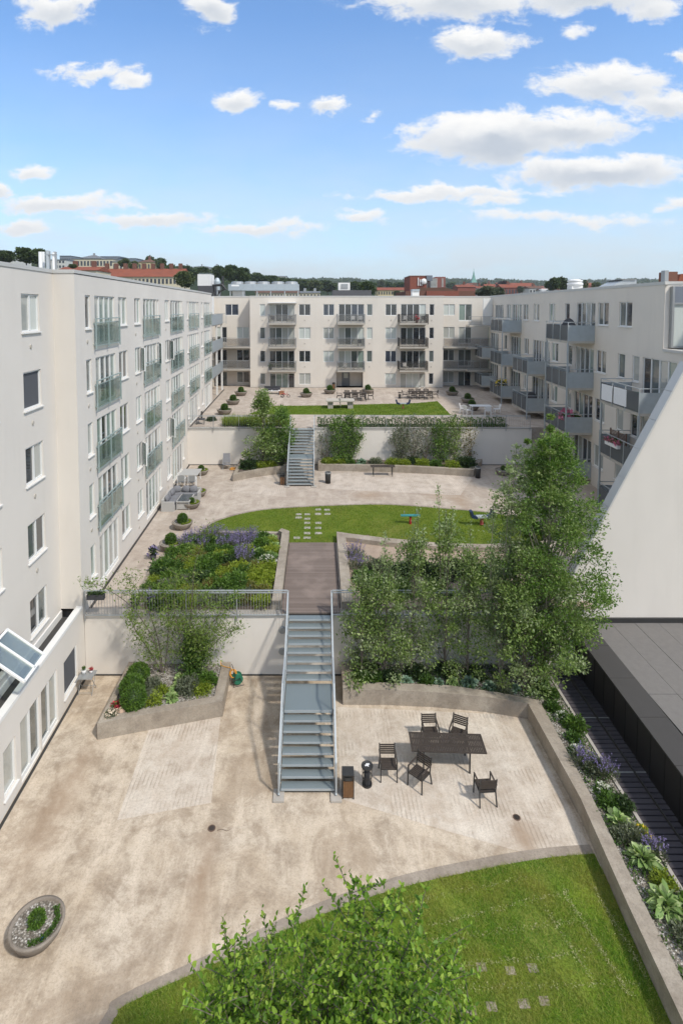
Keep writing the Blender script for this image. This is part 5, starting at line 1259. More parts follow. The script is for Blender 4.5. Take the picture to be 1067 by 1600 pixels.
def pale_chair(label, loc, rz, group, mat='white_plastic', seat='grey_metal', first=[None]):
    if first[0] is not None: return dup(first[0], loc, rz, label, group)
    t = thing('terrace_chair', label, 'chair', loc, rz, group); MB().box(-.23, .23, -.23, .22, .42, .45).build('seat', seat, t)
    MB().box(-.23, .23, .2, .225, .5, .88).build('backrest', seat, t)
    for sx in (-1, 1):
        MB().bar((sx * .25, -.24, 0), (sx * .25, -.24, .65), .035).build('leg', mat, t); MB().bar((sx * .25, .26, 0), (sx * .25, .22, .9), .035).build('leg', mat, t); MB().bar((sx * .25, -.25, .65), (sx * .25, .24, .66), .045, .02).build('armrest', mat, t)
    first[0] = t; return t
G2 = 'pale chairs at the dining table on the middle terrace'
pale_chair('pale terrace chair with grey back, left one in front of the dining table', (-9.5, 39.0, 2.6), radians(180), G2); pale_chair('pale terrace chair with grey back, right one in front of the dining table', (-8.75, 39.0, 2.6), radians(180), G2)
# lounger / folding chair
t = thing('deck_chair', 'grey folding deck chair leaning back by the upper retaining wall', 'chair', (-7.1, 43.7, 2.6), radians(8)); MB().bar((0, .05, .42), (0, .55, 1.05), .55, .03).build('backrest', 'cushion_grey', t); MB().bar((0, -.5, .40), (0, .08, .36), .55, .03).build('seat', 'cushion_grey', t)
for sx in (-1, 1): MB().bar((sx * .29, -.45, 0), (sx * .29, .35, .7), .03).build('leg', 'grey_metal', t); MB().bar((sx * .29, .4, 0), (sx * .29, -.35, .45), .03).build('leg', 'grey_metal', t)
m = MB(); m.tube([(.3 * cos(i * .8) * (1 - .01 * i), .2 * sin(i * .8), .03 + .006 * i) for i in range(22)], .02, 5); tag(m.build('garden_hose', 'hose_yellow', None, loc=(-6.5, 43.2, 2.6)), 'loose coil of yellow hose on the ground beside the distant bed', 'hose')
table('dark slatted table with bench in front of the distant bed', (4.95, 41.75, 2.6), 1.75, .6, radians(-1), legx=(-.7, .7))
m = MB().mat('fabric_dark'); m.tube([(-.5, 0, .3), (-.2, 0, .3), (.2, 0, .3), (.5, 0, .3)], [.15, .38, .34, .12], 10); 
# ---- play things on the middle lawn
t = thing('seesaw', 'teal seesaw board on a post in the middle lawn, half hidden by birch tops', 'play equipment', (5.45, 32.2, 2.6), radians(-6)); MB().bar((-.55, 0, .5), (.55, 0, .55), .24, .05).build('board', 'toy_teal', t); MB().tube([(0, 0, 0), (0, 0, .5)], .07, 10).build('post', 'red_paint', t)
for sx in (-1, 1): MB().tube([(sx * .35, -.14, .72), (sx * .35, .14, .72)], .015, 6).tube([(sx * .35, 0, .5), (sx * .35, 0, .72)], .015, 6).build('handle', 'grey_metal', t)
def spring_rocker(label, loc, rz):
    t = thing('spring_rocker', label, 'play equipment', loc, rz); 
    for sx in (-1, 1):
        m = MB(); xz_prism(m, [(sx * .3, .42), (sx * .62, .50), (sx * .72, .86), (sx * .60, .92), (sx * .52, .64), (sx * .3, .55)][::sx], -.16, .16); m.build('seat', 'toy_navy', t)
    MB().box(-.3, .3, -.2, .2, .50, .56).build('tabletop', 'galv_light', t); m = MB(); m.tube([(.09 * cos(i * .9), .09 * sin(i * .9), .02 + i * .011) for i in range(42)], .018, 5); m.build('spring', 'red_paint', t); return t
spring_rocker('navy spring rocker with two seats at the right end of the middle lawn', (9.55, 32.0, 2.6), radians(5)); spring_rocker('navy spring rocker with two seats on the upper lawn', (8.2, 53.2, 5.6), 0)
tag(MB().lathe([(0, 0), (.07, 0), (.07, .35), (0, .35)], 12).build('post_stub', 'twig_brown', None, loc=(2.75, 29.75, 2.6), smooth=False), 'short rusty post at the edge of the middle lawn by the curved rim', 'post')
# ---- upper terrace
t = thing('concrete_table', 'chunky concrete game table on the upper lawn', 'table', (2.25, 53.8, 5.6), 0); MB().box(-1.35, 1.35, -.75, .75, .68, .80).build('tabletop', 'slab_edge', t); MB().box(-1.2, -.7, -.55, .55, 0, .68).build('support', 'slab_concrete', t); MB().box(.7, 1.2, -.55, .55, 0, .68).build('support', 'slab_concrete', t); MB().box(-.03, .03, -.78, .78, .3, .98).build('net', 'slab_edge', t)
G3 = 'brown garden chairs on the upper terrace'
tb = [((4.0, 58.6), 2.4, 'dark wooden table with chairs behind the concrete game table'), ((11.3 - .3, 59.6), 2.6, 'dark wooden table with chairs near the far block bicycle')]
for (cx_, cy_), L_, lab in tb:
    table(lab, (cx_, cy_, 5.6), L_, .9, 0)
    for k, (dx, dy, rz) in enumerate(((-.8, -.75, 180), (0, -.75, 175), (.8, -.75, 186), (-.8, .75, 0), (0, .75, 5), (.8, .75, -6), (-1.65, 0, 90), (1.65, .1, -90))):
        armchair('brown slatted chair drawn up to the ' + ('table behind the concrete game table' if cx_ < 8 else 'table near the parked bicycle'), (cx_ + dx, cy_ + dy, 5.6), radians(rz), G3)
t = thing('bicycle', 'bicycle parked in front of the far block', 'bicycle', (11.6, 62.3, 5.6), radians(8))
for x in (-.5, .5): MB().tube([(x + .33 * cos(2 * pi * i / 20), 0, .34 + .33 * sin(2 * pi * i / 20)) for i in range(21)], .022, 6).build('wheel', 'black_metal', t)
MB().tube([(-.5, 0, .34), (-.15, 0, .8), (.4, 0, .85), (.5, 0, .34)], .02, 6).tube([(-.15, 0, .8), (0, 0, .34), (.4, 0, .8)], .02, 6).tube([(-.5, 0, .34), (0, 0, .34)], .015, 6).build('frame', 'white_frame', t); MB().box(-.28, -.05, -.06, .06, .9, .95).build('saddle', 'black_metal', t); MB().tube([(.4, -.25, 1.0), (.38, 0, .98), (.4, .25, 1.0)], .015, 6).build('handlebar', 'grey_metal', t)
t = thing('tricycle', 'small red tricycle on the upper terrace in front of the far block', 'tricycle', (-4.6 + 1.2, 60.2, 5.6))
for x, y in ((-.3, -.2), (-.3, .2), (.35, 0)): MB().tube([(x + .15 * cos(2 * pi * i / 14), y, .16 + .15 * sin(2 * pi * i / 14)) for i in range(15)], .03, 6).build('wheel', 'black_metal', t)
MB().tube([(-.3, 0, .2), (.2, 0, .35), (.35, 0, .16)], .03, 6).tube([(.2, 0, .35), (.22, 0, .6)], .02, 6).tube([(.22, -.2, .6), (.22, .2, .6)], .02, 6).build('frame', 'red_paint', t); MB().box(-.3, 0, -.12, .12, .36, .42).build('seat', 'red_paint', t)
round_bin('black litter bin left of the second upper terrace table', 8.8, 59.4, 5.6, False)
wood_bin('dark square bin beside the grey entrance door of the far block', 2.0, 66.6, 5.6)
# white set
G4 = 'white plastic chairs on the upper terrace'
table('white plastic table near the right wing on the upper terrace', (14.9, 50.9, 5.6), 1.9, .95, 0, 'white_plastic', 'white_plastic', slats=False)
wc = None
for k, (dx, dy, rz) in enumerate(((-1.5, .3, 70), (-1.3, -.5, 110), (1.5, 0, -90), (.4, -.9, 170))):
    lab = ['white plastic chair left of the white table, rear one', 'white plastic chair left of the white table, front one', 'white plastic chair at the right end of the white table', 'white plastic chair in front of the white table'][k]
    if wc is None:
        t = wc = thing('plastic_chair', lab, 'chair', (14.9 + dx, 50.9 + dy, 5.6), radians(rz), G4); MB().box(-.25, .25, -.25, .25, .40, .44).build('seat', 'white_plastic', t); MB().bar((0, .24, .44), (0, .33, .86), .5, .03).build('backrest', 'white_plastic', t)
        for sx, sy in ((-1, -1), (1, -1), (1, 1), (-1, 1)): MB().bar((sx * .26, sy * .27, 0), (sx * .23, sy * .23, .4), .045).build('leg', 'white_plastic', t)
        for sx in (-1, 1): MB().box(sx * .27 - .03, sx * .27 + .03, -.22, .28, .62, .65).build('armrest', 'white_plastic', t)
    else: dup(wc, (14.9 + dx, 50.9 + dy, 5.6), radians(rz), lab, G4)
# stored things against the far block
t = thing('garden_bench', 'low bench piled with dark cushions outside the far block', 'bench', (-5.0, 62.6, 5.6)); MB().box(-.9, .9, -.3, .3, .35, .42).build('seat', 'fabric_white', t); MB().box(-.9, .9, .25, .32, .42, .85).build('backrest', 'fabric_dark', t); MB().box(-.8, -.1, -.25, .2, .422, .6).box(.1, .7, -.25, .2, .422, .58).build('cushion', 'fabric_dark', t)
for sx in (-1, 1): MB().box(sx * .8 - .04, sx * .8 + .04, -.28, .28, 0, .35).build('leg', 'dark_wood', t)
tag(MB().box(-.25, .25, -.2, .2, 0, .35).box(-.3, .3, -.25, .25, .35, .38).build('storage_box', 'terracotta', None, loc=(-3.9, 62.2, 5.6)), 'terracotta coloured box between the bench and the red tricycle', 'box')
t = thing('patio_furniture', 'black cane chair by the left facade behind the thin railing', 'chair', (-9.6, 46.2, 5.6)); MB().box(-.3, .3, -.3, .3, .38, .45).build('seat', 'fabric_dark', t); MB().bar((0, .28, .45), (0, .38, 1.0), .6, .04).build('backrest', 'black_metal', t)
for sx, sy in ((-1, -1), (1, -1), (1, 1), (-1, 1)): MB().bar((sx * .27, sy * .27, 0), (sx * .27, sy * .27, .4), .04).build('leg', 'black_metal', t)
t.name = 'cane_chair'
# ---- clutter on balconies
def small_chair(label, loc, rz=0, mat='fabric_dark'):
    t = thing('balcony_chair', label, 'chair', loc, rz); MB().box(-.24, .24, -.22, .22, .4, .44).build('seat', mat, t); MB().box(-.24, .24, .2, .24, .44, .85).build('backrest', mat, t)
    for sx, sy in ((-1, -1), (1, -1), (1, 1), (-1, 1)): MB().bar((sx * .22, sy * .2, 0), (sx * .22, sy * .2, .4), .03).build('leg', mat, t)
    return t
yb_ = FY - .75
for u, zf, lab, mt in ((425, 13.43, 'dark chair on the top left balcony of the far block', 'fabric_dark'), (452, 13.43, 'grey chair at the right end of the top left balcony of the far block', 'cushion_grey'), (428, 10.62, 'dark rocking chair on the third floor left balcony of the far block', 'fabric_dark'), (424, 7.81, 'dark chair on the lowest left balcony of the far block', 'fabric_dark'), (446, 7.81, 'brown chair on the lowest left balcony of the far block', 'dark_wood'),
        (551, 13.43, 'white chair on the top middle balcony of the far block', 'white_plastic'), (562, 13.43, 'white chair at the right end of the top middle balcony', 'white_plastic'), (562, 10.62, 'black armchair on the third floor middle balcony of the far block', 'fabric_dark'), (538, 7.81, 'white chair on the lowest middle balcony of the far block', 'white_plastic'), (556, 7.81, 'grey chair on the lowest middle balcony of the far block', 'cushion_grey'),
        (632, 13.43, 'white chair on the crowded top right balcony of the far block', 'white_plastic'), (660, 13.43, 'dark chair on the crowded top right balcony of the far block', 'fabric_dark'), (658, 10.62, 'brown wicker armchair on the third floor right balcony', 'dark_wood'), (634, 7.81, 'white armchair on the lowest right balcony of the far block', 'white_plastic')):
    small_chair(lab, (X_(u, yb_), yb_, zf), random.uniform(-.6, .6), mt)
pot('terracotta pot with leafy plant on the crowded top right balcony', (X_(650, yb_), FY - 1.1, 13.43), .2, .35, 'terracotta', ('leaf_green', 'rose_red'), .35)
pot('tall green plant in a pot on the left gallery corner', (-11.6, 66.5, 10.7), .2, .4, 'terracotta', ('leaf_dark',), .55)
pot('tall green plant in a pot on the lowest left balcony of the far block', (X_(422.5, yb_), FY - 1.1, 7.81), .2, .4, 'fabric_dark', ('leaf_dark',), .4)
# right wing balcony things
pot('pot of pink flowers on the railing corner of a lower right wing balcony', (xr(40) - 1.5, 40.4, 6.3), .25, .8, 'fabric_dark', ('leaf_green', 'pink_petal'), .5)
pot('pot of pink flowers and white blooms next to the first on the right wing balcony', (xr(40) - 1.0, 40.2, 6.3), .2, .8, 'white_plastic', ('leaf_green', 'cream_petal'), .4)
pot('yellow and violet flowers on the second floor balcony of the right wing', (xr(57) - 1.5, 57.2, 6.3), .25, .85, 'fabric_dark', ('leaf_dark', 'yellow_petal'), .5)
tag(MB().tube([(0, 0, .75), (.0, .5, 1.18), (0, 1.0, .75)], [.4, .42, .4], 10).box(-.3, .3, -.1, 1.1, 0, .75).build('covered_grill', 'fabric_dark', None, loc=(xr(41) - 1.0, 41.3, 12.86)), 'black covered grill on the top floor balcony of the right wing', 'grill')
tag(MB().tube([(0, 0, .75), (.0, .5, 1.1), (0, 1.0, .75)], [.4, .42, .4], 10).box(-.3, .3, -.1, 1.1, 0, .75).build('covered_grill', 'fabric_dark', None, loc=(xr(49) - 1.1, 48.8, 6.3)), 'black covered grill on the lower balcony behind the first stack, right wing', 'grill')
m = MB()
for i in range(9): m.bar((0, .08 + i * 0, .9 + i * .08), (0, 1.75, .9 + i * .08), .02, .055)
for y in (.05, .9, 1.78): m.box(-.03, .03, y - .04, y + .04, 0, 1.66)
tag(m.build('wooden_screen', 'twig_brown', None, loc=(xr(32) - 1.5, 32.0, 6.3), smooth=False), 'brown slatted privacy screen on the near right wing balcony', 'screen').rotation_euler = (0, 0, 0)
t = thing('window_box', 'white flower box with pink blossoms hanging outside the near right wing balcony', 'flower box', (xr(33) - 2.02, 32.6, 7.1)); MB().box(-.12, .08, -.7, .7, 0, .2).build('box', 'white_plastic', t); C = np.stack([RNG.uniform(-.15, .12, 400), RNG.uniform(-.7, .7, 400), .2 + RNG.random(400) * .22], 1); V, F = leaf_quads(C, .1, .8, D=rnd_dirs(400, .6)); npmesh('flowers', V, F, ['pink_petal', 'leaf_green'], (RNG.random(400) < .4).astype(int), t)
m = MB(); m.box(-.015, .015, 0, 1.35, .12, 1.08).box(-.015, .015, 1.5, 2.75, .12, 1.08); tag(m.build('balcony_sheet', 'fabric_white', None, loc=(xr(32.5) - 1.95, 31.4, 9.52)), 'white cloth screens tied inside the near right wing balcony', 'cloth')
small_chair('green plastic chair on the near upper balcony of the right wing', (xr(31) - .9, 31.2, 9.52), 1.2, 'hose_green'); small_chair('second green plastic chair on the near upper balcony of the right wing', (xr(31) - .6, 32.4, 9.52), 2., 'hose_green')

# ================================================================== PLANTS
# --- lower left bed
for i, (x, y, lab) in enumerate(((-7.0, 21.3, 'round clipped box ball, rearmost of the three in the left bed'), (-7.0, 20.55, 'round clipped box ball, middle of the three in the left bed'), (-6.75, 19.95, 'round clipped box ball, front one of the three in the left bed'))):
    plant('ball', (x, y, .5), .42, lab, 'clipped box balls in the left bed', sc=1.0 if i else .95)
plant('cream', (-7.38, 19.45, .5), .26, 'cream flowering plant at the front corner of the left bed'); plant('rose', (-7.33, 19.9, .5), .24, 'deep red flowering plant beside the box balls')
tag(MB().tube([(-.15, 0, .08), (0, 0, .12), (.14, .03, .07)], [.08, .13, .07], 7).build('boulder', 'stone_rough', None, loc=(-7.1, 19.62, .5)), 'pinkish rock at the front corner of the left bed', 'rock')
for x, y, k, r, lab in ((-6.1, 20.2, 'lime', .28, 'lime green low plant at the front of the left bed'), (-5.95, 20.75, 'lime', .22, 'small lime green plant behind the front lime one'), (-6.4, 20.9, 'grey', .35, 'grey green feathery plant next to the box balls'), (-6.3, 20.3, 'grey', .28, 'feathery grey plant near the front rim of the left bed'),
        (-5.45, 20.35, 'hosta', .3, 'variegated hosta at the front rim of the left bed'), (-5.4, 20.9, 'hosta', .3, 'variegated hosta in the middle row of the left bed'), (-5.35, 21.4, 'hosta', .32, 'variegated hosta at the rear of the left bed'), (-4.95, 20.9, 'grey', .4, 'broad grey green plant between hostas and lime plants'), (-4.85, 21.4, 'clump', .3, 'mid green plant behind the broad grey one'),
        (-4.35, 21.3, 'bright', .34, 'bright green leafy plant at the rear right of the left bed'), (-4.4, 20.8, 'lime', .3, 'yellow green leafy plant at the right of the left bed')):
    plant(k, (x, y, .5), r * 1.22, lab)
shoot_tree('ornamental_tree', 'sparse leaning tree with drooping twigs at the left of the near raised bed', (-6.2, 21.9, .5),
           [[(0, 0, 0), (-.12, -.02, 1.2), (-.42, -.05, 2.3), (-.85, -.1, 3.4), (-1.4, -.2, 4.15)], [(0, 0, 0), (-.3, -.2, 1.5), (-1.1, -.3, 2.9), (-2.2, -.3, 3.7), (-2.9, -.3, 3.9)], [(.05, 0, 0), (.25, -.1, 1.5), (.3, -.2, 2.8), (.1, -.3, 3.6)], [(0, 0, 0), (-.5, -.2, 1.1), (-1.0, -.3, 2.0), (-1.2, -.3, 2.6)]], .1, 'leaf_willow', 170, 'bark', .028, .42, None, .34, 13, tl=.8, seed=5)
shoot_tree('ornamental_tree', 'bushier thin stemmed tree in the middle of the near raised bed', (-5.05, 21.9, .5),
           [[(0, 0, 0), (0, -.05, 1.8), (.1, -.1, 3.2), (.25, -.2, 4.6), (.75, -.3, 6.0)], [(0, 0, 0), (.4, -.2, 1.3), (1.1, -.3, 2.5), (1.9, -.3, 3.4)], [(0, 0, 0), (-.3, -.2, 1.4), (-.6, -.25, 2.8), (-.45, -.3, 4.2)], [(0, 0, 0), (.3, -.1, 1.1), (.6, -.3, 2.2), (.7, -.3, 3.4)], [(0, 0, 0), (.6, -.2, .9), (1.3, -.3, 1.7), (2.0, -.35, 2.1)]], .1, 'leaf_willow', 250, 'bark', .03, .55, None, .34, 13, tl=.85, seed=8)
shoot_tree('shrub', 'dense green shrub at the foot of the thin stemmed tree', (-4.95, 21.85, .5), [[(0, 0, 0), (-.1, 0, .8), (-.2, -.1, 1.6)], [(0, 0, 0), (.3, -.1, .7), (.45, -.1, 1.5)], [(.1, 0, 0), (0, -.2, .6), (.05, -.3, 1.2)]], .09, 'leaf_green', 420, 'bark', .02, .42, None, .4, 8, 'shrub', .4, 9)
# --- birches along the right retaining wall
GBR = 'silver leaved slender trees in front of the right retaining wall'
sil = [(1.75, 21.7, 5.0, 'shortest silver leaved tree next to the near stair', .85), (2.7, 21.8, 5.9, 'silver leaved tree second from the near stair', .9), (3.75, 21.75, 6.9, 'silver leaved tree third from the near stair, with a thin top shoot over the lawn', .95), (5.1, 21.8, 7.8, 'tallest slender silver leaved tree in the middle of the row, its top against the lawn', 1.0), (6.0, 21.7, 6.2, 'silver leaved tree right of the tallest slender one', .9)]
for i, (x, y, H, lab, R) in enumerate(sil):
    clump_tree('silver_birch', lab, (x, y, .5), H * .80, R * 1.15, .05, 54, 90, .10, 'leaf_silver', 'bark', .05, .42, lambda s: (1 - s) ** .5 * .9 + .12, (.15, -.1), GBR, .5, 0, leaf2='leaf_silver_pale', seed=20 + i)
    t_ = bpy.data.objects[[o.name for o in COL.objects if o.get('label') == lab][0]]
    rr_ = random.Random(40 + i); C = []; mb = MB()
    for k in range(3 + (i == 3)):
        x0 = rr_.uniform(-.45, .45); top = H * (1.0 if k == 0 else rr_.uniform(.8, .93)); p = Vector((x0 * .5, -.1, H * .5)); q = Vector((x0 * 1.1 + .1, -.15, top))
        mb.tube([p, (p + q) / 2, q], [.02, .014, .005], 5)
        for j in range(230): f = rr_.random() ** .8; c = p.lerp(q, f); s_ = .19 * (1.25 - f); C.append((c.x + rr_.gauss(0, s_), c.y + rr_.gauss(0, s_), c.z + rr_.gauss(0, .1)))
    mb.build('shoots', 'bark', t_); V, F = leaf_quads(np.array(C), .095, .5, D=rnd_dirs(len(C), .5)); npmesh('shoot_leaves', V, F, ['leaf_silver_pale'], None, t_)
clump_tree('silver_birch', 'broad drooping silver leaved tree at the planter corner over the dark deck', (8.0, 20.9, .5), 5.3, 2.15, .10, 100, 150, .095, 'leaf_silver', 'bark', .07, .48, lambda s: sin(pi * (.18 + .8 * s)) ** .8, (0, 0), GBR, .5, 0, (.15, 0), 'leaf_silver_pale', seed=51)
clump_tree('birch', 'tallest dense green birch rising beside the sloping gable wall', (9.0, 21.7, .4), 9.6, 2.42, .12, 300, 200, .085, 'leaf_birch', 'bark_pale', .12, .5, lambda s: sin(pi * (.10 + .88 * s)) ** .7 * (1.05 - .35 * s), (.25, 0), None, .6, 3, leaf2='leaf_silver', seed=61)
shoot_tree('silver_birch', 'pale wispy tree left of the tall birch, its tops over the middle terrace', (7.3, 21.6, .5), [[(0, 0, 0), (0, 0, 3), (.1, -.1, 6), (.2, -.1, 8.4)], [(0, 0, 0), (.4, -.1, 3), (.6, -.1, 5.5), (.75, -.1, 8.9)], [(0, 0, 0), (-.4, -.1, 3), (-.5, -.1, 5), (-.35, -.1, 7.3)], [(0, 0, 0), (.3, .1, 3), (.3, .1, 6.2), (.5, .1, 9.3)]], .1, 'leaf_silver_pale', 420, 'bark_pale', .035, .42, GBR, .5, 12, tl=.6, seed=71)
# undergrowth in the L bed
k = 0
for x, y, kd, r, lab in ((1.75, 21.5, 'bright', .38, 'bright green shrub at the left end of the birch bed'), (2.3, 21.4, 'clump', .34, 'low green shrub under the first birches'), (2.9, 21.45, 'dark', .36, 'dark leafy shrub under the birches near the stair'), (3.5, 21.3, 'hostab', .34, 'blue green hosta, leftmost in the birch bed'),
        (4.3, 21.3, 'clump', .32, 'green shrub between the left hostas'), (4.75, 21.2, 'hostab', .32, 'blue green hosta second from left in the birch bed'), (5.3, 21.25, 'hosta', .34, 'pale hosta between the blue ones'), (5.95, 21.2, 'hostab', .42, 'biggest blue green hosta in front of the birches'), (6.7, 21.0, 'hostab', .34, 'blue hosta right of the biggest one'),
        (7.2, 20.85, 'grey', .32, 'grey leaved plant near the bed corner'), (7.6, 20.9, 'hostab', .3, 'blue hosta next to the bed corner'), (8.25, 20.75, 'hosta', .25, 'small pale hosta just before the corner'), (8.6, 21.2, 'dark', .35, 'dark shrub beneath the tall birch'), (6.3, 21.7, 'dark', .4, 'dark shrub behind the biggest hosta'), (4.0, 21.8, 'dark', .4, 'dark shrub deep under the third birch'), (2.1, 21.95, 'dark', .42, 'dark shrub against the wall under the first birch'),
        (5.2, 21.9, 'dark', .42, 'dark shrub against the wall under the tallest slender tree'), (8.85, 20.6, 'clump', .3, 'green shrub behind the corner by the deck'),
        (8.65, 19.85, 'clump', .26, 'low green plant beginning the right hand row'), (8.8, 19.35, 'daisy', .25, 'white flowering plant near the start of the right hand row'), (9.05, 18.95, 'bright', .36, 'bright green upright shrub by the deck'), (8.75, 18.35, 'clump', .24, 'small green plant after the upright shrub'), (8.6, 17.8, 'daisy', .24, 'green plant with pale flowers before the lavenders'),
        (8.55, 17.3, 'lav', .42, 'lavender leaning over the rim, farthest of the right row'), (8.85, 17.1, 'grey', .38, 'grey green bush between the far lavenders'), (9.05, 16.9, 'lav', .42, 'lavender leaning towards the deck'), (8.7, 16.3, 'daisy', .22, 'little pale flowered plant below the far lavenders'), (8.65, 15.85, 'clump', .3, 'green mound in the middle of the right row'), (9.0, 15.8, 'dark', .28, 'dark green mound by the deck edge'),
        (8.6, 15.2, 'hosta', .44, 'hosta above the middle of the right row'), (8.75, 14.75, 'grey', .36, 'grey bush under the upper hosta'), (8.42, 14.8, 'grey', .26, 'grey green plant hanging over the concrete rim near the lawn corner'), (9.05, 14.9, 'yellowf', .24, 'yellow green plant by the deck'), (8.65, 14.1, 'hosta', .52, 'large hosta level with the lawn corner'), (9.05, 14.35, 'lav', .36, 'tall lavender spikes against the deck'),
        (8.8, 13.55, 'lime', .3, 'lime green ground plant between two big hostas'), (8.55, 12.95, 'hosta', .56, 'large variegated hosta, second from the bottom right'), (9.1, 12.85, 'bright', .36, 'clipped bright green bush at the right picture edge'), (8.6, 12.3, 'grey', .30, 'low grey green plant between the two lowest hostas'), (8.9, 12.2, 'grey', .36, 'grey leaved bush just above the lowest hosta'),
        (8.75, 11.55, 'hosta', .62, 'largest hosta at the bottom right corner'), (8.3, 10.9, 'lime', .3, 'lime plant at the very bottom right')):
    plant(kd, (x, y, .5), r, lab)
n = 30000; PL = [(i2[0][0], 22.3)] + i2[1:6] + i2[6:9] + [(9.1, 11), (9.2, 16), (9.2, 21), (9.2, 22.3)]
P = sample_poly(PL, n); C = np.concatenate([P, .5 + RNG.random((len(P), 1)) * .12], 1); C = C[np.sin(P[:, 0] * 5 + P[:, 1] * 3) * np.cos(P[:, 1] * 4) > -.35]; V, F = leaf_quads(C, .07, .55, D=rnd_dirs(len(C), 1)); o = npmesh('ground_cover', V, F, ['leaf_green']); o['kind'] = 'stuff'
# --- middle left bed
rb = random.Random(11); GM = {}
kinds = {'clump': 'rounded mid green clump in the middle left bed', 'dark': 'dark green leafy clump in the middle left bed', 'lime': 'yellow green clump in the middle left bed', 'daisy': 'green clump dotted with white flowers in the middle left bed', 'redg': 'reddish green clump in the middle left bed', 'grey': 'grey green feathery clump in the middle left bed', 'lav': 'purple flowering lavender in the middle left bed', 'hosta': 'pale leaved hosta along the right side of the middle left bed', 'bright': 'bright green bushy clump in the middle left bed'}
yy = 23.15
while yy < 30.3:
    xx = -7.3
    while xx < -2.0:
        x, y = xx + rb.uniform(-.12, .12), yy + rb.uniform(-.12, .12)
        if inpoly(np.array([[x, y]]), BEDL)[0]:
            if y > 28.3 and x < -2.9: kd = rb.choice(['lav', 'lav', 'lav', 'lav', 'clump'])
            elif x > -2.6: kd = rb.choice(['daisy', 'hosta', 'lime'] if y > 24.5 else ['lime', 'redg', 'redg'])
            elif y > 29 : kd = 'redg'
            elif y > 26.5 and x > -4: kd = rb.choice(['clump', 'lav', 'hosta', 'lime', 'bright'])
            else: kd = rb.choice(['clump', 'clump', 'clump', 'dark', 'lime', 'lime', 'bright', 'bright', 'bright', 'redg', 'grey'])
            plant(kd, (x, y, 2.72), .42 if kd != 'lav' else .45, kinds[kd], kinds[kd].replace(' in the', 's in the', 1) if False else 'planting: ' + kinds[kd], sc=rb.uniform(.85, 1.3))
        xx += .62
    yy += .60
# --- middle right bed (behind the railing)
for x, y, kd, r, lab in ((1.9, 27.5, 'lav', .45, 'lavender at the left corner of the bed right of the boardwalk'), (1.95, 26.3, 'lav', .45, 'lavender against the boardwalk side of the right bed'), (2.2, 25.2, 'clump', .42, 'green clump by the right bed boardwalk side'), (2.9, 26.2, 'grey', .5, 'silvery bush in the bed right of the boardwalk'), (3.0, 24.6, 'bright', .42, 'bright green bush behind the right railing'),
        (3.9, 25.6, 'dark', .5, 'dark evergreen bush in the right bed, left one'), (4.8, 26.2, 'dark', .5, 'dark evergreen bush in the right bed, second'), (5.6, 25.4, 'dark', .5, 'dark evergreen bush in the right bed, third'), (6.6, 26.0, 'dark', .5, 'dark evergreen bush in the right bed, fourth'), (7.5, 25.4, 'dark', .5, 'dark evergreen bush in the right bed, fifth'), (3.9, 24.0, 'clump', .42, 'green bush low behind the right railing'), (5.4, 24.0, 'clump', .42, 'green bush behind the middle of the right railing'), (8.6, 26, 'dark', .5, 'dark evergreen bush farthest right in the bed')):
    plant(kd, (x, y, 2.7), r, lab, sc=1.25)
# --- beds before the upper wall
for x, y, kd, r, lab, s in ((-5.2, 42.4, 'dark', .5, 'dark green shrub at the left end of the left distant bed', 1.4), (-4.3, 42.6, 'lime', .42, 'yellow green shrub in the left distant bed', 1.2), (-3.5, 43.0, 'lime', .42, 'second yellow green shrub in the left distant bed', 1.1), (-2.9, 43.2, 'grey', .35, 'grey plant next to the distant stair', 1.0),
        (.9, 43.6, 'lime', .42, 'long lime green shrub right of the distant stair', 1.3), (1.8, 43.6, 'lime', .42, 'second lime green shrub right of the distant stair', 1.3), (2.6, 43.5, 'bright', .36, 'bright green plant in the right distant bed', 1.1), (3.5, 43.5, 'hostab', .42, 'blue hosta mass in the right distant bed', 1.3), (4.6, 43.6, 'grey', .38, 'grey mound in the right distant bed', 1.3),
        (5.9, 43.4, 'lime', .42, 'lime green shrub behind the dark slatted table', 1.3), (6.8, 43.3, 'lime', .42, 'second lime green shrub behind the dark slatted table', 1.2), (8.2, 43.2, 'lime', .42, 'lime green shrub under the twiggy trees', 1.4), (9.2, 43.0, 'bright', .36, 'bright shrub under the twiggy trees', 1.3), (10.4, 42.6, 'lime', .42, 'lime shrub near the right end of the distant bed', 1.4), (11.5, 42.9, 'dark', .5, 'dark round shrub at the right end of the distant bed', 1.5), (7.6, 43.8, 'dark', .5, 'dark shrub behind the lime ones in the distant bed', 1.1)):
    plant(kd, (x, y, 3.0), r, lab, sc=s)
clump_tree('tree', 'full grey green tree left of the distant stair', (-4.2, 43.3, 3.0), 5.6, 1.55, .08, 60, 110, .15, 'leaf_silver', 'bark', .08, .55, lambda s: (1 - s) ** .55, (0, 0), None, .5, 1, leaf2='leaf_silver_pale', seed=81)
clump_tree('tree', 'darker green tree close to the distant stair', (-2.95, 43.5, 3.0), 4.4, 1.15, .08, 50, 110, .14, 'leaf_birch', 'bark', .07, .5, lambda s: sin(pi * (.15 + .8 * s)) ** .6, (0, 0), None, .5, 0, seed=82)
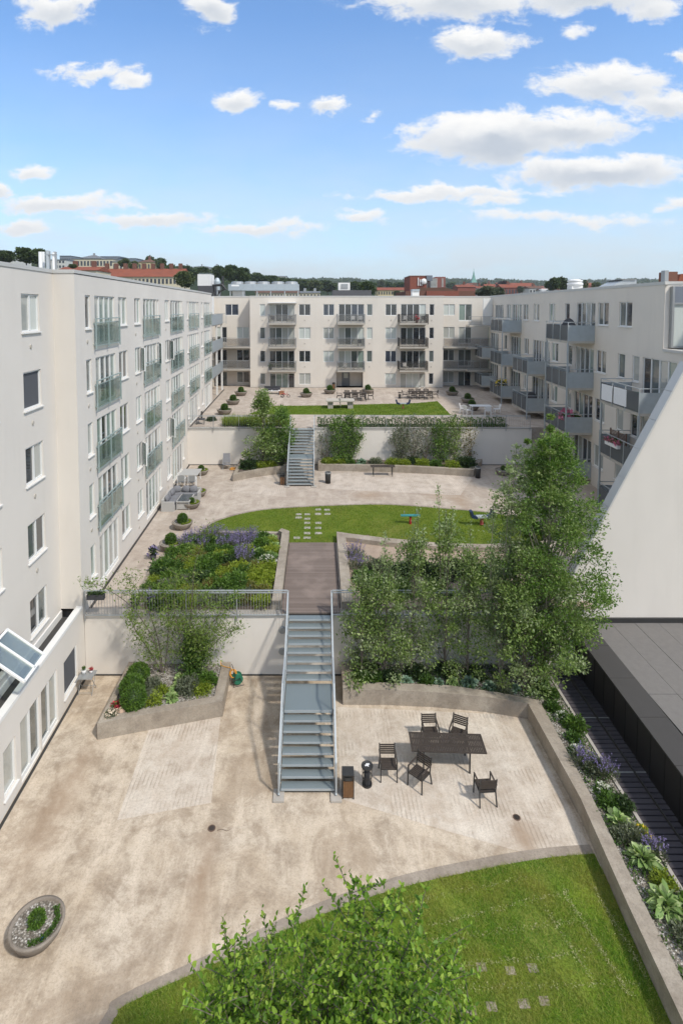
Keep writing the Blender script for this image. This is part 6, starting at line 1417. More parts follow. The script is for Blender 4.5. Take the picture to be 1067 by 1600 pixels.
for i, (x, H, lab, mt, dn, bk) in enumerate(((.7, 2.9, 'thin brown twiggy shrub right beside the distant stair', 'leaf_grey', 60, 'twig_brown'), (1.6, 3.6, 'leafy slender tree against the upper wall, left of the pair', 'leaf_birch', 330, 'bark'), (2.7, 3.9, 'dense slender tree against the upper wall, right of the pair', 'leaf_birch', 480, 'bark'), (6.6, 2.9, 'small grey green tree behind the slatted table', 'leaf_grey', 240, 'bark'),
        (7.6, 3.8, 'bare looking brown tree against the upper wall', 'leaf_grey', 110, 'twig_brown'), (8.6, 3.6, 'second brown twiggy tree against the upper wall', 'leaf_grey', 90, 'twig_brown'), (9.7, 3.2, 'narrow green columnar tree against the upper wall', 'leaf_birch', 300, 'bark'), (10.8, 3.7, 'grey leaved tree against the right of the upper wall', 'leaf_silver', 240, 'bark'), (12.0, 3.2, 'round reddish brown twiggy shrub at the end of the distant bed', 'leaf_redgreen', 70, 'twig_brown'))):
    shoot_tree('slender_tree', lab, (x, 44.0, 3.0), [[(0, 0, 0), (.02, 0, H * .5), (.1, 0, H)], [(0, 0, 0), (.35, 0, H * .45), (.55, 0, H * .85)], [(0, 0, 0), (-.35, 0, H * .4), (-.5, 0, H * .8)], [(0, 0, 0), (.15, -.1, H * .5), (-.2, -.1, H * .9)]], .12, mt, int(dn * .5), bk, .022, .42, 'slender trees against the upper retaining wall', .5, 11, tl=.75, seed=90 + i)
# hedge and grasses behind the upper railing
t = thing('hedge', 'row of small dark conifers forming a hedge behind the upper right railing', 'hedge', (7.5, 45.2, 5.6)); Cs = []
for i in range(58):
    x = -7.3 + i * .262; h = random.uniform(.55, .95); n = 190; d = rnd_dirs(n); Cs.append(np.stack([x + d[:, 0] * .15, d[:, 1] * .2, h / 2 + d[:, 2] * h / 2], 1))
C = np.concatenate(Cs); V, F = leaf_quads(C, .1, .45, D=rnd_dirs(len(C), 1.2)); npmesh('foliage', V, F, ['leaf_green'], None, t)
C = np.stack([RNG.uniform(-7.4, 7.9, 5000), RNG.uniform(-.35, .1, 5000), RNG.random(5000) * .2], 1); V, F = leaf_quads(C, .1, .5, D=rnd_dirs(5000, 1)); npmesh('low_growth', V, F, ['leaf_green'], None, t)
t = thing('ornamental_grass', 'strip of tall yellowish grasses behind the upper left railing', 'grass strip', (-5.2, 45.6, 5.6)); n = 6000; C = np.stack([RNG.uniform(-2.4, 2.9, n), RNG.uniform(-.5, .7, n), RNG.random(n) * .25], 1); D = rnd_dirs(n, 2.5); V, F = leaf_quads(C, .5, .05, D=D); npmesh('blades', V, F, ['leaf_lime'], None, t)
n = 3500; C = np.stack([RNG.uniform(-2.4, 2.9, n), RNG.uniform(-.5, .7, n), RNG.random(n) * .2], 1); V, F = leaf_quads(C, .14, .4, D=rnd_dirs(n, 1)); npmesh('low_growth', V, F, ['leaf_green'], None, t)
for x, y, z, h, lab in ((-9.0, 47.6, 5.6, .5, 'dark clipped shrub just behind the left part of the thin railing'),):
    plant('dark', (x, y, z), .5, lab, sc=.8)
# --- the tree right below the camera
t = thing('young_tree', 'bright green broad leaved tree whose crown rises at the bottom of the view', 'tree', (.1, 6.5, 0))
rr_ = random.Random(77); mb = MB(); mb.tube([(0, 0, 0), (.03, .02, 2.5), (0, 0, 4.5), (.05, 0, 6.2)], [.09, .07, .055, .03], 8); C, D = [], []
tips = [(.18, .1, 8.62), (.75, .15, 8.6), (.95, .05, 8.35), (-.08, 0, 8.2), (-.45, .1, 8.25), (-.85, .05, 8.0), (-1.18, 0, 7.72), (-1.0, 0, 7.6), (.3, 0, 8.25), (.5, .1, 8.35), (1.15, 0, 8.05), (1.3, 0, 7.7), (.6, -.3, 8.1), (.2, -.4, 8.0), (-.3, -.3, 7.9), (.9, -.4, 7.9), (-.7, -.4, 7.7), (1.1, -.6, 7.5), (-1.3, -.2, 7.35), (-1.5, -.1, 7.1), (.0, -.8, 7.7), (.5, -.9, 7.7), (1.5, -.2, 7.3), (-.9, -.8, 7.3), (1.0, -1.1, 7.2), (-.4, -1.1, 7.3)]
tips += [(rr_.uniform(-1.5, 1.4), rr_.uniform(-1.3, .8), rr_.uniform(5.6, 7.45)) for _ in range(270)]
for (x, y, z) in tips:
    z -= .62; x = x * 1.12 + .12
    b = Vector((x * .25 + .03, y * .25, z - rr_.uniform(1.3, 2.0))); q = Vector((x, y, z)); mid = (b + q) / 2 + Vector((x * .1, y * .1, .05)); P_ = [Vector(p) for p in curve_pts([tuple(b), tuple(mid), tuple(q)], 6)]; mb.tube(P_, [.012 - .0008 * i for i in range(len(P_))], 5)
    for side in range(10):
        i0 = rr_.randint(4, len(P_) - 2); a = rr_.uniform(0, 2 * pi); l = rr_.uniform(.18, .45); p0 = P_[i0]; q0 = p0 + Vector((cos(a) * l, sin(a) * l, l * rr_.uniform(.3, .9))); mb.tube([p0, (p0 + q0) / 2 + Vector((0, 0, .02)), q0], [.007, .005, .002], 4)
        for j in range(17): f = .2 + .8 * j / 16; aa = j * 2.4; p = p0.lerp(q0, f); C.append(tuple(p)); D.append((cos(aa) * .8, sin(aa) * .8, rr_.uniform(.2, .9)))
    for j in range(62): f = .3 + .7 * j / 61; aa = j * 2.4; i_ = f * (len(P_) - 1); p = P_[int(i_)].lerp(P_[min(len(P_) - 1, int(i_) + 1)], i_ % 1); C.append(tuple(p)); D.append((cos(aa) * .8, sin(aa) * .8, rr_.uniform(.25, 1.)))
mb.build('trunk', 'bark', t); C = np.array(C); D = np.array(D) + RNG.normal(size=(len(D), 3)) * .2; D /= np.linalg.norm(D, axis=1)[:, None]; V, F = leaf_ovals(C, D, .070, .52); npmesh('crown', V, F, ['leaf_near'], None, t)
print('leaves near', len(C))
# ================================================================== ROOF EQUIPMENT
def PX(u, Y): return (u - CX) / FPX * Y
def PZ(v, Y): return pl(CX, v, Y)[2]
def flues():
    t = thing('flue_stack', 'cluster of slender white and grey flue pipes on the left roof', 'chimney', (PX(78, 32), 32, 16.7))
    for i, (u, v, m_, r) in enumerate(((66, 393, 'white_frame', .10), (70, 393, 'white_frame', .10), (77, 391, 'galv_light', .10), (79.5, 392, 'rail_grey', .08), (86, 394, 'white_frame', .07), (89, 393, 'rail_grey', .09))):
        y = 32 + (i % 2) * .5; part(MB().tube([(PX(u, y), y, 16.6), (PX(u, y), y, PZ(v, y))], r, 10), 'flue', m_, t, smooth=False)
    part(MB().box(PX(76, 32), PX(91, 32), 31.9, 32.1, PZ(398, 32), PZ(397, 32)), 'bracket', 'rail_grey', t)
    part(MB().box(PX(50, 32), PX(92, 32), 31.4, 33, 16.6, 17.05), 'base', 'grey_metal', t)
flues()
Yr = 74
t = thing('roof_plant_room', 'white plant room box on a dark base with black ducts on the roof, left', 'plant room', (PX(325, Yr), Yr, 16.6))
part(MB().box(PX(310, Yr), PX(338, Yr), Yr, Yr + 4, 16.6, PZ(446, Yr)), 'base', 'dark_render', t); part(MB().box(PX(309.5, Yr), PX(329, Yr), Yr, Yr + 3, PZ(446, Yr), PZ(428, Yr)), 'upper_box', 'white_render', t)
part(MB().box(PX(311, Yr), PX(328, Yr), Yr + .3, Yr + 2.8, PZ(428, Yr), PZ(425.8, Yr)), 'guard_rail', 'smoked_glass', t)
m = MB(); X0 = PX(338, Yr - 1); m.tube([(X0 - .3, Yr - 1, 16.6), (X0 - .3, Yr - 1, PZ(446, Yr)), (X0 + .8, Yr - 1, PZ(445, Yr)), (X0 + 1.3, Yr - 1, PZ(452, Yr)), (X0 + .4, Yr - 1, PZ(455, Yr)), (X0 + .2, Yr - 1, 16.6)], .22, 8); m.tube([(X0 + .9, Yr - 1, PZ(452, Yr)), (X0 + .9, Yr - 1, PZ(432, Yr))], .12, 8); part(m, 'duct', 'black_metal', t)
t = thing('roof_cowl', 'domed steel ventilation cowl beside the white plant room', 'vent', (PX(338, Yr), Yr + 1, 16.6)); m = MB(); m.lathe([(.35, 0), (.35, .6), (.45, .75), (.45, 1.2), (.25, 1.6), (.1, 1.7), (0, 1.7)], 16, (0, 0, PZ(446, Yr) - 17.2)); m.lathe([(.3, -1), (.3, 1.2)], 12, (0, 0, .2)); m.build('cowl', 'galvanised', t)
Yh = 78
t = thing('air_cooler', 'long grey air cooler on legs with five fans on the roof', 'air cooler', (PX(412, Yh), Yh, 16.6)); part(MB().box(PX(357, Yh), PX(467, Yh), Yh, Yh + 2, PZ(453.5, Yh), PZ(443.5, Yh)), 'casing', 'galvanised', t)
part(MB().box(PX(362, Yh), PX(374, Yh), Yh - .02, Yh - .002, PZ(447, Yh), PZ(444.5, Yh)), 'label_plate', 'white_frame', t)
for u in (370, 391, 411, 434, 455): part(MB().lathe([(.95, 0), (.85, .35), (.6, .4), (0, .35)], 16, (PX(u, Yh), Yh + 1, PZ(443.5, Yh))), 'fan', 'grey_metal', t)
for u in (360, 380, 402, 423, 445, 466): part(MB().box(PX(u, Yh) - .06, PX(u, Yh) + .06, Yh + .1, Yh + .22, 16.6, PZ(453.5, Yh)), 'leg', 'galv_light', t)
part(MB().box(PX(362, Yh), PX(381, Yh), Yh + 1, Yh + 2, 16.6, PZ(454, Yh)), 'control_box', 'white_render', t)
t = thing('roof_plant_room', 'low dark plant room with a white louvred box on top, middle of the far roof', 'plant room', (PX(550, Yr), Yr, 16.6)); part(MB().box(PX(520, Yr), PX(580, Yr), Yr, Yr + 5, 16.6, PZ(453, Yr)), 'base', 'dark_render', t)
part(MB().box(PX(529, Yr), PX(547, Yr), Yr + .5, Yr + 2.5, PZ(453, Yr), PZ(441, Yr)), 'upper_box', 'white_render', t); part(MB().box(PX(533, Yr), PX(543.5, Yr), Yr + .42, Yr + .49, PZ(450, Yr), PZ(443, Yr)), 'louvre', 'rail_grey', t)
t = thing('roof_vent', 'white roof vent with metal cap on the far roof in front of the brick building', 'vent', (PX(649, 72), 72, 16.6)); part(MB().box(PX(643.5, 72), PX(654.5, 72), 72, 73, 16.5, PZ(454.5, 72)), 'shaft', 'white_render', t); part(MB().box(PX(643, 72), PX(655, 72), 71.9, 73.1, PZ(454.5, 72), PZ(451.5, 72)), 'cap', 'galvanised', t)
t = thing('roof_vent', 'bulbous white ventilation cowl on the right wing roof', 'vent', (PX(900, 46), 46, 16.6)); part(MB().box(PX(892, 46), PX(909, 46), 46, 46.9, 16.6, PZ(446, 46)), 'shaft', 'white_render', t)
m = MB(); m.lathe([(.42, 0), (.62, .12), (.62, .28), (.48, .36), (.6, .42), (.6, .5), (.3, .6), (0, .6)], 20, (PX(900.5, 46), 46.45, PZ(447, 46))); part(m, 'cowl', 'white_plastic', t, smooth=True)
t = thing('roof_light', 'low glazed roof light on the right wing roof', 'roof light', (PX(970, 40), 40, 16.6)); m = MB(); xz_prism(m, [(PX(948, 40), 16.6), (PX(993, 40), 16.6), (PX(992, 40), PZ(436.5, 40)), (PX(972, 40), PZ(437, 40))], 40, 42); part(m, 'frame', 'galv_light', t); part(MB().box(PX(968, 40), PX(991, 40), 39.9, 42.1, PZ(436.5, 40), PZ(435.5, 40)), 'cap', 'rail_grey', t)
t = thing('roof_vent', 'small flat capped roof vent, farthest along the right wing roof', 'vent', (PX(849, 55), 55, 16.6)); part(MB().box(PX(846, 55), PX(852, 55), 55, 55.5, 16.6, PZ(452, 55)).box(PX(844, 55), PX(854, 55), 54.9, 55.6, PZ(452, 55), PZ(450.8, 55)), 'shaft', 'white_plastic', t)
t = thing('roof_chimney', 'brownish chimney block at the near corner of the right wing roof', 'chimney', (PX(1045, 36), 36, 16.6)); part(MB().box(PX(1036, 36), PX(1042, 36), 36, 36.4, 16.6, PZ(422, 36)), 'flue', 'rail_grey', t); part(MB().box(PX(1041, 37), PX(1056, 37), 37, 38, 16.6, PZ(424, 37)), 'block', 'brick_brown', t); m = MB(); xz_prism(m, [(PX(1053, 38), 16.6), (PX(1090, 38), 16.6), (PX(1078, 38), PZ(426, 38)), (PX(1061, 38), PZ(428, 38))], 38, 40); part(m, 'pitched_roof', 'red_tiles', t)

# ================================================================== FAR BUILDINGS
HCACHE = {}
def house(name, label, u0, u1, vt, ve, vb, Y, wall, roof, depth=12, rows=0, cols=0, hip=False, cat='building', chim=0, wh=.55, vtop=None, roof_along=True, group=None):
    """vt ridge, ve eaves, vb bottom in picture rows at distance Y; walls, pitched or flat roof and windows are parts"""
    x0, x1 = PX(u0, Y), PX(u1, Y); zt, ze, zb = PZ(vt, Y), PZ(ve, Y), PZ(vb, Y); t = thing(name, label, cat, ((x0 + x1) / 2, Y, zb), 0, group)
    part(MB().box(x0, x1, Y, Y + depth, zb - 12, ze), 'wall', wall, t); o = (x1 - x0) * .01 + .2
    if zt - ze > .4:
        hx = min((x1 - x0) * .45, depth * .5) if hip else 0
        m = MB().add([(x0 - o, Y - .4, ze), (x1 + o, Y - .4, ze), (x1 + o, Y + depth + .4, ze), (x0 - o, Y + depth + .4, ze), (x0 - o + hx, Y + depth / 2, zt), (x1 + o - hx, Y + depth / 2, zt)], [(0, 1, 5, 4), (1, 2, 5), (2, 3, 4, 5), (3, 0, 4), (3, 2, 1, 0)])
        r_ = part(m, 'roof', roof, t)
    else: r_ = part(MB().box(x0 - o, x1 + o, Y - .3, Y + depth + .3, ze, ze + max(.5, zt - ze)), 'roof', roof, t)
    for k in range(chim):
        x = x0 + (x1 - x0) * (k + .5) / chim; g = MB().box(x - .6, x + .6, Y + depth / 2 - .6, Y + depth / 2 + .6, zt - 1.5, zt + (ze - zb) * .12 + 1.0).build('chimney', 'brick_brown' if roof != 'grey_roof' else 'rail_grey', r_)
    if rows:
        dx = (x1 - x0) / cols; dz = (ze - zb) / rows; wn, hn = dx * wh, dz * .5
        me = MB().box(-wn / 2, wn / 2, -.08, -.01, 0, hn); first = None
        for i in range(cols):
            for j in range(rows):
                P = (x0 + dx * (i + .5), Y, zb + dz * (j + .28))
                if first is None: first = me.build('window', 'far_window', t).data; o_ = t.children[-1]; o_ = [c for c in t.children if c.name.startswith('window')][-1]
                else: o_ = link(first, 'window', t)
                o_.location = Vector(P) - t.location
    return t
house('apartment_house', 'long cream building with a continuous red tiled roof behind the left wing', 150, 283, 417, 432, 462, 190, 'cream_wall', 'red_tiles', 14, 2, 22, chim=9)
house('apartment_house', 'red tiled roof house just behind the flue pipes', 92, 152, 414, 422, 455, 170, 'cream_wall', 'red_tiles', 12, 1, 8, chim=2)
house('office_building', 'flat roofed pale building with a row of dark windows on the left hill', 112, 178, 402, 404, 419, 330, 'cream_wall', 'grey_roof', 30, 1, 13, wh=.6)
house('office_building', 'pale low extension right of the flat roofed building on the hill', 178, 214, 408, 409, 424, 330, 'cream_wall', 'grey_roof', 30, 1, 7, wh=.6)
house('house', 'small house with hipped dark roof above the pale hill building', 124, 158, 396, 403, 410, 400, 'pale_wall', 'grey_roof', 20, hip=True, chim=1)
house('office_building', 'blue grey stepped modern block, left part, on the left hill', 96, 113, 398, 399, 420, 380, 'grey_block', 'grey_roof', 30, 1, 5)
house('office_building', 'blue grey modern block behind the pale hill building', 158, 188, 399, 400, 420, 420, 'grey_block', 'grey_roof', 30, 1, 8)
house('office_building', 'darker grey modern block at the right of the left hill group', 186, 214, 402, 403, 422, 410, 'grey_block', 'grey_roof', 30, 1, 8)
house('villa', 'yellow villa with hipped roof among trees on the left hill', 218, 241, 403, 409, 424, 300, 'yellow_wall', 'brown_tiles', 14, 1, 5, hip=True, chim=1)
house('white_building', 'white building peeping between trees at the far left', 10, 28, 394, 397, 412, 260, 'pale_wall', 'grey_roof', 14, 1, 4)
house('white_building', 'pale blue white building behind the flue pipes', 78, 104, 403, 405, 420, 260, 'pale_wall', 'grey_block', 14, 2, 5)
house('institution', 'wide institution with a low grey roof and colonnade on the wooded ridge', 272, 344, 412, 419, 430, 520, 'pale_wall', 'grey_roof', 50, 1, 16, hip=True, chim=3)
house('office_building', 'white modern building on the ridge left of centre', 418, 447, 429, 431, 444, 600, 'pale_wall', 'grey_block', 40, 2, 8, wh=.8)
house('house', 'cream houses low behind the air cooler', 400, 466, 452, 457, 468, 240, 'cream_wall', 'brown_tiles', 12, 1, 14)
house('house', 'cream house with pale roof right of the air cooler', 468, 500, 454, 457, 468, 260, 'cream_wall', 'grey_roof', 12, 1, 6, chim=2)
house('apartment_house', 'cream apartment house with long reddish roof left of the brick tower', 590, 642, 448, 453, 472, 300, 'yellow_wall', 'red_tiles', 14, 2, 13)
# brick tower with dish
Yb = 120
t = thing('brick_building', 'big red brick building with a blocky tower behind the far roof', 'building', (PX(680, Yb), Yb, 10)); part(MB().box(PX(640, Yb), PX(666, Yb), Yb, Yb + 8, 5, PZ(430.5, Yb)), 'tower', 'brick_red', t)
part(MB().box(PX(639.5, Yb), PX(668, Yb), Yb - .1, Yb + 8.1, PZ(430.5, Yb), PZ(429.8, Yb)), 'tower_coping', 'coping', t); part(MB().box(PX(630, Yb), PX(734, Yb), Yb - 3, Yb + 12, 5, PZ(455, Yb)), 'hall', 'brick_brown', t); part(MB().box(PX(661, Yb), PX(710, Yb), Yb - 3.4, Yb - 3.05, 8, PZ(455, Yb)), 'facade_panel', 'brick_red', t)
m = MB(); xz_prism(m, [(PX(642, Yb), PZ(455, Yb)), (PX(712, Yb), PZ(455, Yb)), (PX(690, Yb), PZ(449.5, Yb)), (PX(652, Yb), PZ(449.5, Yb))], Yb - 2.5, Yb + 8); part(m, 'hall_roof', 'brown_tiles', t)
part(MB().box(PX(665, Yb), PX(674, Yb), Yb - .5, Yb + 3, PZ(438.5, Yb), PZ(430, Yb)), 'plant_box', 'grey_block', t)
for u in (652.5, 655.5, 658): part(MB().box(PX(u, Yb) - .09, PX(u, Yb) + .09, Yb - .2, Yb - .02, PZ(446, Yb), PZ(433.5 if u < 655 else 436, Yb)), 'mast', 'white_frame', t)
m = MB(); o = len(m.v); m.lathe([(0, .25), (.4, .15), (.62, 0), (.6, -.02), (.35, .1), (0, .2)], 20); m.v = [(PX(661, Yb) + a, Yb - .4 - c, PZ(439.5, Yb) + b) for a, b, c in m.v]; part(m, 'satellite_dish', 'white_frame', t)
t = thing('tower_block', 'red brick tower block with white balcony bands on the skyline', 'building', (PX(684, 420), 420, 10)); Yt = 420
part(MB().box(PX(680, Yt), PX(695, Yt), Yt, Yt + 12, 5, PZ(432, Yt)), 'wall', 'brick_red', t); part(MB().box(PX(672, Yt), PX(680, Yt), Yt + 3, Yt + 12, 5, PZ(433.5, Yt)), 'wall', 'brick_brown', t)
for j in range(8): part(MB().box(PX(672, Yt), PX(682, Yt), Yt - 1, Yt + 3, PZ(435 + j * 1.9, Yt) - .5, PZ(435 + j * 1.9, Yt)), 'balcony', 'pale_wall', t)
for j in range(7): part(MB().box(PX(689, Yt), PX(692, Yt), Yt - .3, Yt - .02, PZ(436 + j * 1.9, Yt), PZ(435 + j * 1.9, Yt)), 'window', 'pale_wall', t)
Yc = 700
t = thing('church', 'church with a slim green spire on the skyline', 'church', (PX(740, Yc), Yc, 20)); x = PX(740, Yc); w_ = PX(744.5, Yc) - x
part(MB().box(x - w_ * .9, x + w_ * .9, Yc, Yc + 2 * w_, 5, PZ(441, Yc)), 'tower', 'brick_brown', t); part(MB().add([(x - w_, Yc, PZ(441, Yc)), (x + w_, Yc, PZ(441, Yc)), (x + w_, Yc + 2 * w_, PZ(441, Yc)), (x - w_, Yc + 2 * w_, PZ(441, Yc)), (x, Yc + w_, PZ(421, Yc)), (x - w_ * .45, Yc + w_ * .55, PZ(434, Yc)), (x + w_ * .45, Yc + w_ * .55, PZ(434, Yc)), (x + w_ * .45, Yc + w_ * 1.45, PZ(434, Yc)), (x - w_ * .45, Yc + w_ * 1.45, PZ(434, Yc))],
    [(0, 1, 6, 5), (1, 2, 7, 6), (2, 3, 8, 7), (3, 0, 5, 8), (5, 6, 4), (6, 7, 4), (7, 8, 4), (8, 5, 4)]), 'spire', 'verdigris', t); part(MB().bar((x, Yc + w_, PZ(421.5, Yc)), (x, Yc + w_, PZ(419, Yc)), .4), 'finial', 'verdigris', t)
for a in ((714, 742, 444, 448, 468, 330, 'brick_red', 'red_tiles', 'wide red roofed brick building left below the spire', 0, 0), (744, 760, 446, 450, 468, 340, 'pale_wall', 'red_tiles', 'pale house with orange gable right of the spire', 1, 3), (758, 775, 443, 448, 468, 420, 'pale_wall', 'red_tiles', 'red roofed house behind the grey green trees', 1, 4), (783, 812, 443, 449, 462, 310, 'brick_red', 'red_tiles', 'red roofed brick house with white balconies, right of the dark red tree', 1, 6), (800, 835, 441, 447, 462, 400, 'pale_wall', 'red_tiles', 'red roofed terrace behind the right wing roof', 1, 8),
        (826, 850, 446, 450, 462, 300, 'pale_wall', 'brown_tiles', 'brown roofed house against the big round tree', 1, 5), (850, 885, 449, 452, 462, 280, 'pale_wall', 'red_tiles', 'low red roof running below the big round tree', 0, 0), (905, 935, 441, 446, 460, 500, 'pale_wall', 'red_tiles', 'red roofs beyond the bulbous roof cowl', 1, 6), (776, 798, 441, 444, 455, 600, 'pale_wall', 'red_tiles', 'small far red roof on the skyline right of the spire', 0, 0), (545, 575, 446, 450, 462, 420, 'pale_wall', 'red_tiles', 'red roof peeping above the far plant room', 0, 0)):
    house('house', a[8], a[0], a[1], a[2], a[3], a[4], a[5], a[6], a[7], 12, a[9], a[10], chim=1)
# ================================================================== HILLS, FAR WOOD, TREES
def hill(name, pts, Y, depth, mat, back=250):
    xs = [PX(u, Y) for u, v in pts]; zs = [PZ(v, Y) for u, v in pts]; m = MB(); nr = 7; n = len(pts)
    for j in range(nr):
        f = j / (nr - 1); s = sin(f * pi / 2)
        for x, z in zip(xs, zs): m.v.append((x * (1 - .25 * (1 - f)), Y - depth * (1 - f), -1 + (z + 1) * s))
    for x, z in zip(xs, zs): m.v.append((x * 1.1, Y + back, z * .4))
    for j in range(nr):
        for i in range(n - 1): m.f.append([j * n + i, j * n + i + 1, (j + 1) * n + i + 1, (j + 1) * n + i]); m.m.append(0)
    o = struct(name, m, mat); return xs, zs
H1 = curve_pts([(-700, 416), (-300, 414), (-60, 414), (60, 416), (150, 420), (250, 424), (330, 428), (400, 438), (460, 446), (520, 451), (600, 459), (700, 470)], 4)
hill('hill', H1, 560, 330, 'wooded')
H2 = curve_pts([(-400, 440), (300, 444), (440, 443), (520, 441.5), (600, 445), (680, 442.5), (760, 444), (860, 446), (960, 443), (1060, 444), (1400, 440), (2000, 444)], 4)
hill('hill', H2, 1500, 700, 'wooded', 600)
H3 = curve_pts([(300, 440), (600, 438.5), (720, 439), (900, 442), (1100, 436), (1500, 438)], 4)
hill('hill', H3, 3200, 900, 'wooded', 900)
def crown_lumps(n_l, W, H, per, size):
    r2 = random.Random(int(W * 100 + H * 7)); Cs, Ds = [], []
    for k in range(n_l):
        a = r2.uniform(0, 2 * pi); s = r2.random(); rad = (W / 2) * .62 * sin(pi * (.12 + .8 * s)) ** .7 * r2.random() ** .5; c = np.array([cos(a) * rad, sin(a) * rad, H * (.22 + .66 * s)]); r = W * r2.uniform(.12, .22); d = rnd_dirs(per, .3); Cs.append(c + d * r * np.array([1, 1, .85]) * (.8 + .25 * RNG.random((per, 1)))); Ds.append(d)
    C = np.concatenate(Cs); D = np.concatenate(Ds) + RNG.normal(size=C.shape) * .6; D /= np.linalg.norm(D, axis=1)[:, None]; return leaf_quads(C, size, .8, D=D)
TM = {}
def far_tree(u, vt, vb, wpx, Y, mat, label, group='trees on the skyline behind the roofs'):
    Hh = PZ(vt, Y) - PZ(vb, Y); W = wpx / FPX * Y; key = (mat, int(wpx) % 3)
    t = thing('tree', label, 'tree', (PX(u, Y), Y, PZ(vb, Y)), random.uniform(0, 6), group)
    if key not in TM:
        V, F = crown_lumps(26, 1., 1., 190, .07); c = npmesh('crown', V, F, [mat], None, t); k = MB().tube([(0, 0, -.6), (0, 0, .5), (.02, 0, .8)], [.03, .022, .01], 6).build('trunk', 'bark', t); TM[key] = (c.data, k.data)
    else: c = link(TM[key][0], 'crown', t); k = link(TM[key][1], 'trunk', t)
    t.scale = (W, W, Hh)
for a in ((12, 391, 412, 34, 150, 'leaf_far', 'dark tree at the far left edge of the skyline'), (44, 387, 414, 36, 140, 'leaf_far', 'large dark tree left of the flue pipes'), (62, 389, 414, 30, 145, 'leaf_far', 'dark tree touching the flue pipes'), (116, 412, 420, 16, 130, 'leaf_far_light', 'small bushy tree in front of the red roofs'),
          (196, 404, 418, 20, 220, 'leaf_far_light', 'light green tree before the grey blocks on the hill'), (210, 408, 424, 18, 210, 'leaf_far_light', 'second light green tree before the yellow villa'), (238, 400, 424, 20, 310, 'leaf_far', 'dark tree right of the yellow villa'), (253, 403, 428, 22, 290, 'leaf_far', 'dark tree behind the villa towards the ridge'), (268, 414, 432, 20, 260, 'leaf_far', 'dark tree below the institution roof, left'),
          (296, 416, 436, 26, 250, 'leaf_far', 'tree in front of the institution, middle'), (290, 424, 452, 34, 120, 'leaf_far_light', 'green bushy tree just left of the white plant room'), (318, 417, 440, 24, 240, 'leaf_far', 'tree behind the white plant room'), (344, 415, 440, 26, 230, 'leaf_far', 'tall dark tree right of the white plant room'), (362, 414, 442, 30, 210, 'leaf_far', 'large dark tree rising over the air cooler, left'), (380, 418, 444, 30, 210, 'leaf_far', 'large dark tree rising over the air cooler, right'),
          (404, 426, 446, 28, 300, 'leaf_far', 'tree behind the middle of the air cooler'), (424, 430, 448, 26, 300, 'leaf_far', 'tree in front of the white ridge building'), (446, 434, 452, 28, 330, 'leaf_far', 'tree right of the white ridge building'), (470, 437, 456, 32, 330, 'leaf_far', 'tree just right of the air cooler'), (492, 438, 458, 30, 320, 'leaf_far_light', 'tree behind the far roof between cooler and plant room'), (512, 438, 458, 30, 340, 'leaf_far', 'dark tree left of the far plant room'),
          (556, 440, 460, 24, 300, 'leaf_far', 'dark tree behind the louvred box'), (574, 440, 464, 34, 170, 'leaf_far', 'large dark tree right of the louvred box'), (594, 437, 456, 16, 380, 'leaf_far_grey', 'thin grey tree above the cream apartment house'), (606, 440, 456, 26, 420, 'leaf_far', 'tree left of the brick tower'), (624, 441, 456, 26, 430, 'leaf_far', 'tree touching the brick tower'), (620, 454, 466, 14, 200, 'leaf_far_grey', 'small tree in front of the cream apartment house'),
          (702, 441, 458, 24, 600, 'leaf_far', 'tree behind the tower block'), (757, 447, 466, 34, 130, 'leaf_far_grey', 'grey green tree behind the right corner of the far block'), (776, 449, 466, 30, 135, 'leaf_far_grey', 'grey green tree at the start of the right wing roof'), (754, 441, 452, 13, 520, 'leaf_far', 'small dark tree right of the spire'), (784, 439, 453, 19, 420, 'leaf_far_red', 'dark red leaved tree among the red roofs'),
          (862, 434, 456, 26, 190, 'leaf_far', 'big round dark tree behind the right wing roof, left half'), (878, 433, 456, 26, 195, 'leaf_far', 'big round dark tree behind the right wing roof, right half'), (908, 437, 456, 18, 230, 'leaf_far', 'dark tree behind the bulbous roof cowl'), (930, 441, 456, 18, 300, 'leaf_far_light', 'light tree right of the bulbous roof cowl'), (956, 439, 454, 24, 320, 'leaf_far', 'dark tree by the glazed roof light'), (812, 447, 458, 12, 260, 'leaf_far_grey', 'small tree in front of the red roofed terrace')):
    far_tree(*a)
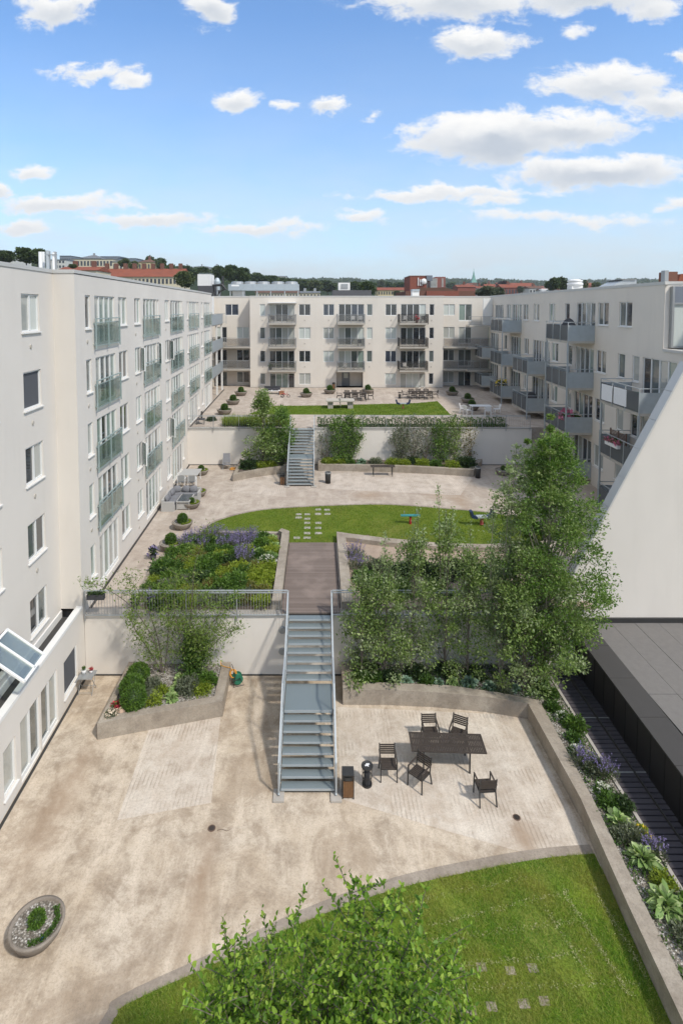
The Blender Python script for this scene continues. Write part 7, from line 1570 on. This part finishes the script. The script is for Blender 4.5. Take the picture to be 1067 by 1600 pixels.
# far-off wood covering the ridges
C = []; rw = random.Random(3)
for (Hs, Y, dp, n, s) in ((H1, 560, 330, 900, 9), (H2, 1500, 700, 900, 20)):
    for k in range(n):
        i = rw.randrange(len(Hs) - 1); f = rw.random(); u = Hs[i][0] + (Hs[i + 1][0] - Hs[i][0]) * f; v = Hs[i][1] + (Hs[i + 1][1] - Hs[i][1]) * f
        if u < -150 or u > 1250: continue
        g = 1 - .5 * rw.random() ** 2; zz = -1 + (PZ(v, Y) + 1) * sin(g * pi / 2); C.append((PX(u, Y) * (1 - .25 * (1 - g)), Y - dp * (1 - g), zz, s * rw.uniform(.6, 1.1)))
C = np.array(C); per = 70; ci = np.repeat(np.arange(len(C)), per); d = rnd_dirs(len(ci), .4); P = C[ci, :3] + d * C[ci, 3:4] * .5 * np.array([1, 1, .8]); V, F = leaf_quads(P, 1., .9, D=d, jit=.2); V = ((V.reshape(-1, 4, 3) - P[:, None]) * (C[ci, 3] * .22)[:, None, None] + P[:, None]).reshape(-1, 3)
o = npmesh('far_wood', V, F, ['leaf_far']); o['kind'] = 'stuff'
# far town scattered on the flat ground: roofs between the trees
rt = random.Random(9)
for k in range(26):
    u = rt.uniform(700, 1050); Y = rt.uniform(450, 900); v0 = rt.uniform(444, 449); wpx = rt.uniform(7, 14)
    house('house', 'tiny far red roofed house among many on the right skyline', u, u + wpx, v0 - rt.uniform(1.5, 2.6), v0, v0 + 6, Y, 'pale_wall' if k % 3 else 'brick_red', 'red_tiles', 10, group='far red roofed houses')
# ================================================================== AIR
hz = MB().box(-3900, 3900, -500, 4300, -1.6, 230).build('haze', None); hz['kind'] = 'stuff'
hm = bpy.data.materials.new('haze_air'); t_, N, L = nt(hm); N.clear(); o_ = N.new('ShaderNodeOutputMaterial'); pv = N.new('ShaderNodeVolumePrincipled')
pv.inputs['Color'].default_value = (.9, .95, 1, 1); pv.inputs['Density'].default_value = .00018; pv.inputs['Anisotropy'].default_value = .2
L.new(pv.outputs[0], o_.inputs['Volume']); hz.data.materials.append(hm)
SC.cycles.volume_bounces = 0
